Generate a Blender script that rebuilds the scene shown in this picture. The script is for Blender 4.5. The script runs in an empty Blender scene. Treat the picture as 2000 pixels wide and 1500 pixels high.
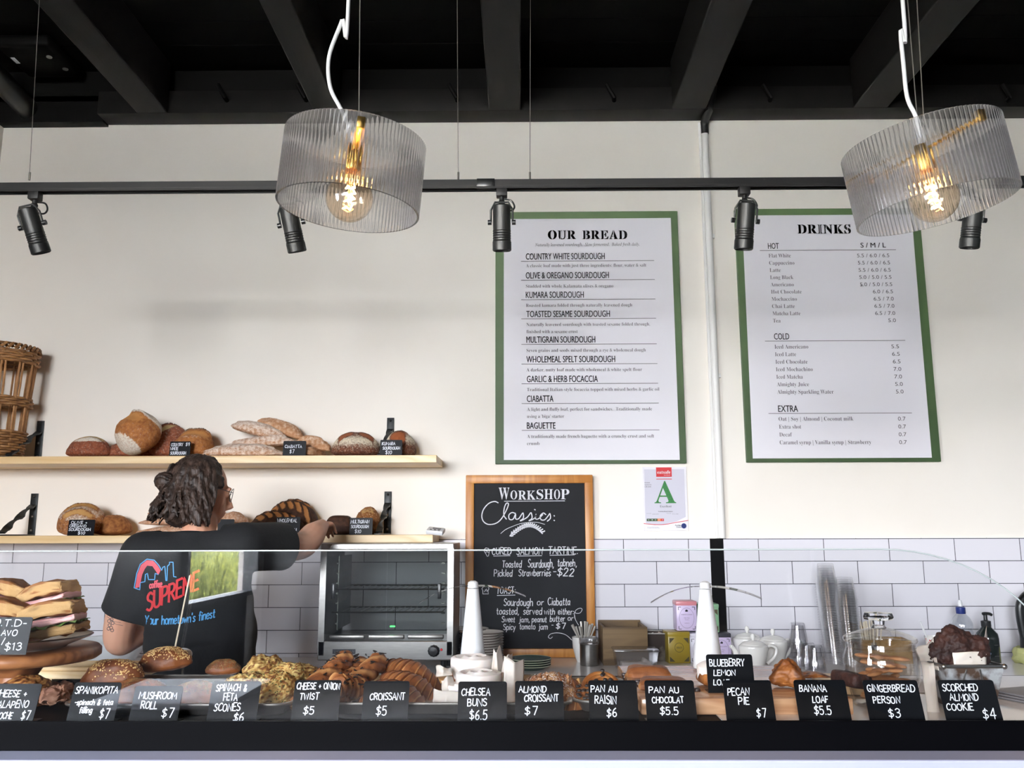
import bpy, bmesh, math, random
from mathutils import Vector, Matrix, Euler, noise
from mathutils.bvhtree import BVHTree
PI = math.pi
S = bpy.context.scene
COL = S.collection
rnd = random.Random(7)

# ---------------------------------------------------------------- camera
FPX = 1684.0
CAM = Vector((0.0, 0.0, 1.46))
TILT, YAW, ROLL = math.radians(9.76), math.radians(0.577), math.radians(-0.152)
CAM_M = Matrix.Rotation(YAW, 3, 'Z') @ Matrix.Rotation(PI / 2 + TILT, 3, 'X') @ Matrix.Rotation(ROLL, 3, 'Z')
cam_d = bpy.data.cameras.new('camera')
cam_d.sensor_fit = 'HORIZONTAL'
cam_d.sensor_width = 36.0
cam_d.lens = FPX / 2000.0 * 36.0
cam_d.clip_start = 0.05
cam_o = bpy.data.objects.new('camera', cam_d)
cam_o.location = CAM
cam_o.rotation_euler = CAM_M.to_euler()
COL.objects.link(cam_o)
S.camera = cam_o

# ---------------------------------------------------------------- exposure, sky, sun
S.view_settings.view_transform = 'Standard'
S.view_settings.look = 'None'
S.view_settings.gamma = 1.0
S.view_settings.use_curve_mapping = False
S.view_settings.exposure = 1.48
S.cycles.transparent_max_bounces = 40
S.cycles.max_bounces = 10
S.cycles.diffuse_bounces = 5
S.cycles.glossy_bounces = 4
S.cycles.transmission_bounces = 10
S.cycles.sample_clamp_indirect = 6.0
S.cycles.caustics_reflective = False
SKY = 23.0
world = bpy.data.worlds.new('sky')
S.world = world
world.use_nodes = True
wn, wl = world.node_tree.nodes, world.node_tree.links
bg = wn['Background']
tc = wn.new('ShaderNodeTexCoord')
sx = wn.new('ShaderNodeSeparateXYZ')
rp = wn.new('ShaderNodeValToRGB')
wl.new(tc.outputs['Generated'], sx.inputs[0])
wl.new(sx.outputs['Z'], rp.inputs[0])
rp.color_ramp.elements[0].position = 0.0
rp.color_ramp.elements[0].color = (0.02, 0.02, 0.02, 1)
_e = rp.color_ramp.elements.new(0.01)
_e.color = (0.94, 0.96, 1.0, 1)
rp.color_ramp.elements[2].position = 0.6
rp.color_ramp.elements[2].color = (0.72, 0.83, 1.0, 1)
wl.new(rp.outputs[0], bg.inputs[0])
bg.inputs[1].default_value = SKY
sun_d = bpy.data.lights.new('sun', 'SUN')
sun_d.energy = 105.0
sun_d.angle = 0.01
sun_d.color = (1.0, 0.93, 0.82)
sun_o = bpy.data.objects.new('sun', sun_d)
sun_o.rotation_euler = Vector((-0.45, -0.35, -1.0)).to_track_quat('-Z', 'Y').to_euler()
COL.objects.link(sun_o)


def portal(name, loc, rot, sx_, sy_):
    d = bpy.data.lights.new(name, 'AREA')
    d.shape = 'RECTANGLE'
    d.size, d.size_y = sx_, sy_
    d.cycles.is_portal = True
    o = bpy.data.objects.new(name, d)
    o.location, o.rotation_euler = loc, rot
    COL.objects.link(o)


# window openings of the room: (centre, width, height) in the street wall, and one in the left wall
STREET_Y = -5.4
STREET = [(-1.50, 2.2)]
for _x, _w in STREET:
    portal('daylight_portal', (_x, STREET_Y, 2.40), (PI / 2, 0, 0), _w, 1.9)
portal('daylight_portal', (-2.64, -4.18, 1.78), (0, -PI / 2, 0), 1.76, 1.74)
SIDE = (-0.95, 0.25, 0.95, 2.6)              # big side window left of the counter: y0, y1, z0, z1
portal('daylight_portal', (-2.64, (SIDE[0] + SIDE[1]) / 2, (SIDE[2] + SIDE[3]) / 2), (0, -PI / 2, 0), SIDE[3] - SIDE[2], SIDE[1] - SIDE[0])


# ---------------------------------------------------------------- pixel helpers (measure the photo, place in the room)
def ray(px, py):
    return CAM_M @ Vector((px - 1000.0, 750.0 - py, -FPX))


def at_y(px, py, Y):
    d = ray(px, py)
    return CAM + d * (Y / d.y)


def at_z(px, py, z):
    d = ray(px, py)
    return CAM + d * ((z - CAM.z) / d.z)


def at_x(px, py, x):
    d = ray(px, py)
    return CAM + d * (x / d.x)


def mpp(Y, py=1000):
    """metres per pixel on the plane Y"""
    return (at_y(1001, py, Y) - at_y(1000, py, Y)).length


# ---------------------------------------------------------------- mesh builder
class MB:
    def __init__(self):
        self.v, self.f, self.a = [], [], None

    def add(self, vs, fs):
        n = len(self.v)
        self.v += [Vector(p) for p in vs]
        self.f += [tuple(i + n for i in f) for f in fs]
        return self

    def merge(self, o, M=None):
        return self.add([(M @ p) if M is not None else p for p in o.v], o.f)

    def xf(self, M):
        self.v = [M @ p for p in self.v]
        return self

    def box(self, c, s, R=None):
        c = Vector(c)
        h = [x / 2 for x in s]
        vs = []
        for x in (-1, 1):
            for y in (-1, 1):
                for z in (-1, 1):
                    p = Vector((x * h[0], y * h[1], z * h[2]))
                    vs.append(c + (R @ p if R is not None else p))
        return self.add(vs, [(0, 1, 3, 2), (4, 6, 7, 5), (0, 4, 5, 1), (2, 3, 7, 6), (0, 2, 6, 4), (1, 5, 7, 3)])

    def bbox(self, c, s, b=0.003, R=None, seg=2):
        """bevelled box"""
        bm = bmesh.new()
        bmesh.ops.create_cube(bm, size=1.0)
        for v in bm.verts:
            v.co = Vector((v.co.x * s[0], v.co.y * s[1], v.co.z * s[2]))
        bmesh.ops.bevel(bm, geom=bm.edges[:], offset=b, segments=seg, affect='EDGES', profile=0.5)
        bm.verts.index_update()
        c = Vector(c)
        self.add([c + (R @ v.co if R is not None else v.co) for v in bm.verts], [[v.index for v in f.verts] for f in bm.faces])
        bm.free()
        return self

    def tube(self, pts, r, n=8, closed=False, cap=True):
        pts = [Vector(p) for p in pts]
        m = len(pts)
        rs = r if isinstance(r, (list, tuple)) else [r] * m
        T = []
        for i in range(m):
            if closed:
                t = pts[(i + 1) % m] - pts[i - 1]
            else:
                t = pts[min(i + 1, m - 1)] - pts[max(i - 1, 0)]
            T.append(t.normalized() if t.length > 1e-9 else Vector((0, 0, 1)))
        up = Vector((0, 0, 1)) if abs(T[0].z) < 0.9 else Vector((1, 0, 0))
        N = (up - T[0] * up.dot(T[0])).normalized()
        vs, fs = [], []
        for i in range(m):
            N = N - T[i] * N.dot(T[i])
            N = N.normalized() if N.length > 1e-6 else T[i].orthogonal().normalized()
            B = T[i].cross(N)
            for k in range(n):
                a = 2 * PI * k / n
                vs.append(pts[i] + (N * math.cos(a) + B * math.sin(a)) * rs[i])
        rng = m if closed else m - 1
        for i in range(rng):
            j = (i + 1) % m
            for k in range(n):
                k2 = (k + 1) % n
                fs.append((i * n + k, i * n + k2, j * n + k2, j * n + k))
        if cap and not closed:
            fs.append(tuple(range(n - 1, -1, -1)))
            fs.append(tuple((m - 1) * n + k for k in range(n)))
        return self.add(vs, fs)

    def cyl(self, p0, p1, r0, r1=None, n=24):
        return self.tube([p0, p1], [r0, r0 if r1 is None else r1], n)

    def lathe(self, prof, n=32, c=(0, 0, 0), rmod=None):
        """prof: (radius, z) pairs, closed at both ends when radius is 0"""
        c = Vector(c)
        vs, fs = [], []
        for (r, z) in prof:
            for k in range(n):
                a = 2 * PI * k / n
                rr = max(r, 1e-5) if rmod is None else max(r, 1e-5) * rmod(a, z)
                vs.append(c + Vector((rr * math.cos(a), rr * math.sin(a), z)))
        for i in range(len(prof) - 1):
            for k in range(n):
                k2 = (k + 1) % n
                fs.append((i * n + k, i * n + k2, (i + 1) * n + k2, (i + 1) * n + k))
        return self.add(vs, fs)

    def sph(self, c, r, nu=16, nv=10, R=None):
        c = Vector(c)
        r = (r, r, r) if not isinstance(r, (tuple, list)) else r
        vs, fs = [], []
        for j in range(nv + 1):
            v = -PI / 2 + PI * j / nv
            for i in range(nu):
                u = 2 * PI * i / nu
                p = Vector((r[0] * math.cos(v) * math.cos(u), r[1] * math.cos(v) * math.sin(u), r[2] * math.sin(v)))
                vs.append(c + (R @ p if R is not None else p))
        for j in range(nv):
            for i in range(nu):
                i2 = (i + 1) % nu
                fs.append((j * nu + i, j * nu + i2, (j + 1) * nu + i2, (j + 1) * nu + i))
        return self.add(vs, fs)

    def prism(self, poly, z0, z1):
        """extrude an xy polygon (counter-clockwise) from z0 to z1"""
        n = len(poly)
        vs = [(x, y, z0) for x, y in poly] + [(x, y, z1) for x, y in poly]
        fs = [tuple(range(n - 1, -1, -1)), tuple(range(n, 2 * n))]
        fs += [(i, (i + 1) % n, n + (i + 1) % n, n + i) for i in range(n)]
        return self.add(vs, fs)

    def grid(self, nu, nv, fn):
        vs = [fn(i / nu, j / nv) for j in range(nv + 1) for i in range(nu + 1)]
        fs = [(j * (nu + 1) + i, j * (nu + 1) + i + 1, (j + 1) * (nu + 1) + i + 1, (j + 1) * (nu + 1) + i) for j in range(nv) for i in range(nu)]
        return self.add(vs, fs)

    def mesh(self, name, mat, smooth=True, angle=40):
        me = bpy.data.meshes.new(name)
        me.from_pydata([tuple(p) for p in self.v], [], self.f)
        me.validate()
        bm = bmesh.new()
        bm.from_mesh(me)
        bmesh.ops.remove_doubles(bm, verts=bm.verts, dist=1e-6) if self.a is None else None
        bmesh.ops.recalc_face_normals(bm, faces=bm.faces)
        for f in bm.faces:
            f.smooth = smooth
        ca = math.cos(math.radians(angle))
        for e in bm.edges:
            if len(e.link_faces) == 2:
                e.smooth = e.link_faces[0].normal.dot(e.link_faces[1].normal) > ca
        bm.to_mesh(me)
        bm.free()
        if self.a is not None and len(self.a) == len(me.vertices):
            at = me.attributes.new('A', 'FLOAT_COLOR', 'POINT')
            at.data.foreach_set('color', [x for c in self.a for x in (c[0], c[1], c[2], 1.0)])
        if mat:
            me.materials.append(mat)
        return me


def tag(o, label=None, cat=None, group=None, kind=None):
    if label:
        o['label'] = label
    if cat:
        o['category'] = cat
    if group:
        o['group'] = group
    if kind:
        o['kind'] = kind
    return o


def link(name, me, loc=(0, 0, 0), rot=(0, 0, 0), parent=None):
    o = bpy.data.objects.new(name, me)
    o.location, o.rotation_euler = loc, rot
    COL.objects.link(o)
    if parent:
        o.parent = parent
    return o


def thing(name, label, cat, loc=(0, 0, 0), rot=(0, 0, 0), group=None):
    o = link(name, None, loc, rot)
    o.empty_display_size = 0.05
    return tag(o, label, cat, group)


def wm(o):
    M = o.matrix_basis.copy()
    while o.parent:
        o = o.parent
        M = o.matrix_basis @ M
    return M


def part(name, mb, mat, parent, world=False, label=None, smooth=True, angle=40):
    """a child mesh; world=True when mb is given in room coordinates"""
    if world:
        Mi = wm(parent).inverted()
        mb.v = [Mi @ p for p in mb.v]
    o = link(name, mb.mesh(name, mat, smooth, angle), parent=parent)
    if label:
        o['label'] = label
    return o


def single(name, mb, mat, label, cat, loc=(0, 0, 0), rot=(0, 0, 0), group=None, smooth=True, angle=40):
    return tag(link(name, mb.mesh(name, mat, smooth, angle), loc, rot), label, cat, group)


def struct(name, mb, mat, smooth=False):
    return tag(link(name, mb.mesh(name, mat, smooth)), kind='structure')


def copy_tree(o, parent=None, label=None, loc=None, rot=None):
    c = o.copy()
    COL.objects.link(c)
    if parent:
        c.parent = parent
    if label:
        c['label'] = label
    if loc is not None:
        c.location = loc
    if rot is not None:
        c.rotation_euler = rot
    for ch in list(o.children):
        copy_tree(ch, c)
    return c


def remesh(mb, voxel, smooth_it=4, cut=None):
    """fuse overlapping closed shapes into one continuous surface"""
    me = bpy.data.meshes.new('tmp')
    me.from_pydata([tuple(p) for p in mb.v], [], mb.f)
    o = bpy.data.objects.new('tmp', me)
    COL.objects.link(o)
    m = o.modifiers.new('r', 'REMESH')
    m.mode = 'VOXEL'
    m.voxel_size = voxel
    if smooth_it:
        s = o.modifiers.new('s', 'SMOOTH')
        s.factor = 0.5
        s.iterations = smooth_it
    dg = bpy.context.evaluated_depsgraph_get()
    me2 = bpy.data.meshes.new_from_object(o.evaluated_get(dg))
    bpy.data.objects.remove(o)
    bpy.data.meshes.remove(me)
    bm = bmesh.new()
    bm.from_mesh(me2)
    for (co, no) in (cut or []):
        bmesh.ops.bisect_plane(bm, geom=bm.verts[:] + bm.edges[:] + bm.faces[:], plane_co=co, plane_no=no, clear_outer=True)
    bm.verts.index_update()
    out = MB()
    out.v = [v.co.copy() for v in bm.verts]
    out.f = [tuple(v.index for v in f.verts) for f in bm.faces]
    bm.free()
    bpy.data.meshes.remove(me2)
    return out


def fbm(p, sc=1.0, oct_=3, seed=0.0):
    return noise.fractal(Vector(p) * sc + Vector((seed * 3.7, seed * 1.9, seed)), 1.0, 2.0, oct_)


def displace(mb, amp, sc, seed=0.0, oct_=3):
    """push vertices along smooth normals by noise"""
    N = [Vector() for _ in mb.v]
    for f in mb.f:
        a, b, c = mb.v[f[0]], mb.v[f[1]], mb.v[f[2]]
        n = (b - a).cross(c - a)
        for i in f:
            N[i] += n
    for i, p in enumerate(mb.v):
        if N[i].length > 0:
            mb.v[i] = p + N[i].normalized() * (amp * fbm(p, sc, oct_, seed))
    return mb


def catmull(pts, k=6, closed=False):
    pts = [Vector(p) for p in pts]
    n = len(pts)
    out = []
    for i in range(n if closed else n - 1):
        if closed:
            p0, p1, p2, p3 = pts[i - 1], pts[i], pts[(i + 1) % n], pts[(i + 2) % n]
        else:
            p1, p2 = pts[i], pts[i + 1]
            p0 = pts[i - 1] if i > 0 else p1 * 2 - p2
            p3 = pts[i + 2] if i + 2 < n else p2 * 2 - p1
        for j in range(k):
            t = j / k
            out.append(0.5 * ((2 * p1) + (p2 - p0) * t + (2 * p0 - 5 * p1 + 4 * p2 - p3) * t * t + (3 * p1 - p0 - 3 * p2 + p3) * t * t * t))
    if not closed:
        out.append(pts[-1])
    return out


def rot(x=0, y=0, z=0):
    return Euler((math.radians(x), math.radians(y), math.radians(z))).to_matrix()


def T(loc, R=None, s=1.0):
    M = Matrix.Translation(Vector(loc))
    if R is not None:
        M = M @ R.to_4x4()
    return M @ Matrix.Scale(s, 4)


# ---------------------------------------------------------------- lettering
def _g(*a):
    return a


GL = {
 'A': (.66, "0,0 .33,1 .66,0;.12,.36 .54,.36"), 'B': (.56, "0,0 0,1;~0,1 .42,.95 .46,.72 .3,.55 0,.52;~0,.52 .42,.5 .55,.26 .4,.03 0,0"),
 'C': (.6, "~.58,.84 .4,1 .12,.85 .0,.5 .12,.13 .38,0 .6,.14"), 'D': (.64, "0,0 0,1;~0,1 .4,.94 .63,.6 .58,.25 .35,.03 0,0"),
 'E': (.5, "0,0 0,1;0,1 .5,1;0,.52 .42,.52;0,0 .5,0"), 'F': (.48, "0,0 0,1;0,1 .5,1;0,.52 .4,.52"),
 'G': (.64, "~.6,.85 .4,1 .12,.85 .02,.5 .14,.12 .4,0 .6,.13 .62,.42;.64,.42 .36,.42"), 'H': (.6, "0,0 0,1;.6,0 .6,1;0,.5 .6,.5"),
 'I': (.1, ".05,0 .05,1"), 'J': (.42, "~.42,1 .42,.25 .28,.02 .08,.04 0,.22"), 'K': (.56, "0,0 0,1;.54,1 0,.45;.14,.55 .56,0"),
 'L': (.48, "0,1 0,0;0,0 .48,0"), 'M': (.78, "0,0 .06,1 .39,.35 .72,1 .78,0"), 'N': (.62, "0,0 0,1 .62,0 .62,1"),
 'O': (.68, "~.34,1 .08,.85 0,.5 .08,.14 .34,0 .6,.14 .68,.5 .6,.86 .34,1"), 'P': (.54, "0,0 0,1;~0,1 .42,.96 .54,.74 .4,.5 0,.46"),
 'Q': (.68, "~.34,1 .08,.85 0,.5 .08,.14 .34,0 .6,.14 .68,.5 .6,.86 .34,1;.44,.25 .7,-.08"),
 'R': (.58, "0,0 0,1;~0,1 .42,.96 .54,.75 .4,.53 0,.48;.22,.48 .58,0"), 'S': (.52, "~.5,.86 .3,1 .06,.86 .08,.64 .28,.52 .5,.36 .48,.12 .25,0 0,.12"),
 'T': (.58, "0,1 .58,1;.29,1 .29,0"), 'U': (.58, "~0,1 0,.3 .1,.06 .29,0 .48,.06 .58,.3 .58,1"), 'V': (.6, "0,1 .3,0 .6,1"),
 'W': (.86, "0,1 .21,0 .43,.8 .65,0 .86,1"), 'X': (.56, "0,0 .56,1;0,1 .56,0"), 'Y': (.56, "0,1 .28,.5 .56,1;.28,.5 .28,0"), 'Z': (.54, "0,1 .54,1 0,0 .54,0"),
 'a': (.46, "~.42,.5 .25,.61 .05,.5 0,.28 .1,.03 .27,.03 .42,.25;~.43,.6 .43,.1 .5,0"), 'b': (.45, "0,1 0,0;~0,.4 .2,.61 .4,.52 .45,.3 .36,.05 .18,0 0,.15"),
 'c': (.4, "~.4,.52 .22,.61 .05,.5 0,.3 .08,.06 .24,0 .4,.1"), 'd': (.46, "~.42,.5 .25,.61 .05,.5 0,.28 .1,.03 .27,.03 .42,.25;.44,1 .44,0"),
 'e': (.43, "~.02,.32 .4,.36 .36,.56 .22,.62 .05,.52 0,.28 .1,.04 .26,0 .43,.12"), 'f': (.3, "~.34,.92 .24,1 .14,.86 .13,0;0,.6 .3,.6"),
 'g': (.46, "~.42,.5 .25,.61 .05,.5 0,.28 .1,.05 .27,.05 .42,.25;~.43,.6 .43,-.1 .33,-.32 .15,-.33 .03,-.22"), 'h': (.44, "0,1 0,0;~0,.38 .18,.6 .36,.58 .43,.42 .43,0"),
 'i': (.1, ".05,.6 .05,0;.05,.82 .05,.88"), 'j': (.22, "~.2,.6 .2,-.12 .12,-.3 0,-.28;.2,.82 .2,.88"), 'k': (.4, "0,1 0,0;.36,.6 0,.25;.1,.32 .4,0"),
 'l': (.1, ".05,1 .05,0"), 'm': (.72, "0,.6 0,0;~0,.38 .15,.6 .3,.58 .36,.42 .36,0;~.36,.38 .5,.6 .65,.58 .71,.42 .71,0"), 'n': (.43, "0,.6 0,0;~0,.38 .18,.6 .35,.58 .42,.42 .42,0"),
 'o': (.46, "~.23,.61 .05,.52 0,.3 .06,.07 .23,0 .4,.07 .46,.3 .4,.53 .23,.61"), 'p': (.45, "0,.6 0,-.35;~0,.4 .2,.61 .4,.52 .45,.3 .36,.05 .18,0 0,.15"),
 'q': (.46, "~.42,.5 .25,.61 .05,.5 0,.28 .1,.03 .27,.03 .42,.25;.44,.6 .44,-.35"), 'r': (.3, "0,.6 0,0;~0,.36 .12,.56 .3,.58"),
 's': (.36, "~.34,.52 .18,.61 .03,.5 .1,.36 .28,.25 .34,.12 .18,0 0,.08"), 't': (.3, "~.13,.88 .13,.14 .2,0 .32,.06;0,.6 .28,.6"),
 'u': (.43, "~0,.6 0,.2 .08,.02 .25,.02 .41,.2;.42,.6 .42,0"), 'v': (.4, "0,.6 .2,0 .4,.6"), 'w': (.62, "0,.6 .15,0 .31,.5 .47,0 .62,.6"),
 'x': (.4, "0,.6 .4,0;0,0 .4,.6"), 'y': (.42, "0,.6 .2,.04;.42,.6 .1,-.35"), 'z': (.38, "0,.6 .38,.6 0,0 .38,0"),
 '0': (.5, "~.25,1 .05,.8 0,.5 .05,.2 .25,0 .45,.2 .5,.5 .45,.8 .25,1"), '1': (.24, "0,.8 .16,1 .16,0"), '2': (.5, "~.02,.8 .2,1 .42,.9 .44,.68 .25,.35 0,0;0,0 .5,0"),
 '3': (.48, "~.02,.86 .2,1 .42,.88 .4,.64 .18,.54;~.18,.54 .44,.46 .47,.2 .3,.02 .12,.0 0,.12"), '4': (.52, ".38,0 .38,1;.38,1 0,.32;0,.32 .52,.32"),
 '5': (.48, ".44,1 .06,1;.06,1 .04,.56;~.04,.56 .25,.64 .45,.48 .44,.16 .24,0 0,.08"), '6': (.48, "~.4,.96 .16,.75 .02,.36 .1,.05 .28,.0 .45,.15 .42,.4 .24,.5 .06,.34"),
 '7': (.46, "0,1 .46,1;.46,1 .24,0"), '8': (.48, "~.24,.54 .05,.7 .1,.95 .24,1 .4,.94 .43,.7 .24,.54 .02,.36 .05,.08 .24,0 .42,.08 .46,.36 .24,.54"), '9': (.48, "~.44,.66 .26,.5 .05,.6 .05,.88 .24,1 .42,.9 .45,.66;.45,.7 .34,0"),
 '$': (.52, "~.5,.8 .3,.92 .06,.8 .08,.62 .28,.5 .5,.36 .48,.16 .25,.06 0,.16;.27,1.08 .25,-.12"), '&': (.56, "~.5,0 .12,.68 .14,.92 .3,.95 .36,.75 .05,.32 .08,.05 .3,0 .54,.36"),
 '+': (.4, ".2,.62 .2,.18;0,.4 .4,.4"), '-': (.3, "0,.42 .3,.42"), '.': (.08, ".04,.0 .04,.05"), ',': (.12, ".1,.06 .02,-.16"), ':': (.08, ".04,.1 .04,.15;.04,.5 .04,.55"),
 "'": (.08, ".05,1 .03,.8"), '/': (.3, "0,-.1 .3,1.05"), '|': (.08, ".04,-.1 .04,1.05"), ' ': (.34, ""), '!': (.08, ".04,1 .04,.3;.04,.05 .04,0"),
}
GLP = {}
for _k, (_w, _s) in GL.items():
    _st = []
    for _t in [q for q in _s.split(';') if q]:
        _sm = _t[0] == '~'
        _p = [Vector((float(a.split(',')[0]), float(a.split(',')[1]), 0)) for a in _t.lstrip('~').split()]
        _st.append([(q.x, q.y) for q in (catmull(_p, 4) if _sm else _p)])
    GLP[_k] = (_w, _st)


def hand(s, h, x=0.0, y=0.0, gap=.2, slant=0.06, jit=0.03, width=None, seed=1):
    """hand-lettered strokes of a line of text: list of 2D polylines, cap height h, baseline y"""
    r = random.Random(hash_s(s) + seed)
    out, cx = [], 0.0
    for ch in s:
        w, st = GLP.get(ch, GLP[' '])
        dy, sc, da = r.uniform(-jit, jit), 1 + r.uniform(-jit, jit) * 1.4, r.uniform(-jit, jit) * 1.5
        for p in st:
            out.append([(cx + a * sc + b * (slant + da), b * sc + dy) for a, b in p])
        cx += w + gap
    cx = max(cx - gap, 1e-3)
    kx = h if width is None else width / cx
    return [[(x + a * kx, y + b * h) for a, b in p] for p in out]


def hash_s(s):
    v = 7
    for c in s:
        v = (v * 31 + ord(c)) % 100003
    return v


def pen(mb, lines, w, fn, thin=1.0, dense=0.0):
    """draw polylines as flat ribbons of width w; fn maps 2D to 3D; thin<1 thins the level strokes"""
    for p in lines:
        q = [Vector((a, b)) for a, b in p]
        if dense > 0:
            qq = [q[0]]
            for i in range(len(q) - 1):
                k = max(1, int((q[i + 1] - q[i]).length / dense))
                qq += [q[i].lerp(q[i + 1], (j + 1) / k) for j in range(k)]
            q = qq
        n = len(q)
        L, R_ = [], []
        for i in range(n):
            t = q[min(i + 1, n - 1)] - q[max(i - 1, 0)]
            t = t.normalized() if t.length > 1e-9 else Vector((1, 0))
            ww = w * (thin + (1 - thin) * abs(t.y)) * .5
            nn = Vector((-t.y, t.x)) * ww
            e = t * (w * .3 if i == n - 1 else -w * .3 if i == 0 else 0)
            L.append(q[i] + nn + e)
            R_.append(q[i] - nn + e)
        vs = [fn(a.x, a.y) for a in L] + [fn(a.x, a.y) for a in R_]
        mb.add(vs, [(i, i + 1, n + i + 1, n + i) for i in range(n - 1)])
    return mb


_fc = {}


def glyphs(s, style='sans'):
    """outline lettering from Blender's own fonts -> (verts2d, faces, width) with cap height ~1"""
    key = (s, style)
    if key in _fc:
        return _fc[key]
    t = s
    if style in ('serif', 'light', 'stencil'):
        t = ''.join(chr(0x1D400 + ord(c) - 65) if 'A' <= c <= 'Z' else chr(0x1D41A + ord(c) - 97) if 'a' <= c <= 'z' else chr(0x1D7CE + ord(c) - 48) if '0' <= c <= '9' else c for c in s)
    elif style == 'italic':
        t = ''.join(chr(0x1D434 + ord(c) - 65) if 'A' <= c <= 'Z' else '\u210e' if c == 'h' else chr(0x1D44E + ord(c) - 97) if 'a' <= c <= 'z' else c for c in s)
    cu = bpy.data.curves.new('t', 'FONT')
    cu.body = t
    cu.size = 1.0
    cu.resolution_u = 3
    cu.offset = {'sans': 0.0, 'bold': 0.0, 'light': -0.011, 'serif': 0.0, 'italic': 0.0, 'stencil': 0.0}[style]
    o = bpy.data.objects.new('t', cu)
    COL.objects.link(o)
    dg = bpy.context.evaluated_depsgraph_get()
    me = bpy.data.meshes.new_from_object(o.evaluated_get(dg))
    vs = [(v.co.x, v.co.y) for v in me.vertices]
    fs = [tuple(p.vertices) for p in me.polygons]
    bpy.data.objects.remove(o)
    bpy.data.curves.remove(cu)
    bpy.data.meshes.remove(me)
    if not vs:
        vs, fs = [(0, 0), (1, 0), (0, 1)], []
    if style in ('bold', 'stencil'):            # embolden: the same outlines a touch to either side
        e, n = {'bold': .013, 'stencil': .028}[style], len(vs)
        vs, fs = [(a + d, b) for d in (-e, 0, e) for a, b in vs], [tuple(i + n * k for i in f) for k in range(3) for f in fs]
    x0 = min(a for a, b in vs)
    vs = [(a - x0, b) for a, b in vs]
    _fc[key] = (vs, fs, max(a for a, b in vs))
    return _fc[key]


CAPH = 0.69


def ink(mb, s, h, fn, x=0, y=0, style='sans', width=None, align=0, kx=1.0):
    """flat printed lettering: cap height h, baseline (x,y); width fits the line; align 1 = right, .5 = centre"""
    vs, fs, w = glyphs(s, style)
    k = h / CAPH
    kk = (width / w) if width else k * kx
    ox = x - align * w * kk
    return mb.add([fn(ox + a * kk, y + b * k) for a, b in vs], fs)

# ---------------------------------------------------------------- materials
def newmat(name):
    m = bpy.data.materials.new(name)
    m.use_nodes = True
    nt = m.node_tree
    return m, nt.nodes, nt.links, nt.nodes['Principled BSDF']


def rgb(c):
    """sRGB 0-255 -> linear"""
    f = lambda x: (x / 255 / 12.92) if x / 255 <= 0.04045 else ((x / 255 + 0.055) / 1.055) ** 2.4
    return (f(c[0]), f(c[1]), f(c[2]), 1.0)


def pm(name, c1, c2=None, sc=8.0, rough=0.5, metal=0.0, bump=0.0, bsc=None, spec=0.5, stretch=(1, 1, 1), coat=0.0, detail=4, lo=.35, hi=.65, sss=0.0):
    """principled material, optional two-colour noise and bump; colours in sRGB 0-255"""
    m, n, l, b = newmat(name)
    b.inputs['Roughness'].default_value = rough
    b.inputs['Metallic'].default_value = metal
    b.inputs['Specular IOR Level'].default_value = spec
    b.inputs['Coat Weight'].default_value = coat
    b.inputs['Base Color'].default_value = rgb(c1)
    if c2 is not None or bump:
        t = n.new('ShaderNodeTexCoord')
        mp = n.new('ShaderNodeMapping')
        mp.inputs['Scale'].default_value = stretch
        l.new(t.outputs['Object'], mp.inputs[0])
    if c2 is not None:
        nz = n.new('ShaderNodeTexNoise')
        nz.inputs['Scale'].default_value = sc
        nz.inputs['Detail'].default_value = detail
        l.new(mp.outputs[0], nz.inputs['Vector'])
        r = n.new('ShaderNodeValToRGB')
        r.color_ramp.elements[0].position, r.color_ramp.elements[1].position = lo, hi
        r.color_ramp.elements[0].color, r.color_ramp.elements[1].color = rgb(c1), rgb(c2)
        l.new(nz.outputs[0], r.inputs[0])
        l.new(r.outputs[0], b.inputs['Base Color'])
    if bump:
        n2 = n.new('ShaderNodeTexNoise')
        n2.inputs['Scale'].default_value = bsc or sc * 4
        n2.inputs['Detail'].default_value = 5
        l.new(mp.outputs[0], n2.inputs['Vector'])
        bp = n.new('ShaderNodeBump')
        bp.inputs['Strength'].default_value = bump
        bp.inputs['Distance'].default_value = 0.004
        l.new(n2.outputs[0], bp.inputs['Height'])
        l.new(bp.outputs[0], b.inputs['Normal'])
    if sss:
        b.inputs['Subsurface Weight'].default_value = sss
        b.inputs['Subsurface Radius'].default_value = (0.01, 0.004, 0.002)
    return m


def glassy(name, tint=(1, 1, 1), rough=0.0, refl=1.0, base=0.0, ior=1.5):
    """thin clear sheet: straight-through light plus Fresnel reflection"""
    m, n, l, b = newmat(name)
    n.remove(b)
    out = n['Material Output']
    tr = n.new('ShaderNodeBsdfTransparent')
    tr.inputs[0].default_value = (*tint, 1)
    gl = n.new('ShaderNodeBsdfGlossy')
    gl.inputs['Roughness'].default_value = rough
    lw = n.new('ShaderNodeLayerWeight')
    lw.inputs[0].default_value = 0.5
    pw = n.new('ShaderNodeMath')
    pw.operation = 'POWER'
    pw.inputs[1].default_value = 4.0
    l.new(lw.outputs['Facing'], pw.inputs[0])
    ma = n.new('ShaderNodeMath')
    ma.operation = 'MULTIPLY_ADD'
    ma.use_clamp = True
    ma.inputs[1].default_value = 0.75
    ma.inputs[2].default_value = 0.04 * refl + base
    l.new(pw.outputs[0], ma.inputs[0])
    mx = n.new('ShaderNodeMixShader')
    l.new(ma.outputs[0], mx.inputs[0])
    l.new(tr.outputs[0], mx.inputs[1])
    l.new(gl.outputs[0], mx.inputs[2])
    l.new(mx.outputs[0], out.inputs[0])
    return m


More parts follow.
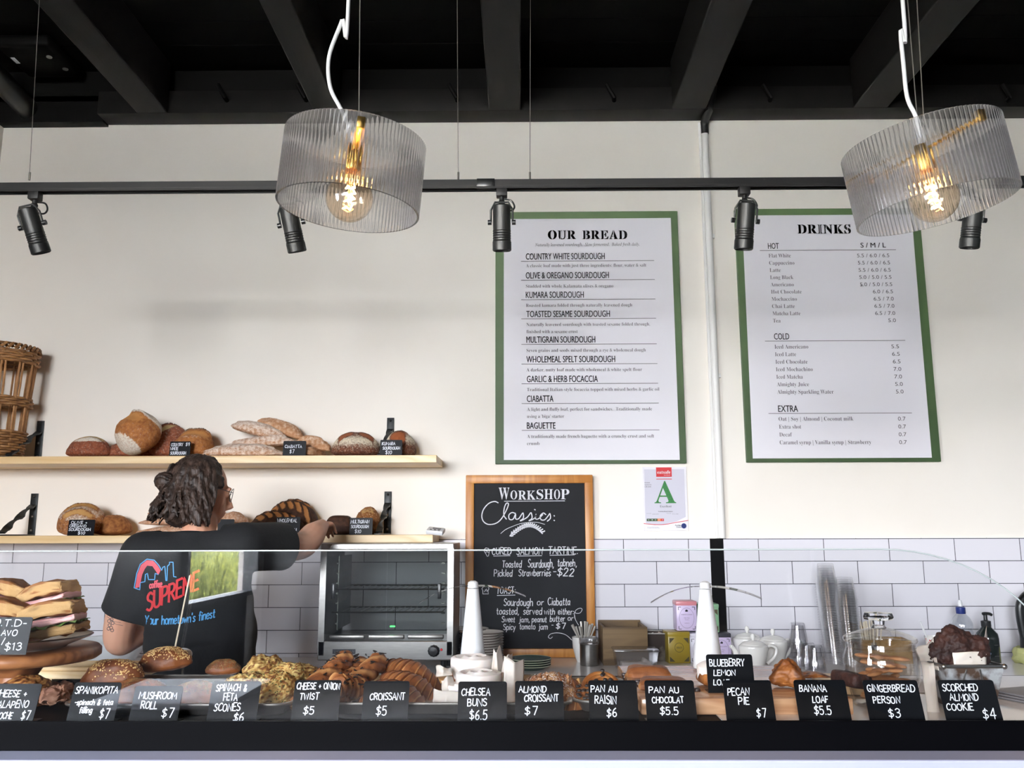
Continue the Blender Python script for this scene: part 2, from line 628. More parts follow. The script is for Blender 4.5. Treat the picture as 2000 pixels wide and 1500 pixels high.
def realglass(name, color=(1, 1, 1), rough=0.0, ior=1.45, through=0.0):
    m, n, l, b = newmat(name)
    n.remove(b)
    out = n['Material Output']
    g = n.new('ShaderNodeBsdfGlass')
    g.inputs['Color'].default_value = (*color, 1)
    g.inputs['Roughness'].default_value = rough
    g.inputs['IOR'].default_value = ior
    if through:
        tr = n.new('ShaderNodeBsdfTransparent')
        tr.inputs[0].default_value = (*color, 1)
        mx = n.new('ShaderNodeMixShader')
        mx.inputs[0].default_value = through
        l.new(g.outputs[0], mx.inputs[1])
        l.new(tr.outputs[0], mx.inputs[2])
        l.new(mx.outputs[0], out.inputs[0])
    else:
        l.new(g.outputs[0], out.inputs[0])
    return m


def emit(name, c, s):
    m, n, l, b = newmat(name)
    b.inputs['Base Color'].default_value = (0, 0, 0, 1)
    b.inputs['Emission Color'].default_value = (*c, 1)
    b.inputs['Emission Strength'].default_value = s
    return m


def wood(name, c1, c2, sc=6.0, axis='X', rough=0.45, dist=4.0, ring=1.0):
    m, n, l, b = newmat(name)
    b.inputs['Roughness'].default_value = rough
    t = n.new('ShaderNodeTexCoord')
    mp = n.new('ShaderNodeMapping')
    s = {'X': (0.12, 1, 1), 'Y': (1, 0.12, 1), 'Z': (1, 1, 0.12)}[axis]
    mp.inputs['Scale'].default_value = s
    l.new(t.outputs['Object'], mp.inputs[0])
    nz = n.new('ShaderNodeTexNoise')
    nz.inputs['Scale'].default_value = sc
    nz.inputs['Detail'].default_value = 3
    nz.inputs['Distortion'].default_value = ring
    l.new(mp.outputs[0], nz.inputs['Vector'])
    mu = n.new('ShaderNodeMath')
    mu.operation = 'MULTIPLY'
    mu.inputs[1].default_value = dist
    l.new(nz.outputs[0], mu.inputs[0])
    fr = n.new('ShaderNodeMath')
    fr.operation = 'PINGPONG'
    fr.inputs[1].default_value = 0.5
    l.new(mu.outputs[0], fr.inputs[0])
    r = n.new('ShaderNodeValToRGB')
    r.color_ramp.elements[0].color, r.color_ramp.elements[1].color = rgb(c1), rgb(c2)
    r.color_ramp.elements[1].position = 0.5
    l.new(fr.outputs[0], r.inputs[0])
    l.new(r.outputs[0], b.inputs['Base Color'])
    return m


def crust(name, a, b_, crumb, flour=(232, 222, 206), burn=(52, 30, 20), sc=70, fsc=130, rough=.75, bump=.6):
    """baked crust; vertex attribute A: R flour dusting, G opened crumb, B scorched"""
    m, n, l, b = newmat(name)
    b.inputs['Roughness'].default_value = rough
    b.inputs['Specular IOR Level'].default_value = 0.35
    t = n.new('ShaderNodeTexCoord')
    at = n.new('ShaderNodeAttribute')
    at.attribute_name = 'A'
    sp = n.new('ShaderNodeSeparateColor')
    l.new(at.outputs['Color'], sp.inputs[0])
    nz = n.new('ShaderNodeTexNoise')
    nz.inputs['Scale'].default_value = sc
    nz.inputs['Detail'].default_value = 5
    l.new(t.outputs['Object'], nz.inputs['Vector'])
    r = n.new('ShaderNodeValToRGB')
    r.color_ramp.elements[0].position, r.color_ramp.elements[1].position = .33, .68
    r.color_ramp.elements[0].color, r.color_ramp.elements[1].color = rgb(a), rgb(b_)
    l.new(nz.outputs[0], r.inputs[0])
    n2 = n.new('ShaderNodeTexNoise')
    n2.inputs['Scale'].default_value = fsc
    n2.inputs['Detail'].default_value = 6
    n2.inputs['Roughness'].default_value = .7
    l.new(t.outputs['Object'], n2.inputs['Vector'])

    def mix(fac, c, col):
        x = n.new('ShaderNodeMix')
        x.data_type = 'RGBA'
        l.new(fac, x.inputs[0])
        l.new(c, x.inputs[6])
        if isinstance(col, tuple):
            x.inputs[7].default_value = rgb(col)
        else:
            l.new(col, x.inputs[7])
        return x.outputs[2]

    def soft(v, k, nzout):
        """attribute broken up by noise"""
        ad = n.new('ShaderNodeMath')
        ad.operation = 'ADD'
        l.new(v, ad.inputs[0])
        l.new(nzout, ad.inputs[1])
        mr = n.new('ShaderNodeMapRange')
        mr.interpolation_type = 'SMOOTHSTEP'
        mr.inputs[1].default_value, mr.inputs[2].default_value = 1.08 - k, 1.08 + k
        l.new(ad.outputs[0], mr.inputs[0])
        return mr.outputs[0]
    c = r.outputs[0]
    c = mix(soft(sp.outputs[1], .3, nz.outputs[0]), c, crumb)
    c = mix(soft(sp.outputs[2], .3, nz.outputs[0]), c, burn)
    c = mix(soft(sp.outputs[0], .22, n2.outputs[0]), c, flour)
    l.new(c, b.inputs['Base Color'])
    bp = n.new('ShaderNodeBump')
    bp.inputs['Strength'].default_value = bump
    bp.inputs['Distance'].default_value = .004
    l.new(n2.outputs[0], bp.inputs['Height'])
    l.new(bp.outputs[0], b.inputs['Normal'])
    return m


def tiles(name):
    m, n, l, b = newmat(name)
    t = n.new('ShaderNodeTexCoord')
    sp = n.new('ShaderNodeSeparateXYZ')
    cb = n.new('ShaderNodeCombineXYZ')
    l.new(t.outputs['Object'], sp.inputs[0])
    l.new(sp.outputs['X'], cb.inputs['X'])
    l.new(sp.outputs['Z'], cb.inputs['Y'])
    bk = n.new('ShaderNodeTexBrick')
    bk.offset, bk.offset_frequency = 0.5, 2
    bk.inputs['Scale'].default_value = 1.0
    bk.inputs['Brick Width'].default_value = 0.302
    bk.inputs['Row Height'].default_value = 0.102
    bk.inputs['Mortar Size'].default_value = 0.0016
    bk.inputs['Mortar Smooth'].default_value = 0.1
    bk.inputs['Color1'].default_value = rgb((226, 224, 230))
    bk.inputs['Color2'].default_value = rgb((221, 219, 226))
    bk.inputs['Mortar'].default_value = rgb((62, 62, 70))
    l.new(cb.outputs[0], bk.inputs['Vector'])
    l.new(bk.outputs['Color'], b.inputs['Base Color'])
    mr = n.new('ShaderNodeMapRange')
    mr.inputs[3].default_value, mr.inputs[4].default_value = 0.12, 0.8
    l.new(bk.outputs['Fac'], mr.inputs[0])
    l.new(mr.outputs[0], b.inputs['Roughness'])
    bp = n.new('ShaderNodeBump')
    bp.invert = True
    bp.inputs['Strength'].default_value = 0.5
    bp.inputs['Distance'].default_value = 0.002
    nz = n.new('ShaderNodeTexNoise')
    nz.inputs['Scale'].default_value = 6.0
    l.new(t.outputs['Object'], nz.inputs['Vector'])
    ad = n.new('ShaderNodeMath')
    ad.operation = 'MULTIPLY_ADD'
    ad.inputs[1].default_value = 0.06
    l.new(nz.outputs[0], ad.inputs[0])
    l.new(bk.outputs['Fac'], ad.inputs[2])
    l.new(ad.outputs[0], bp.inputs['Height'])
    l.new(bp.outputs[0], b.inputs['Normal'])
    return m


M = {}
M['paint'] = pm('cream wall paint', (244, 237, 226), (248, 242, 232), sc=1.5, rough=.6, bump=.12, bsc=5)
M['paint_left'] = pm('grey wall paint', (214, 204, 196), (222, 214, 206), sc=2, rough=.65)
M['tile'] = tiles('white brick tile')
M['black_wood'] = pm('black painted timber', (3, 3, 3), (6, 6, 6), sc=3, rough=.6, spec=.05, bump=.15, bsc=30, stretch=(.3, 3, 3))
M['black_plank'] = pm('black painted planks', (2, 2, 2), (4, 4, 4), sc=3, rough=.7, spec=.04)
M['grey_beam'] = pm('charcoal painted timber', (9, 9, 9), (13, 12, 12), sc=5, rough=.6, spec=.08, bump=.12, bsc=40, stretch=(3, .3, 3))
M['black_strip'] = pm('black glossy strip', (16, 15, 16), rough=.15)
M['floor'] = pm('dark timber floor', (66, 56, 48), (84, 72, 62), sc=2, rough=.6)
M['pave'] = pm('pavement', (222, 219, 212), (232, 229, 222), sc=3, rough=.9)
M['white_frame'] = pm('white painted column', (225, 226, 228), rough=.5)
M['dark_frame'] = pm('dark window frame', (40, 42, 46), rough=.4)
M['black_metal'] = pm('black powder coated metal', (12, 12, 13), rough=.5, spec=.3)
M['spot_metal'] = pm('charcoal lamp metal', (20, 22, 22), rough=.45)
M['iron'] = pm('black wrought iron', (22, 26, 28), (34, 38, 40), sc=20, rough=.4, metal=.3, bump=.3, bsc=60)
M['steel'] = pm('brushed steel', (158, 156, 153), (150, 148, 146), sc=30, rough=.28, metal=1.0, stretch=(1, 1, 6))
M['cutlery'] = pm('polished cutlery steel', (206, 202, 194), rough=.35, metal=.35)
M['steel_dark'] = pm('dull steel', (120, 118, 114), (140, 138, 134), sc=20, rough=.35, metal=.9)
M['alu'] = pm('baking aluminium', (196, 192, 186), (168, 162, 154), sc=14, rough=.32, metal=.95)
M['brass'] = pm('brass', (196, 160, 88), rough=.3, metal=1.0)
M['wire'] = pm('steel wire', (120, 116, 108), rough=.4, metal=.8)
M['cable'] = pm('clear grey cable', (205, 204, 202), rough=.25, coat=.4)
M['white_pipe'] = pm('white painted pipe', (238, 236, 232), rough=.4)
M['pine'] = wood('pine shelf', (226, 188, 132), (240, 214, 170), sc=5, axis='X', rough=.4, dist=7)
M['oak_frame'] = wood('honey timber frame', (176, 112, 48), (200, 138, 66), sc=9, axis='Z', rough=.4, dist=5)
M['acacia'] = wood('brown serving board', (112, 66, 38), (164, 108, 66), sc=7, axis='X', rough=.35, dist=6)
M['block'] = wood('chopping block timber', (176, 128, 92), (204, 160, 122), sc=9, axis='X', rough=.18, dist=7)
M['crate'] = wood('weathered crate timber', (84, 64, 40), (122, 98, 66), sc=10, axis='X', rough=.7, dist=3)
M['green_frame'] = pm('green painted board', (52, 74, 42), (60, 84, 48), sc=3, rough=.55, bump=.06, bsc=60)
M['paper'] = pm('poster paper', (236, 233, 238), rough=.55)
M['parch'] = pm('baking parchment', (206, 197, 188), (196, 184, 172), sc=6, rough=.5, bump=.2, bsc=20, sss=.1)
M['ink'] = pm('black print', (28, 28, 30), rough=.6)
M['ink_grey'] = pm('grey print', (86, 84, 86), rough=.6)
M['chalkboard'] = pm('blackboard slate', (20, 21, 25), (24, 25, 29), sc=4, rough=.6, spec=.18)
M['chalk'] = pm('white chalk', (226, 226, 230), (206, 206, 212), sc=200, rough=.8)
M['card'] = pm('black card', (8, 9, 12), (10, 11, 14), sc=4, rough=.3, spec=.14)
M['card_matt'] = pm('black shelf card', (8, 9, 16), rough=.4, spec=.12)
M['pen'] = pm('white chalk pen', (222, 226, 234), rough=.6)
M['ledge'] = pm('lilac grey stone ledge', (172, 174, 196), (166, 168, 190), sc=5, rough=.3)
M['stone'] = pm('white stone top', (236, 233, 230), (228, 224, 222), sc=5, rough=.14)
M['bench'] = pm('pale bench front', (172, 172, 182), (164, 164, 176), sc=4, rough=.3)
M['black_panel'] = pm('black display base', (3, 3, 5), rough=.5, spec=.04)
M['deck'] = pm('dark display deck', (52, 50, 50), (62, 60, 60), sc=5, rough=.3)
M['white_plastic'] = pm('white plastic', (222, 223, 225), rough=.3)
M['blade'] = glassy('clear fan blade', (.82, .8, .78), refl=1.5, base=.12)
M['glass'] = glassy('counter glass', (.985, .99, .99), refl=1.2)
M['glass_edge'] = pm('glass edge', (176, 184, 184), rough=.2)
M['oven_glass'] = glassy('oven glass', (.66, .68, .67), refl=.55)
M['jar'] = glassy('jar glass', (.96, .955, .95), refl=2.2, base=.015)
M['tumbler'] = glassy('tumbler glass', (.93, .93, .94), refl=3.0, base=.05)
M['cup_clear'] = glassy('clear plastic cup', (.994, .995, .996), refl=1.0, base=.03, rough=.1)
M['tub_clear'] = glassy('clear plastic tub', (.9, .9, .91), refl=1.6, base=.08, rough=.12)
M['bottle_clear'] = glassy('clear bottle', (.88, .9, .91), refl=2.0, base=.05)
M['bulb'] = glassy('amber bulb glass', (1.0, .90, .77), refl=2.2, base=.02)
M['shade'] = realglass('ribbed glass', (.985, .98, .985), ior=1.4, through=.4)
M['jar_solid'] = realglass('solid glass', (1, 1, 1), ior=1.45)
M['filament'] = emit('filament', (1.0, .60, .18), 14.0)
M['ceramic'] = pm('white ceramic', (238, 236, 232), rough=.15)
M['plate_white'] = pm('white plate', (226, 222, 216), rough=.2)
M['plate_rim'] = pm('brown plate rim', (70, 56, 50), rough=.3)
M['plate_green'] = pm('dark green plate', (38, 62, 48), rough=.25)
M['pale_rim'] = pm('pale plate rim', (170, 172, 150), rough=.3)
M['black_plastic'] = pm('black plastic', (16, 17, 18), rough=.3)
M['soap'] = pm('dark soap bottle', (14, 24, 20), rough=.12, coat=.5)
M['blue'] = pm('blue bowl', (92, 122, 168), rough=.3)
M['navy'] = pm('navy cap', (24, 44, 112), rough=.35)
M['sponge'] = pm('yellow green cloth', (176, 178, 112), (196, 196, 134), sc=30, rough=.9, bump=.5)
M['cardboard'] = pm('brown cardboard', (150, 116, 62), (164, 130, 74), sc=6, rough=.8)
M['straw'] = pm('cream paper straw', (232, 220, 196), rough=.6)
M['wicker'] = pm('brown wicker', (126, 84, 46), (168, 120, 70), sc=22, rough=.6, bump=.4, bsc=80, stretch=(1, 1, 3))
M['wicker_pale'] = pm('pale wicker stake', (176, 130, 84), (150, 104, 62), sc=20, rough=.6)
M['rust'] = pm('rusty tin', (168, 170, 172), (74, 54, 40), sc=22, rough=.55, metal=.25, lo=.42, hi=.55)
M['rust_dark'] = pm('dark burnt tin', (52, 40, 34), (150, 142, 128), sc=14, rough=.5, metal=.4, lo=.5, hi=.75)
M['skin'] = pm('skin', (206, 150, 122), (218, 166, 140), sc=9, rough=.5, bump=.05, bsc=80, sss=.15)
M['hair'] = pm('dark brown hair', (26, 19, 16), (62, 46, 38), sc=60, rough=.5, bump=1.0, bsc=150, stretch=(1, 1, .15), spec=.4)
M['tee'] = pm('black cotton', (11, 12, 15), (15, 16, 19), sc=8, rough=.85, bump=.2, bsc=120)
M['denim'] = pm('pale denim', (120, 142, 168), (140, 160, 184), sc=30, rough=.9)
M['shoe'] = pm('dark shoe', (30, 28, 28), rough=.6)
M['pink_print'] = pm('pink shirt print', (226, 96, 108), rough=.8)
M['red_print'] = pm('red shirt print', (204, 52, 58), rough=.8)
M['blue_print'] = pm('blue shirt print', (92, 168, 226), rough=.8)
M['tattoo'] = pm('tattoo ink', (112, 92, 88), rough=.6)
M['lilac_tin'] = pm('lilac tin', (206, 190, 222), rough=.3)
M['pink_tin'] = pm('pink tin lid', (206, 130, 138), rough=.3)
M['green_tin'] = pm('green tin', (128, 168, 132), rough=.35)
M['olive_tin'] = pm('olive yellow tin', (150, 128, 36), rough=.35)
M['olive_dark'] = pm('dark olive print', (70, 62, 36), rough=.5)
M['white_tin'] = pm('pale tin', (214, 210, 222), rough=.35)
M['charcoal_lid'] = pm('charcoal tin lid', (52, 52, 60), rough=.4)
M['red_sign'] = pm('red sign', (204, 36, 42), rough=.5)
M['green_sign'] = pm('green sign print', (34, 110, 48), (46, 132, 60), sc=120, rough=.5)
M['lav'] = pm('lavender paper', (206, 204, 216), rough=.5)
M['orange_sign'] = pm('orange sign', (226, 122, 60), rough=.5)
M['leaf'] = pm('bright grass blades', (44, 54, 16), (150, 154, 70), sc=12, rough=.6)
M['bark'] = pm('dark hedge', (24, 34, 20), (40, 52, 28), sc=8, rough=.8)
# baked goods
M['rye'] = crust('rosy rye crust', (120, 62, 40), (160, 92, 62), (206, 176, 124))
M['country'] = crust('golden country crust', (150, 88, 44), (188, 124, 66), (196, 136, 76))
M['ciabatta'] = crust('floury ciabatta crust', (176, 124, 86), (206, 162, 124), (190, 140, 80), flour=(236, 224, 212), fsc=70)
M['kumara'] = crust('dark kumara crust', (84, 44, 28), (120, 68, 44), (150, 82, 44), flour=(226, 214, 190))
M['olive'] = crust('olive loaf crust', (132, 78, 42), (184, 124, 70), (206, 158, 96))
M['baguette'] = crust('baguette crust', (176, 122, 88), (204, 156, 122), (214, 176, 140))
M['spelt'] = crust('spelt crust', (58, 36, 26), (84, 54, 38), (196, 136, 82))
M['seeded'] = crust('seeded crust', (122, 74, 38), (164, 110, 62), (210, 170, 110))
M['pastry'] = crust('flaky pastry', (112, 62, 32), (166, 104, 58), (196, 144, 90), burn=(70, 34, 18), sc=34, fsc=120, rough=.5, bump=.4)
M['golden'] = crust('glazed golden pastry', (118, 66, 30), (176, 112, 56), (202, 150, 88), burn=(78, 40, 20), sc=26, fsc=90, rough=.42, bump=.35)
M['roll'] = crust('glazed roll', (96, 50, 26), (146, 86, 44), (176, 118, 66), sc=24, fsc=80, rough=.42, bump=.3)
M['scone'] = crust('scone crust', (160, 114, 54), (196, 152, 84), (212, 186, 120), burn=(112, 66, 32), sc=60, fsc=120, rough=.75, bump=1.0)
M['herb'] = pm('green herb flecks', (58, 70, 34), (84, 92, 48), sc=60, rough=.8)
M['seed'] = pm('sesame seed', (214, 176, 112), (232, 200, 140), sc=60, rough=.6)
M['seed_dark'] = pm('dark seed', (72, 52, 34), (140, 104, 60), sc=80, rough=.6)
M['icing'] = pm('white icing', (240, 232, 226), (228, 214, 204), sc=14, rough=.25, bump=.2, bsc=30, sss=.1)
M['choc'] = pm('dark chocolate', (42, 22, 16), (56, 32, 24), sc=30, rough=.3)
M['muffin'] = pm('chocolate muffin', (38, 18, 13), (60, 31, 22), sc=40, rough=.6, bump=.9, bsc=90, spec=.3)
M['raisin'] = pm('black raisins', (34, 26, 24), rough=.4)
M['almond'] = pm('toasted almond flake', (206, 164, 120), (150, 92, 54), sc=40, rough=.6)
M['sugar'] = pm('icing sugar', (240, 234, 230), rough=.9)
M['ginger'] = pm('gingerbread', (172, 116, 70), (190, 134, 84), sc=30, rough=.7, bump=.3)
M['bread_cut'] = crust('toasted panini', (118, 70, 34), (160, 106, 58), (184, 146, 96), sc=30, fsc=70)
M['ham'] = pm('pink ham', (206, 148, 148), (222, 176, 172), sc=20, rough=.45, sss=.15)
M['lettuce'] = pm('green leaf', (74, 100, 44), (110, 140, 70), sc=20, rough=.5)
M['filo'] = crust('pink filo pastry', (164, 112, 90), (196, 148, 120), (206, 166, 132), sc=20, fsc=60, rough=.5)
M['bowl_white'] = pm('white enamel bowl', (222, 224, 226), rough=.2)
M['slate'] = pm('grey folder', (120, 116, 118), rough=.5)
M['tabletop'] = pm('white cafe table', (240, 240, 242), rough=.35)

# ================================================================ the room
WALL_Y = 4.1
LEFT_X = -2.64
RIGHT_X = 2.95
CEIL_Z = 3.78
CTR = 0.90
zt = at_y(1300, 1052, WALL_Y).z          # top of the tiling
struct('floor', MB().box((.15, -0.65, -.05), (5.8, 9.7, .1)), M['floor'])
struct('wall_back', MB().box((.15, WALL_Y + .06, 1.9), (5.8, .12, 3.8)), M['paint'])
mb = MB()                                   # left wall with one window opening
for c, s in (((LEFT_X - .06, (SIDE[1] + 4.14) / 2, 1.9), (.12, 4.14 - SIDE[1], 3.8)), ((LEFT_X - .06, (SIDE[0] - 3.3) / 2, 1.9), (.12, SIDE[0] + 3.3, 3.8)), ((LEFT_X - .06, -5.23, 1.9), (.12, .36, 3.8)),
             ((LEFT_X - .06, -4.18, .455), (.12, 1.74, .91)), ((LEFT_X - .06, -4.18, 3.23), (.12, 1.74, 1.14)),
             ((LEFT_X - .06, (SIDE[0] + SIDE[1]) / 2, SIDE[2] / 2), (.12, SIDE[1] - SIDE[0], SIDE[2])), ((LEFT_X - .06, (SIDE[0] + SIDE[1]) / 2, (SIDE[3] + 3.8) / 2), (.12, SIDE[1] - SIDE[0], 3.8 - SIDE[3]))):
    mb.box(c, s)
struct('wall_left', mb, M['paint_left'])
mb = MB()
mb.box((LEFT_X + .02, -4.18, .90), (.10, 1.82, .04)).box((LEFT_X, -5.07, 1.78), (.14, .06, 1.8)).box((LEFT_X, -3.28, 1.78), (.14, .06, 1.8)).box((LEFT_X, -4.18, 2.68), (.14, 1.82, .06))
struct('window_1', mb, M['dark_frame'])
mb = MB()
for yy in (SIDE[0] + .03, (SIDE[0] + SIDE[1]) / 2, SIDE[1] - .03):
    mb.box((LEFT_X - .02, yy, (SIDE[2] + SIDE[3]) / 2), (.08, .06, SIDE[3] - SIDE[2]))
for zz in (SIDE[2] + .03, SIDE[3] - .03):
    mb.box((LEFT_X - .02, (SIDE[0] + SIDE[1]) / 2, zz), (.08, SIDE[1] - SIDE[0], .06))
struct('window_2', mb, M['dark_frame'])
struct('dark_panel_front', MB().box((.15, STREET_Y + .04, .7), (5.5, .03, 1.4)), M['dark_frame'])  # unseen dark lower wall, put in to keep reflections in the glass dim
struct('trim_1', MB().box((LEFT_X + .012, -1.6, .45), (.024, 6.6, .9)).box((LEFT_X + .014, -2.12, 1.5), (.028, 2.2, 2.6)), M['dark_frame'])  # low panel, plus an unseen tall one added to darken the glass reflection
struct('wall_right', MB().box((RIGHT_X + .06, -.65, 1.9), (.12, 9.6, 3.8)), M['dark_frame'])  # unseen wall, moved in and made dark to cut bounce light at the right
mb = MB()                                   # glazed street front: columns, sill raised against glass reflections, header
edges = [-2.7] + [e for x, w in STREET for e in (x - w / 2, x + w / 2)] + [RIGHT_X + .1]
for i in range(0, len(edges), 2):
    mb.box(((edges[i] + edges[i + 1]) / 2, STREET_Y - .08, 1.9), (edges[i + 1] - edges[i], .2, 3.8))
for x, w in STREET:
    mb.box((x, STREET_Y - .08, .72), (w, .16, 1.44)).box((x, STREET_Y - .08, 3.58), (w, .16, .46))
struct('wall_front', mb, M['white_frame'])
for k, (x, w) in enumerate(STREET):
    mb = MB()
    for dx in (-w / 2 + .025, w / 2 - .025):
        mb.box((x + dx, STREET_Y, 2.4), (.05, .06, 1.9))
    for z in (1.465, 3.325):
        mb.box((x, STREET_Y, z), (w, .06, .05))
    struct('window_%d' % (k + 3), mb, M['dark_frame'])
# ceiling: black planks across the room
mb = MB()
y = -5.5
while y < 4.1:
    mb.box((.15, y + .095, CEIL_Z + .02 + rnd.uniform(0, .004)), (5.8, .186, .04))
    y += .19
mb.box((.15, -.65, CEIL_Z + .07), (5.8, 9.8, .05))
struct('ceiling', mb, M['black_plank'])
# tile panels and the black strip between them
jt = at_y(1544.5, 1085, WALL_Y)
row1 = at_y(1420, 1096.3, WALL_Y).z
js = at_y(1281, 1085, WALL_Y).x
jl = at_y(215.5, 1085, WALL_Y).x
xa, xb = at_y(1389, 1150, WALL_Y).x, at_y(1416, 1150, WALL_Y).x
xs = at_y(650, 1150, WALL_Y).x
for k, (x0, x1, j) in enumerate(((LEFT_X, xs, jl), (xs, xa, js), (xb, RIGHT_X, jt.x))):
    mb = MB().box(((x0 + x1) / 2 - j, 0, (zt + .80) / 2 - row1), (x1 - x0, .012, zt - .80))
    o = struct('trim_%d' % (k + 2), mb, M['tile'])
    o.location = (j, WALL_Y - .006, row1)
struct('trim_5', MB().box(((xa + xb) / 2, WALL_Y - .004, (zt + .8) / 2), (xb - xa, .008, zt - .8)), M['black_strip'])

# wall plate along the top of the wall, joists running to the street
WP_Z = at_y(1000, 239, WALL_Y).z
PL_Y = WALL_Y - .125
px0 = at_z(188, 221, WP_Z).x
t = thing('wall_plate', 'black timber beam along the top of the white wall, with anchor bolts', 'beam', (1.0, WALL_Y, WP_Z))
part('blocking', MB().box(((-2.64 + RIGHT_X) / 2, WALL_Y - .03, (WP_Z + .1 + CEIL_Z) / 2), (RIGHT_X + 2.64, .06, CEIL_Z - WP_Z - .1)).box(((-2.64 + px0) / 2, WALL_Y - .03, WP_Z + .06), (px0 + 2.64, .06, .14)), M['black_wood'], t, True, smooth=False)
part('beam', MB().bbox(((px0 + RIGHT_X) / 2, (PL_Y + WALL_Y) / 2, WP_Z + .06), (RIGHT_X - px0, WALL_Y - PL_Y, .12), .004), M['grey_beam'], t, True)
for bx in (437, 592, 886, 1192, 1496, 1960):
    p = at_y(bx, 190, PL_Y)
    part('anchor_bolt', MB().tube([p + Vector((.02, .02, -.02)), p + Vector((.015, -.03, -.015)), p + Vector((-.005, -.035, .02)), p + Vector((-.02, -.035, .05))], .011, 8), M['black_wood'], t, True)
names = ['ceiling beam above the left end of the bread shelves', 'ceiling beam just left of the left pendant lamp', 'ceiling beam at the middle of the ceiling, above the bread menu',
         'ceiling beam to the right of the middle one, meeting the white pipe', 'ceiling beam above the right pendant lamp']
for k, (a, b) in enumerate(((262.5, 324), (611, 661.5), (954.5, 1017), (1311.5, 1377.5), (1662, 1729))):
    xl, xr = at_z(a, 216, WP_Z).x, at_z(b, 216, WP_Z).x
    single('ceiling_beam', MB().bbox((0, 0, 0), (xr - xl, PL_Y + 5.3, .26), .006), M['grey_beam'], 'charcoal ' + names[k], 'beam',
           ((xl + xr) / 2, (PL_Y - 5.3) / 2, WP_Z + .13), group='ceiling beams', smooth=False)
# black pipe, speaker box at the left of the ceiling
a, b = at_z(-60, 92, WP_Z + .12), at_z(62, 222, WP_Z + .06)
single('ceiling_pipe', MB().cyl(Vector((0, 0, 0)), b - a, .055, n=20), M['black_metal'], 'thick black pipe under the ceiling at the top left corner', 'pipe', a)
p = at_z(75, 122, WP_Z + .19)
t = thing('speaker_box', 'flat black box with a small white sticker under the dark ceiling', 'box', p)
part('body', MB().bbox((0, 0, .03), (.26, .30, .06), .02, seg=3), M['black_wood'], t)
part('sticker', MB().box((-.10, -.02, -.001), (.018, .05, .002)), M['white_plastic'], t, label='small white sticker')
for q in ((.10, .06), (.08, -.05)):
    part('screw_cover', MB().cyl((q[0], q[1], -.004), (q[0], q[1], .004), .013, n=16), M['steel_dark'], t)

# white conduit pair on the wall between the two menu boards
def on_wall(px, py, off=0.0):
    return at_y(px, py, WALL_Y - off)


t = thing('wall_conduit', 'pair of slim white pipes running down the wall between the two menus', 'pipe', on_wall(1388, 1050))
for xt, r in ((1366.5, .008), (1375.5, .017)):
    q = on_wall(xt, 242, .02)
    part('pipe', MB().cyl((q.x, q.y, WP_Z - .02), (q.x, q.y, zt + .002), r, n=16), M['white_pipe'], t, True)
q = on_wall(1375.5, 242, .02)
part('elbow', MB().tube(catmull([(q.x, q.y, WP_Z - .08), (q.x, q.y - .01, WP_Z - .02), (q.x + .01, q.y - .1, WP_Z + .02), (q.x + .012, q.y - .17, WP_Z + .09)]), .021, 12), M['black_metal'], t, True, label='black pipe elbow')
for zz in (2.2, 2.9):
    part('clip', MB().box((q.x, q.y + .01, zz), (.055, .02, .02)), M['white_pipe'], t, True)

# ================================================================ track and spotlights
TR_Y = 2.72
TR_Z = at_y(1000, 360, TR_Y).z
t = thing('light_track', 'long black lighting track hung on thin wires across the whole wall', 'light track', (0, TR_Y, TR_Z))
x0, x1 = at_y(-80, 360, TR_Y).x, at_y(2080, 360, TR_Y).x
rl = MB().bbox(((x0 + x1) / 2, TR_Y, TR_Z), (x1 - x0, .034, .024), .002)
for s in (-1, 1):
    rl.box(((x0 + x1) / 2, TR_Y + s * .015, TR_Z - .015), (x1 - x0, .004, .008))
part('rail', rl, M['black_metal'], t, True, smooth=False)
q = at_y(949, 362, TR_Y)
part('joiner', MB().bbox((q.x, TR_Y, TR_Z), (.06, .038, .028), .002), M['black_plastic'], t, True)
for (bx, tx) in ((57, 76), (895, 893), (1035, 1036)):
    q = at_y(bx, 352, TR_Y)
    d = at_y(tx, 20, TR_Y) - q
    e = q + d * ((CEIL_Z - q.z) / d.z)
    w = MB().cyl(q, e, .0011, n=6)
    w.cyl(q, q + Vector((0, 0, .028)), .0035, n=8)
    part('suspension_wire', w, M['wire'], t, True)


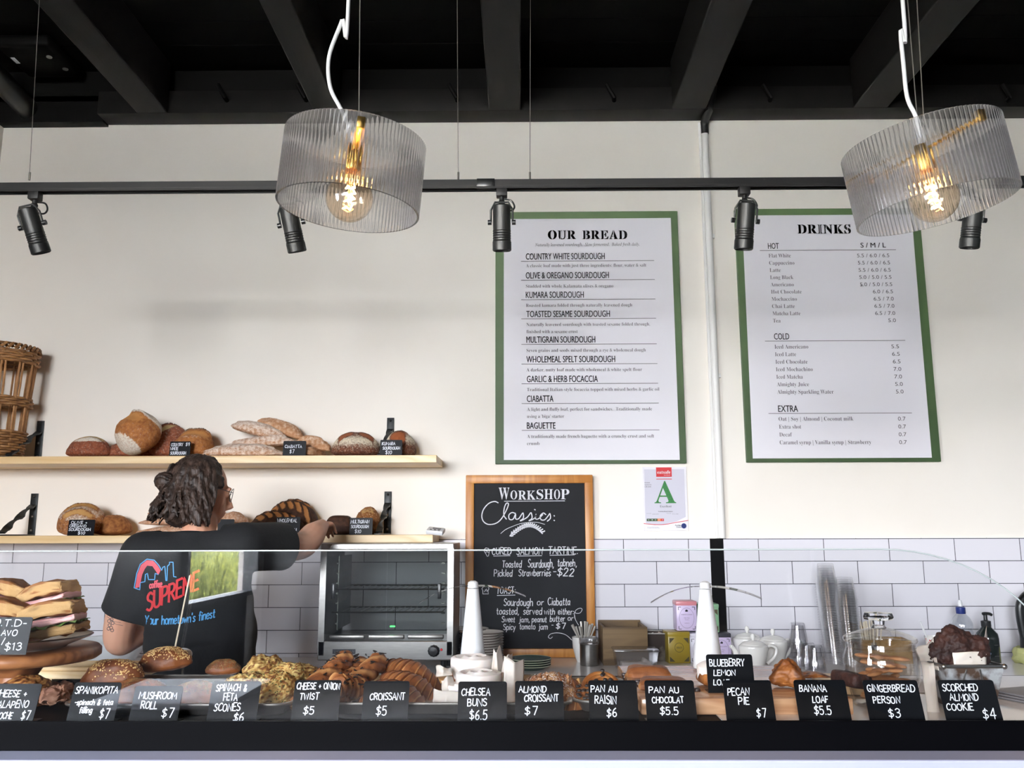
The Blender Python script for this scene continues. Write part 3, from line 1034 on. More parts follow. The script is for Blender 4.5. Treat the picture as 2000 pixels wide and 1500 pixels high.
def spot(px, py_top, lean, fore, label):
    """track spotlight; lean = sideways tilt, fore = tilt away from the viewer (degrees)"""
    q = at_y(px, 372, TR_Y)
    t = thing('track_spotlight', label, 'spotlight', (q.x, TR_Y, TR_Z - .018), group='spotlights on the track')
    part('adapter', MB().bbox((0, 0, -.012), (.036, .032, .03), .003), M['black_metal'], t)
    part('swivel', MB().cyl((0, 0, -.026), (0, 0, -.046), .008, n=12).sph((0, 0, -.046), .011), M['black_metal'], t)
    R = rot(y=lean) @ rot(x=fore)
    piv = Vector((0, 0, -.115))
    yk = MB().tube([piv + R @ Vector(v) for v in ((-.036, 0, 0), (-.036, 0, .04), (-.022, 0, .066), (.022, 0, .066), (.036, 0, .04), (.036, 0, 0))], .0035, 8)
    part('yoke', yk, M['spot_metal'], t)
    bd = MB().lathe([(0, .058), (.024, .058), (.029, .054), (.029, -.062), (.031, -.064), (.031, -.092), (.028, -.095), (.026, -.08), (0, -.078)], 28)
    part('lamp_body', bd.xf(T(piv, R)), M['spot_metal'], t)
    fn = MB()
    for k in range(5):
        fn.lathe([(.0293, .0), (.0305, .0015), (.0293, .003)], 28, (0, 0, -.03 - .008 * k))
    part('cooling_fins', fn.xf(T(piv, R)), M['black_metal'], t)
    vh = MB()
    for k in range(6):
        a = k * PI / 3
        vh.cyl((.016 * math.cos(a), .016 * math.sin(a), .0575), (.016 * math.cos(a), .016 * math.sin(a), .0588), .0035, n=8)
    part('vent_holes', vh.xf(T(piv, R)), M['black_plastic'], t)
    for s in (-1, 1):
        part('knob', MB().cyl((s * .034, 0, 0), (s * .046, 0, 0), .0085, n=14).xf(T(piv, R)), M['black_plastic'], t)
    cb = MB().tube(catmull([(0, .01, -.03), (.03, .01, -.035), (.042, .005, -.06), (.028, 0, -.075), piv + R @ Vector((0, 0, .055))]), .003, 8)
    part('cord', cb, M['black_plastic'], t)


spot(70, 372, -14, 18, 'black spotlight at the left end of the track, tilted above the shelves')
spot(572, 372, -10, 18, 'black spotlight half hidden behind the left pendant lamp')
spot(980, 372, 0, 12, 'black spotlight in front of the top left corner of the bread menu')
spot(1453, 372, 4, 12, 'black spotlight in front of the top left corner of the drinks menu')
spot(1893, 372, 5, 12, 'black spotlight half hidden behind the right pendant lamp')

# ================================================================ pendant lamps
def pendant(px, py, lean, fore, dia, label, cable_px, wires, Y=1.70):
    c = at_y(px, py, Y)
    t = thing('pendant_lamp', label, 'pendant lamp', c, (math.radians(fore), math.radians(lean), 0), group='ribbed glass pendant lamps')
    R, H = dia / 2, .150
    nr = 104

    def rm(a, z):
        return 1 + .011 * abs(math.cos(nr * a / 2))
    rib = MB().lathe([(R - .004, -H / 2), (R, -H / 2), (R, H / 2), (R - .004, H / 2)], nr * 6, rmod=rm)
    n = nr * 6
    rib.f += [(3 * n + k, 3 * n + (k + 1) % n, (k + 1) % n, k) for k in range(n)]
    part('glass_shade', rib, M['shade'], t, angle=70)
    bz = -.052
    pr = [(0, -.049)]
    for k in range(1, 15):
        a = -PI / 2 + k * (PI * .78) / 14
        pr.append((.049 * math.cos(a), .049 * math.sin(a)))
    pr += [(.024, .052), (.0175, .066)]
    b = part('bulb', MB().lathe(pr, 36, (0, 0, bz)), M['bulb'], t)
    fil = MB()
    pts = []
    for k in range(26):
        a = k * 2 * PI / 6.5 + (.5 if lean < 0 else 0)
        pts.append((.011 * math.cos(a) * (1 if k % 2 else .55), .011 * math.sin(a), bz + .034 - .0023 * k - (.004 if k % 2 else 0)))
    fil.tube(pts, .0019, 6)
    part('filament', fil, M['filament'], b)
    part('filament_stem', MB().cyl((0, 0, bz + .06), (0, 0, bz - .02), .0018, n=8), M['steel'], b)
    part('lamp_holder', MB().lathe([(0, .066), (.012, .066), (.019, .05), (.019, .012), (.0175, .008)], 24), M['brass'], t)
    brz = rot(z=15.5 if lean > 0 else 21)
    arm = MB().bbox((0, 0, .052), (.012, dia - .012, .004), .001, brz)
    part('spider_bracket', arm, M['brass'], t)
    for k in range(2):
        s = -1 if k else 1
        part('clip', MB().bbox(brz @ Vector((0, s * (R - .010), .056)), (.016, .010, .024), .003, brz), M['brass'], t)
    Mi = wm(t).inverted()
    pts = [Mi @ at_y(x, yy, Y) for x, yy in cable_px]
    e = at_y(*cable_px[-1], Y)
    pts.append(Mi @ Vector((e.x - .01, e.y, CEIL_Z)))
    part('cable', MB().tube(catmull([(0, 0, .064)] + pts, 8), .0044, 10), M['cable'], t)
    for (xb, yb, xt) in wires:
        q0 = at_y(xb, yb, Y)
        d = at_y(xt, 5, Y) - q0
        q1 = q0 + d * ((CEIL_Z - q0.z) / d.z)
        part('hanging_wire', MB().cyl(Mi @ q0, Mi @ q1, .0011, n=6), M['wire'], t)
    ld = bpy.data.lights.new('bulb_light', 'POINT')
    ld.energy, ld.color, ld.shadow_soft_size = 5.0, (1.0, .6, .25), .004
    lo = bpy.data.objects.new('bulb_light', ld)
    COL.objects.link(lo)
    lo.parent = t
    lo.location = (0, 0, bz)
    return t


pendant(688, 342, 5.0, 1.0, .292, 'ribbed glass pendant lamp hanging above the bread shelves, left of the menus', [(668, 218), (645, 170), (643, 110), (668, 40), (681, -10)], [(700, 340, 703)])
pendant(1812, 342, -9.5, 1.0, .310, 'tilted ribbed glass pendant lamp hanging in front of the drinks menu', [(1790, 232), (1772, 190), (1764, 120), (1759, 60), (1762, -10)], [(1797, 300, 1773), (1808, 300, 1791)])

# ================================================================ outside, seen only as reflections and light
struct('ground', MB().box((0, -75.5, -.06), (240, 140, .1)).box((-9, 0, -.062), (12.6, 14, .1)), M['pave'])
bush = MB()
rb = random.Random(4)
for k in range(1900):
    bx, by = max(-.5, min(.5, rb.gauss(0, .35))), max(-.7, min(.7, rb.gauss(0, .5)))
    h = rb.uniform(.8, 1.7)
    lx, ly = max(-.5, min(.35, rb.gauss(0, .25) + bx * .5)), max(-.4, min(.4, rb.gauss(0, .25) + by * .3))
    w = rb.uniform(.006, .012)
    a = rb.uniform(0, PI)
    dx, dy = w * math.cos(a), w * math.sin(a)
    p = [(bx + lx * t_ * t_, by + ly * t_ * t_, h * t_ * (1 - .12 * t_)) for t_ in (0, .35, .7, 1)]
    vs = []
    for i, (x, y, z) in enumerate(p):
        s = (1, .9, .6, .05)[i]
        vs += [(x - dx * s, y - dy * s, z), (x + dx * s, y + dy * s, z)]
    bush.add(vs, [(0, 1, 3, 2), (2, 3, 5, 4), (4, 5, 7, 6)])
tag(single('grass_bush', bush, M['leaf'], 'bright yellow green tussock grass outside the left window', 'bush', (-3.85, -6.9, .0)), kind='stuff')
hd = MB()  # added hedge, out of view, covers bright sky behind the reflected grass
for k in range(26):
    hd.sph((rb.uniform(-1.5, 1.5), rb.uniform(-.4, .4), rb.uniform(.3, .9)), rb.uniform(.35, .5), 10, 7)
hd.box((0, 0, .5), (3, .7, 1.0))
tag(single('hedge', displace(hd, .1, 4, 2), M['bark'], 'dark hedge outside behind the tussock grass', 'hedge', (-5.6, -11.5, 0)), kind='stuff')
t = thing('cafe_table', 'white cafe table in front of the counter', 'table', (-1.55, -.62, 0))
part('table_top', MB().bbox((0, 0, .735), (.62, .62, .03), .006), M['tabletop'], t)
part('pedestal', MB().cyl((0, 0, .02), (0, 0, .72), .03), M['black_metal'], t)
part('base', MB().cyl((0, 0, 0), (0, 0, .02), .2), M['black_metal'], t)

# ================================================================ printed menus on the wall
def board(name, label, cat, corners, paper_c, heading_fn):
    """green backing board with a paper poster; corners in photo pixels on the wall"""
    Yb = WALL_Y - .022
    P = [at_y(x, y, Yb) for x, y in corners]
    c = sum(P, Vector()) / 4
    t = thing(name, label, cat, (c.x, WALL_Y, c.z), group='menu boards')
    x0, x1 = (P[0].x + P[3].x) / 2, (P[1].x + P[2].x) / 2
    z1, z0 = (P[0].z + P[1].z) / 2, (P[2].z + P[3].z) / 2
    part('backing_board', MB().bbox(((x0 + x1) / 2, Yb + .011, (z0 + z1) / 2), (x1 - x0, .022, z1 - z0), .002), M['green_frame'], t, True, smooth=False)
    Yp = Yb - .004
    Q = [at_y(x, y, Yp) for x, y in paper_c]

    def sheet(u, v):
        a = Q[3].lerp(Q[2], u)
        b_ = Q[0].lerp(Q[1], u)
        p = a.lerp(b_, v)
        return Vector((p.x, Yp - .0025 * (1 - math.sin(PI * min(max(u, 0), 1))) * (.5 + .5 * math.sin(5 * v + 2 * u)) - .001, p.z))
    part('poster', MB().grid(16, 24, sheet), M['paper'], t, True)
    Yt = Yp - .0055
    big, small, line, cut = MB(), MB(), MB(), MB()

    def w(px, py, h, s, style='sans', width=None, right=False, mb=None):
        p = at_y(px, py, Yt)
        k = mpp(Yt, py) * 1.02
        fn = lambda a, b_: Vector((p.x + a, Yt, p.z + b_))
        ink(mb if mb is not None else small, s, h * k, fn, style=style, width=width * k if width else None, align=1 if right else 0)
        return p, k

    def rule(xa, xb, py):
        a, b_ = at_y(xa, py, Yt), at_y(xb, py, Yt)
        z = (a.z + b_.z) / 2
        line.box(((a.x + b_.x) / 2, Yt, z), (b_.x - a.x, .0006, .0022))
    heading_fn(w, rule, big, cut)
    part('stencil_bridges', cut, M['paper'], t, True, smooth=False)
    part('heading_lettering', big, M['ink'], t, True, smooth=False)
    part('small_lettering', small, M['ink_grey'], t, True, smooth=False)
    part('rule_lines', line, M['ink_grey'], t, True, smooth=False)
    return t, Yt


def stencil(mb, cut, w, px, py, h, s, width):
    """heavy stencil serif letters, each split by a thin paper-coloured bridge"""
    adv, x = [], 0.0
    for ch in s:
        gw = .42 if ch == ' ' else glyphs(ch, 'stencil')[2]
        adv.append((x, gw))
        x += gw + .07
    k = width / (x - .07)
    for ch, (a, gw) in zip(s, adv):
        if ch == ' ':
            continue
        p, m = w(px + a * k, py, h, ch, 'stencil', gw * k, mb=mb)
        f = {'O': .5, 'D': .40, 'B': .40, 'R': .40, 'U': .36, 'A': .5, 'I': .5, 'N': .32, 'K': .42, 'E': .42, 'S': .5}.get(ch, .4)
        cut.box((p.x + gw * k * m * f, p.y - .0006, p.z + h * m / 2), (1.0 * m, .0006, h * m * 1.12))


BREADS = [(507, 518.5, 1027, 151, 'COUNTRY WHITE SOURDOUGH', ['A classic loaf made with just three ingredients: flour, water & salt'], [230]),
          (544, 558.5, 1027, 159, 'OLIVE & OREGANO SOURDOUGH', ['Studded with whole Kalamata olives & oregano'], [167]),
          (582, 596, 1027, 111, 'KUMARA SOURDOUGH', ['Roasted kumara folded through naturally leavened dough'], [203]),
          (619.5, 633.5, 1028, 160, 'TOASTED SESAME SOURDOUGH', ['Naturally leavened sourdough with toasted sesame folded through,', 'finished with a sesame crust'], [236, 98]),
          (669.5, 684, 1028, 132, 'MULTIGRAIN SOURDOUGH', ['Seven grains and seeds mixed through a rye & wholemeal dough'], [228]),
          (708, 722, 1028, 170, 'WHOLEMEAL SPELT SOURDOUGH', ['A darker, nutty loaf made with wholemeal & white spelt flour'], [221]),
          (746.5, 760.5, 1029, 136, 'GARLIC & HERB FOCACCIA', ['Traditional Italian-style focaccia topped with mixed herbs & garlic oil'], [253]),
          (785, 799, 1029, 51, 'CIABATTA', ['A light and fluffy loaf, perfect for sandwiches.  Traditionally made', "using a 'biga' starter"], [239, 71]),
          (837.5, 852, 1029, 55, 'BAGUETTE', ['A traditionally made french baguette with a crunchy crust and soft', 'crumb'], [243, 24])]


def bread_menu(w, rule, big, cut):
    stencil(big, cut, w, 1070, 467, 17.5, 'OUR BREAD', 155)
    w(1045, 481, 6, 'Naturally leavened sourdough.  Slow fermented.  Baked fresh daily.', 'italic', 200)
    for k, (y1, y2, x, wd, s, ls, ws) in enumerate(BREADS):
        w(x, y1, 12.5, s, 'bold', wd, mb=big)
        rule(1017.5 + k * .2, 1277.5 + k * 1.3, y1 + 2.6)
        for j, (ln, lw) in enumerate(zip(ls, ws)):
            w(x + .3, y2 + 3.5 + 13.8 * j, 6.4, ln, 'light', lw)


board('bread_menu', 'green-edged bread menu poster headed OUR BREAD', 'menu', [(968, 414), (1324, 412), (1340, 905), (967, 906)],
      [(984, 428), (1310, 426), (1327.5, 898.5), (984, 898.5)], bread_menu)

HOT = [('Flat White', '5.5 / 6.0 / 6.5', 42), ('Cappuccino', '5.5 / 6.0 / 6.5', 48), ('Latte', '5.5 / 6.0 / 6.5', 21), ('Long Black', '5.0 / 5.0 / 5.5', 44), ('Americano', '5.0 / 5.0 / 5.5', 44),
       ('Hot Chocolate', '6.0 / 6.5', 58), ('Mochaccino', '6.5 / 7.0', 48), ('Chai Latte', '6.5 / 7.0', 43), ('Matcha Latte', '6.5 / 7.0', 53), ('Tea', '5.0', 14)]
COLD = [('Iced Americano', '5.5', 64), ('Iced Latte', '6.5', 40), ('Iced Chocolate', '6.5', 61), ('Iced Mochachino', '7.0', 70), ('Iced Matcha', '7.0', 50), ('Almighty Juice', '5.0', 61), ('Almighty Sparkling Water', '5.0', 107)]
EXTRA = [('Oat | Soy | Almond | Coconut milk', '0.7', 142), ('Extra shot', '0.7', 42), ('Decaf', '0.7', 24), ('Caramel syrup | Vanilla syrup | Strawberry', '0.7', 174)]


def drinks_menu(w, rule, big, cut):
    stencil(big, cut, w, 1558, 456, 18, 'DRINKS', 104)
    w(1500, 486, 11.5, 'HOT', 'bold', 21, mb=big)
    w(1681, 483.5, 9.5, 'S / M / L', 'bold', 48, mb=big)
    rule(1484, 1750, 488.5)
    for k, (a, b, wd) in enumerate(HOT):
        y = 503 + 14.1 * k
        w(1501.5 + .95 * k, y, 7.6, a, 'light', wd)
        w(1737 + 1.45 * k, y - .8, 7.2, b, 'sans', {15: 61, 9: 38, 3: 14.5}[len(b)], right=True)
    w(1512, 663, 12, 'COLD', 'bold', 29, mb=big)
    rule(1494, 1768, 665.5)
    for k, (a, b, wd) in enumerate(COLD):
        y = 681 + 14.7 * k
        w(1513 + .9 * k, y, 7.8, a, 'light', wd)
        w(1756 + 1.5 * k, y - .8, 7.4, b, 'sans', 14.5, right=True)
    w(1520, 804.5, 12.5, 'EXTRA', 'bold', 38, mb=big)
    rule(1501, 1781, 807)
    for k, (a, b, wd) in enumerate(EXTRA):
        y = 822 + 15.3 * k
        w(1521 + .7 * k, y, 7.8, a, 'light', wd)
        w(1769 + .8 * k, y - .6, 7.4, b, 'sans', 14.5, right=True)


board('drinks_menu', 'green-edged drinks price list poster headed DRINKS', 'menu', [(1435, 408), (1795, 406), (1839, 901.5), (1459, 903)],
      [(1449, 421), (1780, 419), (1819.5, 894), (1470, 895.5)], drinks_menu)

# ---------------------------------------------------------------- food grade certificate
Yc = WALL_Y - .006
C4 = [at_y(x, y, Yc) for x, y in ((1254.5, 912.5), (1340, 912), (1344.5, 1036.5), (1257.5, 1037))]
t = thing('grade_certificate', 'food safety certificate with a big green letter A on the white wall', 'certificate', (at_y(1299, 975, WALL_Y).x, WALL_Y, at_y(1299, 975, WALL_Y).z))


def cuv(u, v, off=0.0):
    p = C4[3].lerp(C4[2], u).lerp(C4[0].lerp(C4[1], u), v)
    return Vector((p.x, Yc - off, p.z))


mb = MB().grid(1, 1, lambda u, v: cuv(u, v, .001))
mb.add([cuv(0, 0, -.004), cuv(1, 0, -.004), cuv(1, 1, -.004), cuv(0, 1, -.004)], [(0, 1, 2, 3)])
mb.f += [(0, 1, 5, 4), (1, 3, 6, 5), (3, 2, 7, 6), (2, 0, 4, 7)]
part('sheet', mb, M['paper'], t, True, smooth=False)
cq = lambda pts, off: MB().add([cuv(u, v, off) for u, v in pts], [tuple(range(len(pts)))])
part('lavender_field', cq([(.04, .2), (.05, .12), (.25, .09), (.5, .105), (.75, .15), (.95, .215), (.95, .965), (.04, .965)], .0016), M['lav'], t, True, smooth=False)
part('red_banner', cq([(.31, .845), (.665, .845), (.665, .995), (.31, .995)], .0022).merge(cq([(.31, .805), (.665, .805), (.665, .815), (.31, .815)], .0022)), M['red_sign'], t, True, smooth=False)
cs = (C4[1] - C4[0]).length
fn = lambda u, v, off=.003: (lambda a, b: cuv(u + a / cs, v + b / (cs * 1.456), off))
part('letter_grade', ink(MB(), 'A', .375 * cs * 1.456 * .93, fn(.255, .43), style='serif', width=.49 * cs), M['green_sign'], t, True, smooth=False)
mb = MB()
for (u, v, h, s, st, wd) in ((.04, .745, .016, 'FOOD', 'serif', .12), (.04, .712, .016, 'SAFETY', 'serif', .16), (.04, .682, .016, 'GRADE', 'serif', .15), (.375, .365, .034, 'Excellent', 'light', .26),
                             (.33, .295, .014, 'Workshop Bread Company', 'serif', .33), (.07, .268, .008, 'Issued date', 'light', .11), (.2, .256, .009, '02/05/2023', 'light', .14), (.52, .268, .008, 'Expiry date', 'light', .1), (.65, .256, .009, '05 Nov 2024', 'light', .14),
                             (.08, .055, .008, 'This is to certify that the premises', 'light', .26), (.08, .04, .008, 'was graded under the food bylaw', 'light', .28), (.7, .075, .02, 'Auckland', 'bold', .16), (.73, .048, .02, 'Council', 'bold', .13)):
    ink(mb, s, h * cs * 1.456, fn(u, v), style=st, width=wd * cs)
part('lettering', mb, M['ink_grey'], t, True, smooth=False)
mb = ink(MB(), 'eatsafe', .05 * cs * 1.456, fn(.335, .895), style='serif', width=.3 * cs)
ink(mb, 'Auckland', .014 * cs * 1.456, fn(.48, .866), style='light', width=.15 * cs)
for k in range(5):
    ink(mb, 'ABCDE'[k], .02 * cs * 1.456, fn(.1 + .078 * k, .162, .0035), style='serif', width=.025 * cs)
part('white_lettering', mb, M['white_plastic'], t, True, smooth=False)
part('grade_scale', cq([(.07, .15), (.31, .15), (.31, .19), (.07, .19)], .0022), M['green_frame'], t, True, smooth=False)
part('orange_scale', cq([(.31, .15), (.39, .15), (.39, .19), (.31, .19)], .0022), M['orange_sign'], t, True, smooth=False)
mb = cq([(.39, .15), (.455, .15), (.455, .19), (.39, .19)], .0022)
pen(mb, [[(u, .115 - .02 * math.sin(PI * min(u, .7) / .7 * .9) + .1 * max(0, u - .35) ** 1.6) for u in [k / 20 for k in range(21)]]], .009, lambda a, b: cuv(a, b, .0026))
part('red_swoosh', mb, M['red_sign'], t, True, smooth=False)
part('council_mark', MB().lathe([(.0, 0), (.012, .0), (.012, .001), (0, .001)], 20).xf(T(cuv(.9, .075, .003), rot(90))), M['navy'], t, True, smooth=False)

# ---------------------------------------------------------------- chalkboard
Yk = WALL_Y - .05
K = [at_y(x, y, Yk) for x, y in ((910.5, 928), (1155.5, 927), (1166, 1273), (907, 1273))]
x0, x1, z1 = (K[0].x + K[3].x) / 2, (K[1].x + K[2].x) / 2, K[0].z
z0 = CTR + .001
t = thing('chalkboard', 'timber-framed chalkboard listing salmon tartine and toast, standing on the back counter', 'chalkboard', ((x0 + x1) / 2, Yk, z0))
fw, dp = .039, .028
mb = MB()
Yf = Yk + dp / 2
for (c, s) in ((((x0 + x1) / 2, Yf, z1 - fw / 2), (x1 - x0, dp, fw)), (((x0 + x1) / 2, Yf, z0 + fw / 2), (x1 - x0, dp, fw))):
    part('frame_rail', MB().bbox(c, s, .004), M['oak_frame'], t, True)
for xx in (x0 + fw / 2, x1 - fw / 2):
    part('frame_stile', MB().bbox((xx, Yf, (z0 + z1) / 2), (fw, dp - .001, z1 - z0 - .002), .004), M['oak_frame'], t, True)
part('slate_panel', MB().box(((x0 + x1) / 2, Yf + .003, (z0 + z1) / 2), (x1 - x0 - .04, .01, z1 - z0 - .04)), M['chalkboard'], t, True, smooth=False)
Yw = Yf - .0035
kf = lambda px, py: (lambda a, b: at_y(px + a, py - b, Yw))
mb = MB()
for (px, py, h, wd, s, pw) in ((961, 1083, 13, 37, 'CURED', 1.5), (1009, 1083, 14, 50, 'SALMON', 1.5), (1071, 1082, 14, 57, 'TARTINE.', 1.5), (981, 1108, 13, 37, 'Toasted', 1.4), (1031, 1108, 15, 50, 'Sourdough,', 1.4),
                               (1089, 1106, 14, 37, 'tabneh,', 1.4), (965, 1126, 13, 35, 'Pickled', 1.4), (1013, 1125, 13, 62, 'Strawberries', 1.4), (1080, 1122, 12, 5, '-', 1.4), (1088, 1125, 15, 32, '$22', 1.8), (970, 1159, 13, 36, 'TOAST:', 1.5),
                               (984, 1183, 14, 56, 'Sourdough', 1.5), (1049, 1182, 12, 12, 'or', 1.4), (1070, 1182, 14, 43, 'Ciabatta', 1.4), (970, 1200, 13, 43, 'toasted,', 1.4), (1022, 1200, 13, 36, 'served', 1.4), (1063, 1200, 12, 20, 'with', 1.3),
                               (1090, 1200, 12, 30, 'either:', 1.3), (980, 1215, 11, 25, 'Sweet', 1.3), (1014, 1215, 11, 20, 'jam,', 1.3), (1039, 1215, 11, 28, 'peanut', 1.3), (1074, 1214, 12, 29, 'butter', 1.3), (1109, 1212, 10, 10, 'or', 1.3),
                               (983, 1230, 11, 23, 'Spicy', 1.3), (1015, 1229, 11, 30, 'tomato', 1.3), (1052, 1229, 11, 17, 'jam', 1.3), (1077, 1226, 11, 3, '-', 1.2), (1086, 1228, 11, 17, '$7', 1.7)):
    pen(mb, hand(s, h, width=wd, jit=.04, slant=.08), pw, kf(px, py))
for (xa, xb, y) in ((964, 996, 1086), (1011, 1058, 1086), (1074, 1122, 1084.5), (971, 1006, 1163), (985, 1103, 979)):
    pen(mb, [[(0, 0), (xb - xa, .8)]], 1.2, kf(xa, y))
part('lettering', mb, M['chalk'], t, True, smooth=False)
mb = MB()
for (s, px, py, h, wd) in (('W', 974, 975, 23, 21), ('O', 997, 975, 17, 13), ('R', 1012, 976, 18, 16), ('K', 1029, 976, 18, 17), ('S', 1048, 975, 19, 13), ('H', 1063, 975, 20, 17), ('O', 1082, 975, 19, 12), ('P', 1095, 975, 20, 17)):
    ink(mb, s, h, kf(px, py), style='serif', width=wd)
part('heading_lettering', mb, M['chalk'], t, True, smooth=False)
mb = MB()
sw = [[(973, 982), (966, 979.5), (955, 983), (945, 994), (941, 1007), (944, 1018), (953, 1024), (966, 1023), (976, 1017), (984, 1006), (991, 992), (993, 984), (989, 983), (985, 992), (984, 1006), (989, 1014)],
      [(1007, 1003), (1000, 1001), (994, 1006), (995, 1014), (1002, 1014), (1007, 1004), (1007, 1013), (1013, 1013), (1020, 1003), (1022, 1003), (1022, 1012), (1016, 1017), (1020, 1016), (1030, 1010), (1036, 1002), (1038, 1003), (1039, 1012), (1033, 1017), (1037, 1016), (1045, 1011), (1047, 1003), (1046, 1013), (1052, 1013), (1060, 1005)],
      [(1066, 1005), (1061, 1002), (1055, 1008), (1057, 1015), (1064, 1015), (1071, 1007), (1074, 1003), (1075, 1012), (1069, 1018)], [(1044, 995), (1045.5, 996)], [(1082, 1007), (1083, 1008)], [(1082, 1016), (1083, 1017)]]
for s in sw:
    pen(mb, [[(p.x - 941, 1024 - p.y) for p in catmull([(a, b, 0) for a, b in s], 5)]], 2.0, kf(941, 1024))
fl = [[(1127, 1216), (1122, 1205), (1124, 1193), (1132, 1188), (1137, 1190), (1133, 1197), (1126, 1198), (1122, 1196), (1124, 1210), (1130, 1221)], [(1118, 1251), (1105, 1240), (1090, 1236), (1076, 1238), (1071, 1244), (1075, 1247), (1079, 1244)],
      [(978, 1042), (988, 1034), (1004, 1027), (1020, 1022), (1046, 1020), (1064, 1024)]]
for s in fl:
    pen(mb, [[(p.x - 941, 1024 - p.y) for p in catmull([(a, b, 0) for a, b in s], 5)]], 1.0, kf(941, 1024))
part('script_lettering', mb, M['chalk'], t, True, smooth=False)
mb = MB()
for k in range(34):                       # wheat ear drawing
    f = k / 33
    cx, cy = 996 + 62 * f, 1048 - 26 * math.sin(PI * min(1, f * .78 + .02)) + (6 * f)
    a = math.atan2(12 - 30 * f, 26) + (.7 if k % 2 else -.6)
    pen(mb, [[(cx - 941, 1024 - cy), (cx - 941 + 3.5 * math.cos(a), 1024 - cy + 3.5 * math.sin(a)), (cx - 941 + 6 * math.cos(a + .2), 1024 - cy + 6 * math.sin(a + .2))]], 2.4, kf(941, 1024))
for px, py, poly in ((945, 1082, [(0, 8), (4, 12), (9, 11), (11, 6), (9, -4), (7, -5), (1, 5), (0, 8), (10, 3), (3, 3)]), (941, 1160, [(2, 0), (2, 7), (0, 10), (3, 14), (12, 14), (14, 10), (12, 6), (13, 0), (2, 0)]), (944, 1160, [(2, 4), (6, 10), (8, 4), (3, 8), (9, 7)])):
    pen(mb, [poly], 1.1, kf(px, py))
part('chalk_drawings', mb, M['chalk'], t, True, smooth=False)

# ================================================================ bread shelves
SH_Y = 3.80
def shelf(label, ytop_px, xr_px):
    z = at_y(600, ytop_px, SH_Y).z
    xr = at_y(xr_px, ytop_px + 8, SH_Y).x
    t = thing('bread_shelf', label, 'shelf', (LEFT_X, WALL_Y, z))
    part('plank', MB().bbox(((LEFT_X + .002 + xr) / 2, (SH_Y + WALL_Y) / 2, z - .0165), (xr - LEFT_X - .004, WALL_Y - SH_Y, .033), .002), M['pine'], t, True, smooth=False)
    return t, z


t_up, ZU = shelf('upper pale timber bread shelf on the white wall', 889.5, 853)
t_lo, ZL = shelf('lower pale timber bread shelf just above the white tiles', 1045, 846)


def bracket(label, z, px, pytop):
    q = at_y(px, pytop, WALL_Y - .004)
    h = q.z - z
    b = MB().bbox((q.x, WALL_Y - .003, z + h / 2), (.034, .006, h), .001)
    b.bbox((q.x, WALL_Y - .14, z + .003), (.034, .27, .006), .001)
    p0, p1 = Vector((q.x, WALL_Y - .012, z + h * .72)), Vector((q.x, WALL_Y - .24, z + .012))
    n = 40
    vs, fs = [], []
    ax = (p1 - p0).normalized()
    u = Vector((1, 0, 0))
    v = ax.cross(u)
    for i in range(n + 1):
        f = i / n
        a = PI * 2 * max(0, min(1, (f - .1) / .8))
        p = p0.lerp(p1, f)
        uu = u * math.cos(a) + v * math.sin(a)
        vv = ax.cross(uu)
        for su, sv in ((1, 1), (-1, 1), (-1, -1), (1, -1)):
            vs.append(p + uu * .015 * su + vv * .0035 * sv)
    for i in range(n):
        for k in range(4):
            fs.append((i * 4 + k, i * 4 + (k + 1) % 4, i * 4 + 4 + (k + 1) % 4, i * 4 + 4 + k))
    fs += [(3, 2, 1, 0), (n * 4, n * 4 + 1, n * 4 + 2, n * 4 + 3)]
    b.add(vs, fs)
    o = thing('shelf_bracket', label, 'bracket', (q.x, WALL_Y, z + .001), group='iron shelf brackets')
    part('iron_strap', b, M['iron'], o, True)
    for zz in (z + h * .93, z + h * .45, z + h * .12):
        part('screw', MB().sph((q.x, WALL_Y - .008, zz), (.006, .004, .006), 10, 6), M['steel_dark'] if zz < z + h * .8 else M['black_plastic'], o, True)


bracket('black iron bracket with twisted brace beside the wicker basket', ZU, 80, 822)
bracket('black iron bracket behind the kumara loaves at the right of the upper shelf', ZU, 763, 816)
bracket('black iron bracket with twisted brace left of the olive loaf, lower shelf', ZL, 68, 964)
bracket('black iron bracket right of the seeded multigrain loaf, lower shelf', ZL, 758, 960)

# wicker basket at the left end of the upper shelf
bq = at_y(-16, 890, 3.93)
t = thing('wicker_basket', 'tall brown wicker bread basket at the left end of the upper shelf', 'basket', (bq.x, 3.93, ZU))
kb = mpp(3.93, 800)
def wv(r, z, tr, n, ph, amp):
    return [((r + amp * math.cos(n * a + ph)) * math.cos(a), (r + amp * math.cos(n * a + ph)) * math.sin(a), z) for a in [2 * PI * k / 96 for k in range(96)]]
mb = MB()
for k in range(11):
    z = .006 + .0115 * k
    mb.tube(wv(.118 + .01 * k / 10, z, .006, 12, PI * (k % 2), .006), .0062, 6, closed=True)
part('woven_base', mb, M['wicker'], t)
mb = MB()
for k in range(12):
    a = 2 * PI * k / 12 + .1
    for d in (-.05, .05):
        mb.tube([((r) * math.cos(a + d * q), r * math.sin(a + d * q), z) for r, z, q in ((.12, .05, 1), (.128, .22, .6), (.138, .33, 1.2), (.15, .50, 1))], .0052, 6)
part('stakes', mb, M['wicker_pale'], t)
mb = MB()
for k in range(4):
    mb.tube(wv(.137, .245 + .0105 * k, .006, 12, PI * (k % 2), .007), .0062, 6, closed=True)
part('middle_band', mb, M['wicker'], t)
mb = MB()
for k in range(5):
    mb.tube(wv(.150, .445 + .0115 * k, .006, 12, PI * (k % 2), .007), .0066, 6, closed=True)
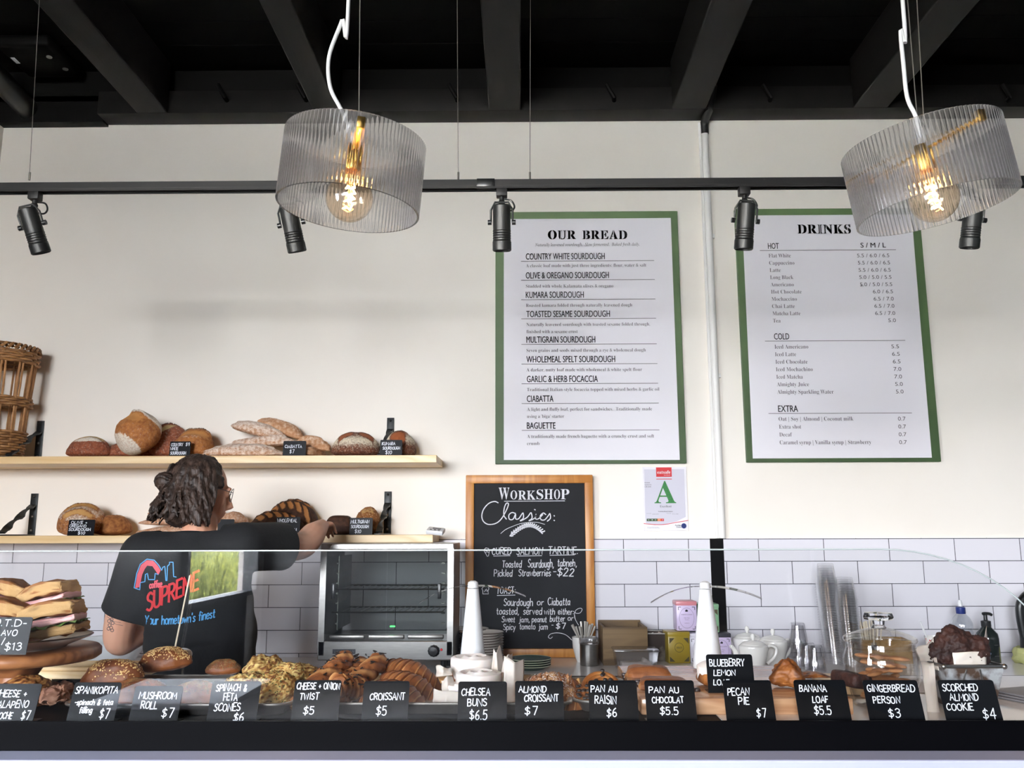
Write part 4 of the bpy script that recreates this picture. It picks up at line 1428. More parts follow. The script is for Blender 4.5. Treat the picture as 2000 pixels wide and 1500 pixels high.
for k in range(36):
    a = 2 * PI * k / 36
    mb.tube([((.148 + d) * math.cos(a + e), (.148 + d) * math.sin(a + e), z) for d, e, z in ((.012, 0, .50), (.008, .12, .52), (-.008, .24, .522), (-.012, .34, .505))], .007, 6)
part('braided_rim', mb, M['wicker'], t)

# ================================================================ loaves
def loaf(L, W, H, seed=0, cuts=(), flour=None, nu=72, nv=40, taper=0.0, lump=.05, flat=.3, burn=0.0, sq=1.0):
    """a loaf lying along x on z=0; cuts: (x0,y0,x1,y1,width,ear height) in half-length units of the top view"""
    mb = MB()
    mb.a = []
    fl = flour or (lambda x, y, z: 0.0)
    for j in range(nv + 1):
        v = -PI / 2 + PI * j / nv
        cv, sv = math.cos(v), math.sin(v)
        for i in range(nu):
            u = 2 * PI * i / nu
            x = math.copysign(abs(cv * math.cos(u)) ** sq, math.cos(u))
            y = math.copysign(abs(cv * math.sin(u)) ** sq, math.sin(u))
            z = sv if sv > 0 else sv * flat
            if taper:
                k = max(0.02, 1 - taper * abs(x) ** 2.2)
                y *= k
                z = (z * (k * .6 + .4)) if z > 0 else z
            n = 1 + lump * fbm((x, y, z), 1.6, 3, seed)
            p = Vector((x * L / 2 * n, y * W / 2 * n, (z * n + flat) * H / (1 + flat)))
            g = b_ = 0.0
            ex = 0.0
            if sv > -.15:
                for (ax, ay, bx, by, w, ear) in cuts:
                    A, B = Vector((ax, ay)), Vector((bx, by))
                    d = B - A
                    tt = max(0, min(1, (Vector((x, y)) - A).dot(d) / d.length_squared))
                    q = Vector((x, y)) - (A + d * tt)
                    perp = Vector((-d.y, d.x)).normalized()
                    sd = q.dot(perp)
                    e = max(0, 1 - abs((tt - .5) * 2) ** 4) if 0 < tt < 1 else 0
                    if e > 0:
                        s = sd / w
                        if abs(s) < 1:
                            g = max(g, e * (1 - abs(s) ** 3) * 1.1)
                            ex -= e * .35 * abs(ear) * (1 - s * s) * (1 if s < .6 else .2)
                        lip = max(0, 1 - abs(s - 1.25) / .75) ** 1.5 * e
                        ex += ear * lip
                        b_ = max(b_, .9 * lip)
            p += Vector((x * .3, y * .3, 1.0)) * ex * H
            mb.v.append(p)
            f_ = max(0.0, fl(x, y, z)) * (1 - min(1, g) * .9)
            bb = max(b_, burn * (1 if z < .3 else .3))
            mb.a.append((min(1, f_), min(1, g), min(1, bb)))
    for j in range(nv):
        for i in range(nu):
            i2 = (i + 1) % nu
            mb.f.append((j * nu + i, j * nu + i2, (j + 1) * nu + i2, (j + 1) * nu + i))
    return mb


SB = 3.93                                   # middle of the shelf, front to back


def put(name, mb, mat, label, x0, x1, z, Y=SB, R=None, group=None, cat='bread', dz=0.0, py=None):
    """stand a food mesh so that it spans photo columns x0..x1 at depth Y with its lowest point on z"""
    if R is not None:
        a = mb.a
        mb.v = [R @ p for p in mb.v]
        mb.a = a
    pyy = py or 950
    k = mpp(Y, pyy)
    xs = [p.x for p in mb.v]
    mid = (min(xs) + max(xs)) / 2
    zmin = min(p.z for p in mb.v)
    mb.v = [Vector((p.x - mid, p.y, p.z - zmin)) for p in mb.v]
    c = at_y((x0 + x1) / 2, pyy, Y)
    return single(name, mb, M[mat] if isinstance(mat, str) else mat, label, cat, (c.x, Y, z + dz), group=group, angle=70)


def wpx(x0, x1, Y=SB, py=900):
    return (x1 - x0) * mpp(Y, py)


GU, GLW = 'loaves on the upper shelf', 'loaves on the lower shelf'
top = lambda x, y, z: .75 * max(0, z) + .05
put('sourdough_loaf', loaf(.205, .15, .105, 1, [(-.75, -.25, .75, .05, .34, .04)], lambda x, y, z: (.74 if z > .62 else .35), taper=.2), 'rye',
    'dark rosy sourdough loaf with a pale floury top, leftmost on the upper shelf', 131, 219, ZU, group=GU, py=870)
put('sourdough_loaf', loaf(.24, .17, .088, 2, [(-.7, 0, .7, .1, .2, .12)], lambda x, y, z: .36, taper=.15), 'rye',
    'rosy sourdough loaf lying under the upright golden loaf', 209, 302, ZU, Y=3.99, group=GU, py=870)
put('sourdough_loaf', loaf(.20, .20, .18, 3, [(-.85, .25, .85, .2, .3, .10)], lambda x, y, z: .70 if (y < -.66 or y > .5) else .34, taper=.0, flat=.75, lump=.06), 'country',
    'tall golden country loaf propped on edge with a raised floury ear', 238, 323, ZU + .006, Y=3.885, R=rot(z=-40) @ rot(x=48), group=GU, py=850)
put('sourdough_loaf', loaf(.21, .17, .16, 4, [(-.8, -.1, .8, -.1, .2, .1)], lambda x, y, z: .37, taper=.12), 'rye',
    'brown sourdough loaf behind the upright golden loaf', 300, 372, ZU, Y=4.0, R=rot(z=60), group=GU, py=850)
put('sourdough_loaf', loaf(.20, .18, .125, 5, [(-.75, -.3, .85, -.2, .34, .20)], lambda x, y, z: .44 if z > .6 else .34), 'country',
    'golden country loaf with a big raised ear behind the country white card', 334, 422, ZU, Y=3.94, group=GU, py=860)
cf = lambda x, y, z: .52 + .1 * z
for (x0, x1, yt, th, R, dz, lb, Yc_, sd) in (
        (405, 552, 866, .058, rot(z=3), 0, 'front floury ciabatta lying flat left of its card', 3.875, 11), (592, 634, 868, .05, rot(z=80), 0, 'short ciabatta end poking out right of the ciabatta card', 3.925, 12),
        (448, 585, 850, .055, rot(y=-3, z=-4), .047, 'floury ciabatta in the second layer of the pile', 3.95, 13), (576, 648, 848, .06, rot(y=14, z=-14), .028, 'ciabatta leaning down at the right end of the pile', 3.93, 14),
        (450, 562, 822, .06, rot(y=13, z=5), .085, 'pale ciabatta on top of the pile, at its left', 3.96, 15), (497, 596, 814, .062, rot(y=20, z=-8), .092, 'browner ciabatta on top of the pile, sloping to the right', 4.02, 16)):
    L = wpx(x0, x1) * (1 if abs(R.to_euler().z) < 1 else 2.0)
    put('ciabatta', loaf(L, .085, th, sd, [], (lambda x, y, z: .36 + .1 * z) if sd in (14, 16, 12) else cf, lump=.13, taper=.25, sq=.8), 'ciabatta', lb, x0, x1, ZU, Y=Yc_, R=R, group='ciabattas in the pile on the upper shelf', dz=dz, py=860)
put('sourdough_loaf', loaf(.225, .19, .118, 6, [(-.7, -.5, -.02, -.42, .25, .03), (.12, -.40, .8, -.35, .22, .03)], lambda x, y, z: .40 + .35 * max(0, 1 - abs(z - .5) / .4), lump=.03), 'kumara',
    'round dark kumara loaf with a band of flour, left of the kumara card', 646, 745, ZU, group=GU, py=865)
put('sourdough_loaf', loaf(.15, .18, .125, 7, [(-.55, -.75, .5, -.6, .3, .05), (-.1, -.2, .7, .2, .2, .06)], lambda x, y, z: .40 + .33 * max(0, 1 - abs(z - .6) / .4), lump=.04), 'kumara',
    'small round kumara loaf behind the kumara card at the shelf end', 749, 813, ZU, Y=3.97, group=GU, py=865)
# lower shelf
put('sourdough_loaf', loaf(.215, .19, .135, 8, [(-.8, -.25, .75, .1, .2, .05), (-.55, -.7, .8, -.45, .12, .03)], lambda x, y, z: .56 if z > .5 else .38, lump=.04), 'olive',
    'golden olive loaf leaning behind the olive and oregano card', 117, 212, ZL, Y=3.955, R=rot(x=18), group=GLW, py=1015)
put('sourdough_loaf', loaf(.18, .17, .092, 9, [(-.7, -.1, .7, .2, .18, .06)], lambda x, y, z: .25), 'olive',
    'darker olive loaf lying right of the olive and oregano loaf', 183, 254, ZL, Y=3.99, group=GLW, py=1020)
for (x0, x1, th, dz, lb, Yc_, sd) in ((267, 470, .046, 0, 'lowest pointed baguette behind the person, with its tip at the left', 3.90, 21), (270, 462, .05, .043, 'pointed baguette on the middle of the pile behind the person', 3.93, 22),
                                      (288, 440, .05, .086, 'topmost pointed baguette behind the head of the person', 3.96, 23), (420, 500, .055, 0, 'low pale loaf lying right of the head of the person', 3.92, 24), (425, 487, .06, .045, 'upper pale loaf right of the head of the person', 3.97, 25)):
    put('baguette', loaf(wpx(x0, x1), .08, th, sd, [(-.75, -.12, -.2, .12, .14, .05), (-.2, -.12, .3, .12, .14, .05), (.25, -.12, .75, .12, .14, .05)], lambda x, y, z: .46, taper=.75, nu=90), 'baguette', lb, x0, x1, ZL, Y=Yc_, group='baguettes on the lower shelf', dz=dz, py=1020)
leafcuts = []
for k in range(5):
    x = -.7 + .3 * k
    leafcuts += [(x, -.08, x + .3, -.62, .12, .05), (x, .08, x + .3, .6, .12, .05)]
put('spelt_loaf', loaf(.25, .19, .10, 31, leafcuts, lambda x, y, z: .0, taper=.2, nu=120, nv=60), 'spelt', 'leaf-scored dark spelt loaf at the front, behind the wholemeal spelt card', 490, 594, ZL, Y=3.925, R=rot(z=6) @ rot(x=14), group=GLW, py=1015)
put('spelt_loaf', loaf(.235, .19, .125, 32, leafcuts, lambda x, y, z: .0, taper=.2, nu=120, nv=60), 'spelt', 'leaf-scored dark spelt loaf at the back, rising above the front one', 524, 622, ZL, Y=4.005, R=rot(z=-4) @ rot(x=20), group=GLW, dz=.022, py=1000)
put('rye_tin_loaf', loaf(.12, .12, .085, 33, [], lambda x, y, z: .0, taper=0, sq=.45, lump=.02, burn=.75), 'spelt', 'dark square tin loaf that the hand of the person touches', 640, 688, ZL, Y=3.868, group=GLW, py=1020)
sl = put('seeded_loaf', loaf(.125, .16, .12, 34, [(-.5, -.4, .5, -.3, .3, .05)], lambda x, y, z: .1, lump=.05), 'seeded', 'oat-crusted multigrain loaf behind the multigrain card', 692, 746, ZL, Y=3.95, group=GLW, py=1020)
def seeds_on(o, count, mat, size, seed, test=None, name='seeds', flat=.45):
    r = random.Random(seed)
    me = o.data
    mb = MB()
    ps = [p for p in me.polygons if test is None or test(p)]
    if not ps:
        return
    for k in range(count):
        p = r.choice(ps)
        vs = [me.vertices[i].co for i in p.vertices]
        c = vs[0].lerp(vs[1], r.random()).lerp(vs[-1].lerp(vs[-2], r.random()), r.random())
        n = p.normal
        a = n.orthogonal().normalized()
        a = Matrix.Rotation(r.uniform(0, 2 * PI), 3, n) @ a
        b = n.cross(a)
        R = Matrix((a, b, n)).transposed()
        s = size * r.uniform(.75, 1.2)
        q = [c + R @ Vector(v) * s for v in ((1, 0, 0), (0, .6, 0), (-1, 0, 0), (0, -.6, 0), (0, 0, flat), (0, 0, -flat))]
        mb.add(q, [(0, 1, 4), (1, 2, 4), (2, 3, 4), (3, 0, 4), (1, 0, 5), (2, 1, 5), (3, 2, 5), (0, 3, 5)])
    c = part(name, mb, mat, o, angle=80)
    c['kind'] = 'stuff'
    return c


seeds_on(sl, 700, M['almond'], .0045, 3, name='oat_flakes')
seeds_on(bpy.data.objects['sourdough_loaf'], 10, M['seed'], .002, 5, name='crumbs') if False else None


# ---------------------------------------------------------------- chalk price cards
def price_card(px0, px1, base_px, w, h, lines, label, Y, z, tilt=14, mat='card', group='price cards in the display', turn=0, base=True, pxm=None, pw=.0018):
    """black card on a bent foot, tilted back; lines: (text, x, y, cap height, width) in card fractions from the top left"""
    c = at_y((px0 + px1) / 2, base_px, Y)
    t = thing('price_card', label, 'sign', (c.x, Y, z), (0, 0, math.radians(turn)), group=group)
    R = rot(x=-tilt)
    th = .0016
    poly = []
    rr = .005
    for cx, cz, a0 in ((w / 2 - rr, h - rr, 0), (-w / 2 + rr, h - rr, 90)):
        for k in range(5):
            a = math.radians(a0 + 22.5 * k)
            poly.append((cx + rr * math.cos(a), cz + rr * math.sin(a)))
    poly += [(-w / 2, 0), (w / 2, 0)]
    mb = MB().prism(poly, 0, th)
    mb.xf(R.to_4x4() @ Matrix.Rotation(PI / 2, 4, 'X'))
    part('card', mb, M[mat], t, smooth=False)
    if base:
        part('foot', MB().box((0, .018, .0008), (w, .036, .0016)), M[mat], t, smooth=False)
    ink_ = MB()
    for (s, x, y, hh, wd) in lines:
        hl = hand(s, hh * h, width=wd * w, jit=.05, slant=.05)
        pen(ink_, hl, pw, lambda a, b: R @ Vector((-w / 2 + x * w + a, -th - .0004, h * (1 - y) + b)))
    part('lettering', ink_, M['pen'], t, smooth=False)
    return t


def shelf_card(x0, x1, y0, y1, z, Y, lines, label):
    k = mpp(Y, (y0 + y1) / 2)
    price_card(x0, x1, y1, (x1 - x0) * k, (y1 - y0) * k, lines, label, Y, z, tilt=5, mat='card_matt', group='price cards on the shelves', base=True, pw=.0022)


shelf_card(330, 371, 860, 889, ZU, 3.806, [('COUNTRY', .06, .32, .2, .56), ('$9', .76, .3, .22, .18), ('WHITE', .05, .6, .2, .36), ('SOURDOUGH', .06, .9, .2, .74)], 'small black shelf card reading country white sourdough $9')
shelf_card(552, 597, 860, 889, ZU, 3.806, [('CIABATTA', .08, .48, .2, .74), ('$7', .3, .85, .26, .18)], 'small black shelf card reading ciabatta $7')
shelf_card(742, 785, 857, 888, ZU, 3.82, [('KUMARA', .08, .34, .2, .6), ('SOURDOUGH', .12, .62, .18, .78), ('$10', .25, .92, .22, .28)], 'small black shelf card reading kumara sourdough $10')
shelf_card(131, 183, 1016, 1047, ZL, 3.806, [('OLIVE +', .1, .26, .17, .6), ('OREGANO', .06, .48, .17, .62), ('SOURDOUGH', .04, .7, .17, .82), ('$10', .4, .93, .17, .26)], 'small black shelf card reading olive and oregano sourdough $10')
shelf_card(424, 456, 1014, 1045, ZL, 3.83, [], 'small black shelf card half hidden behind the shoulder of the person')
shelf_card(538, 585, 1011, 1046, ZL, 3.806, [('WHOLEMEAL', .04, .28, .18, .82), ('SPELT', .08, .55, .18, .4), ('SOURDOUGH', .06, .8, .17, .8)], 'small black shelf card reading wholemeal spelt sourdough')
shelf_card(682, 727, 1012, 1045, ZL, 3.806, [('MULTIGRAIN', .05, .32, .19, .8), ('SOURDOUGH', .07, .6, .18, .76), ('$10', .24, .9, .2, .26)], 'small black shelf card reading multigrain sourdough $10')
# white timer hanging over the end of the lower shelf
q = at_y(861, 1047, 3.80)
t = thing('kitchen_timer', 'small white digital timer on the right end of the lower shelf', 'timer', (q.x - .025, 3.815, ZL + .004), (math.radians(16), math.radians(6), math.radians(-6)))
part('case', MB().bbox((0, 0, .012), (.075, .06, .02), .005), M['white_plastic'], t)
part('display', MB().box((.004, .004, .0225), (.036, .016, .002)), M['slate'], t)
for k in range(3):
    part('button', MB().cyl((-.018 + .018 * k, -.017, .02), (-.018 + .018 * k, -.017, .0245), .005, n=12), M['steel_dark'], t)

# ================================================================ back counter
BC_Y = 3.42
t = thing('back_counter', 'white stone back counter running along the tiled wall', 'counter', (0.6, 3.76, 0))
part('countertop', MB().bbox(((LEFT_X + RIGHT_X) / 2, (BC_Y + WALL_Y - .014) / 2, CTR - .02), (RIGHT_X - LEFT_X - .02, WALL_Y - .014 - BC_Y, .04), .003), M['stone'], t, True, smooth=False)
for k in range(7):
    xc = LEFT_X + .39 + .795 * k
    part('cupboard', MB().box((xc, 3.78, .47), (.79, .58, .78)), M['bench'], t, True, smooth=False)
    part('door', MB().bbox((xc, 3.478, .47), (.77, .02, .74), .002), M['white_frame'], t, True, smooth=False)
part('plinth', MB().box(((LEFT_X + RIGHT_X) / 2, 3.8, .04), (RIGHT_X - LEFT_X - .06, .5, .08)), M['black_panel'], t, True, smooth=False)
ct = lambda px, py: at_z(px, py, CTR)


def stack(name, n, px, Y, dia, pitch, matbody, matrim, labelf, group, cat='plate', h=.016):
    c = at_y(px, 1280, Y)
    R = dia / 2
    first = None
    for k in range(n):
        if first is None:
            o = tag(link(name, MB().lathe([(0, .003), (R * .62, .003), (R * .66, 0), (R * .7, .003), (R * .97, h - .002), (R, h), (R * .985, h + .0015), (R * .66, .007), (0, .006)], 40).mesh(name, M[matbody], True, 60), (c.x, Y, CTR)), labelf(0), cat, group)
            part('rim', MB().lathe([(R * .99, h - .0015), (R * 1.004, h), (R * .985, h + .0022), (R * .975, h + .001)], 40), M[matrim], o)
            first = o
        else:
            copy_tree(first, label=labelf(k), loc=(c.x + rnd.uniform(-.0015, .0015), Y, CTR + k * pitch))


stack('dinner_plate', 13, 940, 3.80, .19, .0105, 'plate_white', 'plate_rim', lambda k: ('white brown-rimmed plate at the %s of the taller stack behind the left white cone' % ('bottom' if k == 0 else 'top')) if k in (0, 12) else 'white brown-rimmed plate inside the taller stack behind the left white cone', 'brown-rimmed plates in the tall stack')
stack('dinner_plate', 13, 912, 3.93, .19, .0105, 'plate_white', 'plate_rim', lambda k: 'white brown-rimmed plate in the stack beside the food warmer, further back', 'brown-rimmed plates in the back stack')
stack('side_plate', 4, 1035, 3.74, .178, .0088, 'plate_green', 'pale_rim', lambda k: ('lowest', 'second lowest', 'third', 'topmost')[k] + ' dark green plate of the low stack in front of the chalkboard', 'dark green plates')

# ---------------------------------------------------------------- glass-fronted food warmer
OY = 3.50
A, B = at_y(626, 1062, OY), at_y(884, 1291, OY)
w, zb, ztp = B.x - A.x, max(B.z, CTR + .03), A.z
t = thing('food_warmer', 'steel glass-fronted food warmer on the back counter beside the person', 'food warmer', ((A.x + B.x) / 2, OY + .19, CTR))
Lc = lambda x, y, z: (x, y, z)            # local: origin at the centre of the base
H0, H1 = zb - CTR, ztp - CTR
d = .36
mb = MB()
ctrl = .075
mb.bbox((0, 0, H0 + ctrl / 2), (w, d, ctrl), .004).bbox((0, 0, H1 - .012), (w, d, .024), .003)
for s in (-1, 1):
    mb.box((s * (w / 2 - .012), -d / 2 + .012, (H0 + H1) / 2), (.024, .024, H1 - H0 - .04)).box((s * (w / 2 - .012), d / 2 - .012, (H0 + H1) / 2), (.024, .024, H1 - H0 - .04))
mb.box((-w / 2 + .004, 0, (H0 + H1) / 2), (.006, d - .04, H1 - H0 - .04)).box((w / 2 - .004, 0, (H0 + H1) / 2), (.006, d - .04, H1 - H0 - .04))
part('cabinet', mb, M['steel'], t, smooth=False)
part('inner_left_panel', MB().box((-w / 2 + .06, .02, (H0 + H1) / 2 + .03), (.004, d - .1, H1 - H0 - .16)), M['steel_dark'], t)
for k in (-1, 1):
    g = part('sliding_door', MB().box((k * (w / 4 - .01), -d / 2 + (.006 if k < 0 else .012), (H0 + ctrl + H1) / 2), (w / 2 - .02, .004, H1 - H0 - ctrl - .05)), M['oven_glass'], t, label='tinted glass sliding door')
    part('handle', MB().bbox((k * (w / 2 - .055), -d / 2 - .002, (H0 + H1) / 2 + .04), (.014, .012, .06), .003), M['black_plastic'], g)
for z in (H0 + .27, H0 + .18):
    rk = MB()
    for k in range(18):
        x = -w / 2 + .05 + (w - .1) * k / 17
        rk.cyl((x, -d / 2 + .05, z), (x, d / 2 - .05, z), .0018, n=6)
    for y in (-d / 2 + .05, d / 2 - .05):
        rk.cyl((-w / 2 + .04, y, z), (w / 2 - .04, y, z), .003, n=8)
    part('wire_rack', rk, M['steel'], t)
for s in (-1, 1):
    sp = MB()
    for k in range(7):
        sp.box((s * (w / 2 - .05), -.06, H0 + .13 + .04 * k), (.014, .02, .006))
    part('rack_support', sp, M['steel_dark'], t, smooth=False)
mb = MB()
for k in range(3):
    x = -w / 3.4 + w / 3.4 * k
    mb.bbox((x, -d / 2 + .03, H0 + ctrl + .012), (w / 3.8, .03, .016), .003)
part('drip_tray', mb, M['steel_dark'], t)
kn = part('control_knob', MB().lathe([(0, 0), (.023, 0), (.023, .006), (.018, .008), (.016, .022), (0, .023)], 24, rmod=lambda a, z: 1 + .04 * math.cos(12 * a)).xf(T((w / 2 - .075, -d / 2, H0 + ctrl * .5), rot(90))), M['black_plastic'], t)
part('pilot_light', MB().sph((w / 2 - .045, -d / 2 - .001, H0 + ctrl * .55), (.005, .003, .005)), M['red_sign'], t)
part('name_plate', MB().box((-w / 2 + .105, -d / 2 - .001, H0 + .035), (.09, .002, .018)), M['charcoal_lid'], t)
part('plate_lettering', ink(MB(), 'WOODYMAN', .010, lambda a, b: Vector((-w / 2 + .065 + a, -d / 2 - .0025, H0 + .03 + b)), style='bold', width=.08), M['steel'], t, smooth=False)
part('green_light', MB().box((.02, -d / 2 + .05, H0 + ctrl + .05), (.02, .003, .006)), emit('green indicator', (.1, 1, .2), 2.0), t)
for sx_ in (-1, 1):
    for sy_ in (-1, 1):
        part('foot', MB().cyl((sx_ * (w / 2 - .04), sy_ * (d / 2 - .04), 0), (sx_ * (w / 2 - .04), sy_ * (d / 2 - .04), H0 + .002), .012, n=14), M['black_plastic'], t)

# ---------------------------------------------------------------- cutlery jars
c = at_y(1142, 1283, 3.94)
t = thing('cutlery_jar', 'white ceramic jar full of teaspoons right of the chalkboard', 'jar', (c.x, c.y, CTR))
part('pot', MB().lathe([(0, 0), (.034, 0), (.042, .02), (.052, .06), (.055, .105), (.051, .105), (.047, .06), (.036, .012), (0, .01)], 32), M['ceramic'], t)
for k in range(13):
    r = random.Random(k)
    a = k * 2.4
    q_ = math.sqrt((k + .6) / 13)
    tx, ty = .034 * q_ * math.cos(a), .028 * q_ * math.sin(a)
    bx, by = -tx * .5, -ty * .5
    sp = thing('teaspoon', 'steel teaspoon standing handle up in the white ceramic jar', 'spoon', (c.x + bx, c.y + by, CTR + .012), group='teaspoons in the jar')
    e = Vector((tx * 1.9 - bx, ty * 1.4 - by, .146 + r.uniform(-.016, .016)))
    hd = MB().tube([(0, 0, 0), e * .6, e], [.0020, .0027, .0052], 8)
    part('handle', hd, M['cutlery'], sp)
    part('spoon_bowl', MB().sph((0, 0, 0.004), (.011, .005, .012), 10, 6), M['cutlery'], sp)
c = at_y(1151, 1288, 3.835)
t = thing('steel_canister', 'small brushed steel canister with a clear collar in front of the cutlery jar', 'canister', (c.x, c.y, CTR))
part('can', MB().lathe([(0, 0), (.039, 0), (.04, .003), (.04, .088), (.038, .09), (.036, .086), (.036, .01), (0, .01)], 36), M['steel'], t)
part('collar', MB().lathe([(.0405, .086), (.043, .09), (.043, .112), (.041, .113), (.040, .09)], 36), M['tub_clear'], t)
# wooden crate
c0, c1 = at_y(1178, 1294, 3.83), at_y(1266, 1294, 3.83)
w = c1.x - c0.x
t = thing('wooden_crate', 'open weathered wooden crate on the back counter right of the cutlery', 'crate', ((c0.x + c1.x) / 2, c0.y + .10, CTR))
h = .158
part('front_board', MB().bbox((0, -.10, h / 2), (w, .012, h), .002), M['crate'], t)
part('back_board', MB().bbox((0, .12, h / 2 + .008), (w, .012, h), .002), M['crate'], t)
for s in (-1, 1):
    part('side_board', MB().bbox((s * (w / 2 - .006), .01, h / 2), (.012, .21, h - .001), .002), M['crate'], t)
part('bottom_board', MB().box((0, .01, .006), (w - .02, .2, .01)), M['crate'], t)
# rusty tin with sachets
c = ct(1287, 1292)
t = thing('sachet_tin', 'small square scuffed dark tin holding sachets beside the crate', 'tin', (c.x + .005, c.y + .055, CTR), (0, 0, math.radians(-4)))
def taper_box(w0, d0, w1, d1, h, th=.003):
    mb = MB()
    o0 = [(-w0, -d0, 0), (w0, -d0, 0), (w0, d0, 0), (-w0, d0, 0)]
    o1 = [(-w1, -d1, h), (w1, -d1, h), (w1, d1, h), (-w1, d1, h)]
    i1 = [(x - math.copysign(th, x), y - math.copysign(th, y), h) for x, y, z in o1]
    i0 = [(x - math.copysign(th, x), y - math.copysign(th, y), th) for x, y, z in o0]
    vs = o0 + o1 + i1 + i0
    fs = [(3, 2, 1, 0), (12, 13, 14, 15)]
    for a, b in ((0, 4), (4, 8), (8, 12)):
        fs += [(a + k, a + (k + 1) % 4, b + (k + 1) % 4, b + k) for k in range(4)]
    return mb.add(vs, fs)
part('body', taper_box(.047, .05, .062, .062, .118), M['rust_dark'], t, smooth=False)
part('rim', MB().tube([(-.062, -.062, .118), (.062, -.062, .118), (.062, .062, .118), (-.062, .062, .118)], .0028, 8, closed=True), M['steel_dark'], t)
for k in range(3):
    single('sachet', MB().bbox((0, 0, .035), (.05, .004, .06), .001), M['parch'], 'pale paper sachet sticking up in the dark square tin', 'sachet', (c.x - .015 + .02 * k, c.y + .04 + .015 * k, CTR + .05), (math.radians(-14), math.radians(20 * (k - 1)), .3 * k), group='sachets in the dark tin')
# clear tub
c = at_z(1243, 1309, CTR)
t = thing('plastic_tub', 'clear plastic lidded tub in front of the wooden crate', 'tub', (c.x, c.y + .03, CTR))
part('tub', taper_box(.078, .05, .088, .06, .075, .0015), M['tub_clear'], t, smooth=False)
part('lid', MB().bbox((0, 0, .079), (.186, .13, .010), .004), M['tub_clear'], t)
part('napkins', MB().bbox((-.01, 0, .02), (.1, .06, .02), .004).bbox((.045, .01, .022), (.04, .05, .03), .006, rot(y=30)), M['parch'], t)

# ---------------------------------------------------------------- tea tins
def tin(px0, px1, py0, py1, Y, zbase, body, lid, label, deco, turn=0):
    k = mpp(Y, 1250)
    w = (px1 - px0) * k
    c = at_y((px0 + px1) / 2, py1, Y)
    h = (py1 - py0) * k * 1.01
    t = thing('tea_tin', label, 'tin', (c.x, Y + w / 2, zbase), (0, 0, math.radians(turn)), group='tea tins')
    part('body', MB().bbox((0, 0, h * .44), (w, w, h * .88), .004), M[body], t)
    part('lid', MB().bbox((0, 0, h * .92), (w * 1.03, w * 1.03, h * .155), .004), M[lid], t)
    f = lambda a, b: Vector((a, -w / 2 - .0006, b))
    dk = MB()
    if deco == 'oval':
        pen(dk, [[(.36 * w * math.cos(a), h * .43 + .34 * h * math.sin(a)) for a in [2 * PI * i / 40 for i in range(41)]]], .0009, f)
        for sx_ in (-1, 1):
            for sz in (-1, 1):
                pen(dk, [[(sx_ * .28 * w, h * .43 + sz * .37 * h), (sx_ * .4 * w, h * .43 + sz * .37 * h), (sx_ * .4 * w, h * .43 + sz * .28 * h)]], .003, f)
        pen(dk, [[(-.05 * w, h * .66), (.05 * w, h * .66)], [(0, h * .66), (0, h * .71)], [(-.04 * w, h * .66), (-.04 * w, h * .69)], [(.04 * w, h * .66), (.04 * w, h * .69)]], .004, f)
        ink(dk, 'HARNEY & SONS', h * .035, f, -.27 * w, h * .53, 'light', .54 * w)
        ink(dk, 'Fine Teas', h * .03, f, -.14 * w, h * .42, 'light', .28 * w)
        ink(dk, 'Paris', h * .03, f, -.1 * w, h * .36, 'light', .2 * w)
        ink(dk, 'sachets', h * .025, f, -.12 * w, h * .25, 'light', .24 * w)
    elif deco == 'round':
        pen(dk, [[(.2 * w * math.cos(a), h * .5 + .2 * w * math.sin(a)) for a in [2 * PI * i / 30 for i in range(31)]]], .0018, f)
        ink(dk, 'H&S', h * .06, f, -.12 * w, h * .47, 'serif', .24 * w)
        for sx_ in (-1, 1):
            dk.add([f(sx_ * .44 * w, h * .8), f(sx_ * .2 * w, h * .8), f(sx_ * .44 * w, h * .62)], [(0, 1, 2)])
            dk.add([f(sx_ * .44 * w, h * .06), f(sx_ * .2 * w, h * .06), f(sx_ * .44 * w, h * .22)], [(0, 1, 2)])
    else:
        for sx_ in (-1, 1):
            for sz in (0, 1):
                z0_, z1_ = (h * .06, h * .24) if sz == 0 else (h * .8, h * .6)
                dk.add([f(sx_ * .44 * w, z0_), f(sx_ * .15 * w, z0_), f(sx_ * .44 * w, z1_)], [(0, 1, 2)])
    part('printed_label', dk, M['olive_dark'] if deco != 'oval' else M['charcoal_lid'], t, smooth=False)
    return h


TY = 3.90
h1 = tin(1304, 1347, 1221, 1280, TY - .02, CTR, 'olive_tin', 'olive_tin', 'olive yellow tea tin with a round emblem, lower left of the tin pile', 'round', 4)
tin(1348, 1388, 1225, 1280, TY, CTR, 'white_tin', 'white_tin', 'pale tea tin half hidden behind the right white cone, lower row', 'oval')
h3 = tin(1392, 1429, 1225, 1280, TY, CTR, 'lilac_tin', 'charcoal_lid', 'lilac tea tin with a dark lid right of the right white cone', 'oval')
tin(1322, 1362, 1168, 1224, TY, CTR + h1 * 1.01, 'lilac_tin', 'pink_tin', 'lilac tea tin with a pink lid on top of the pile', 'oval')
tin(1366, 1405, 1168, 1222, TY + .01, CTR + h3 * 1.01, 'green_tin', 'green_tin', 'green tea tin on top of the pile behind the right white cone', 'corners')

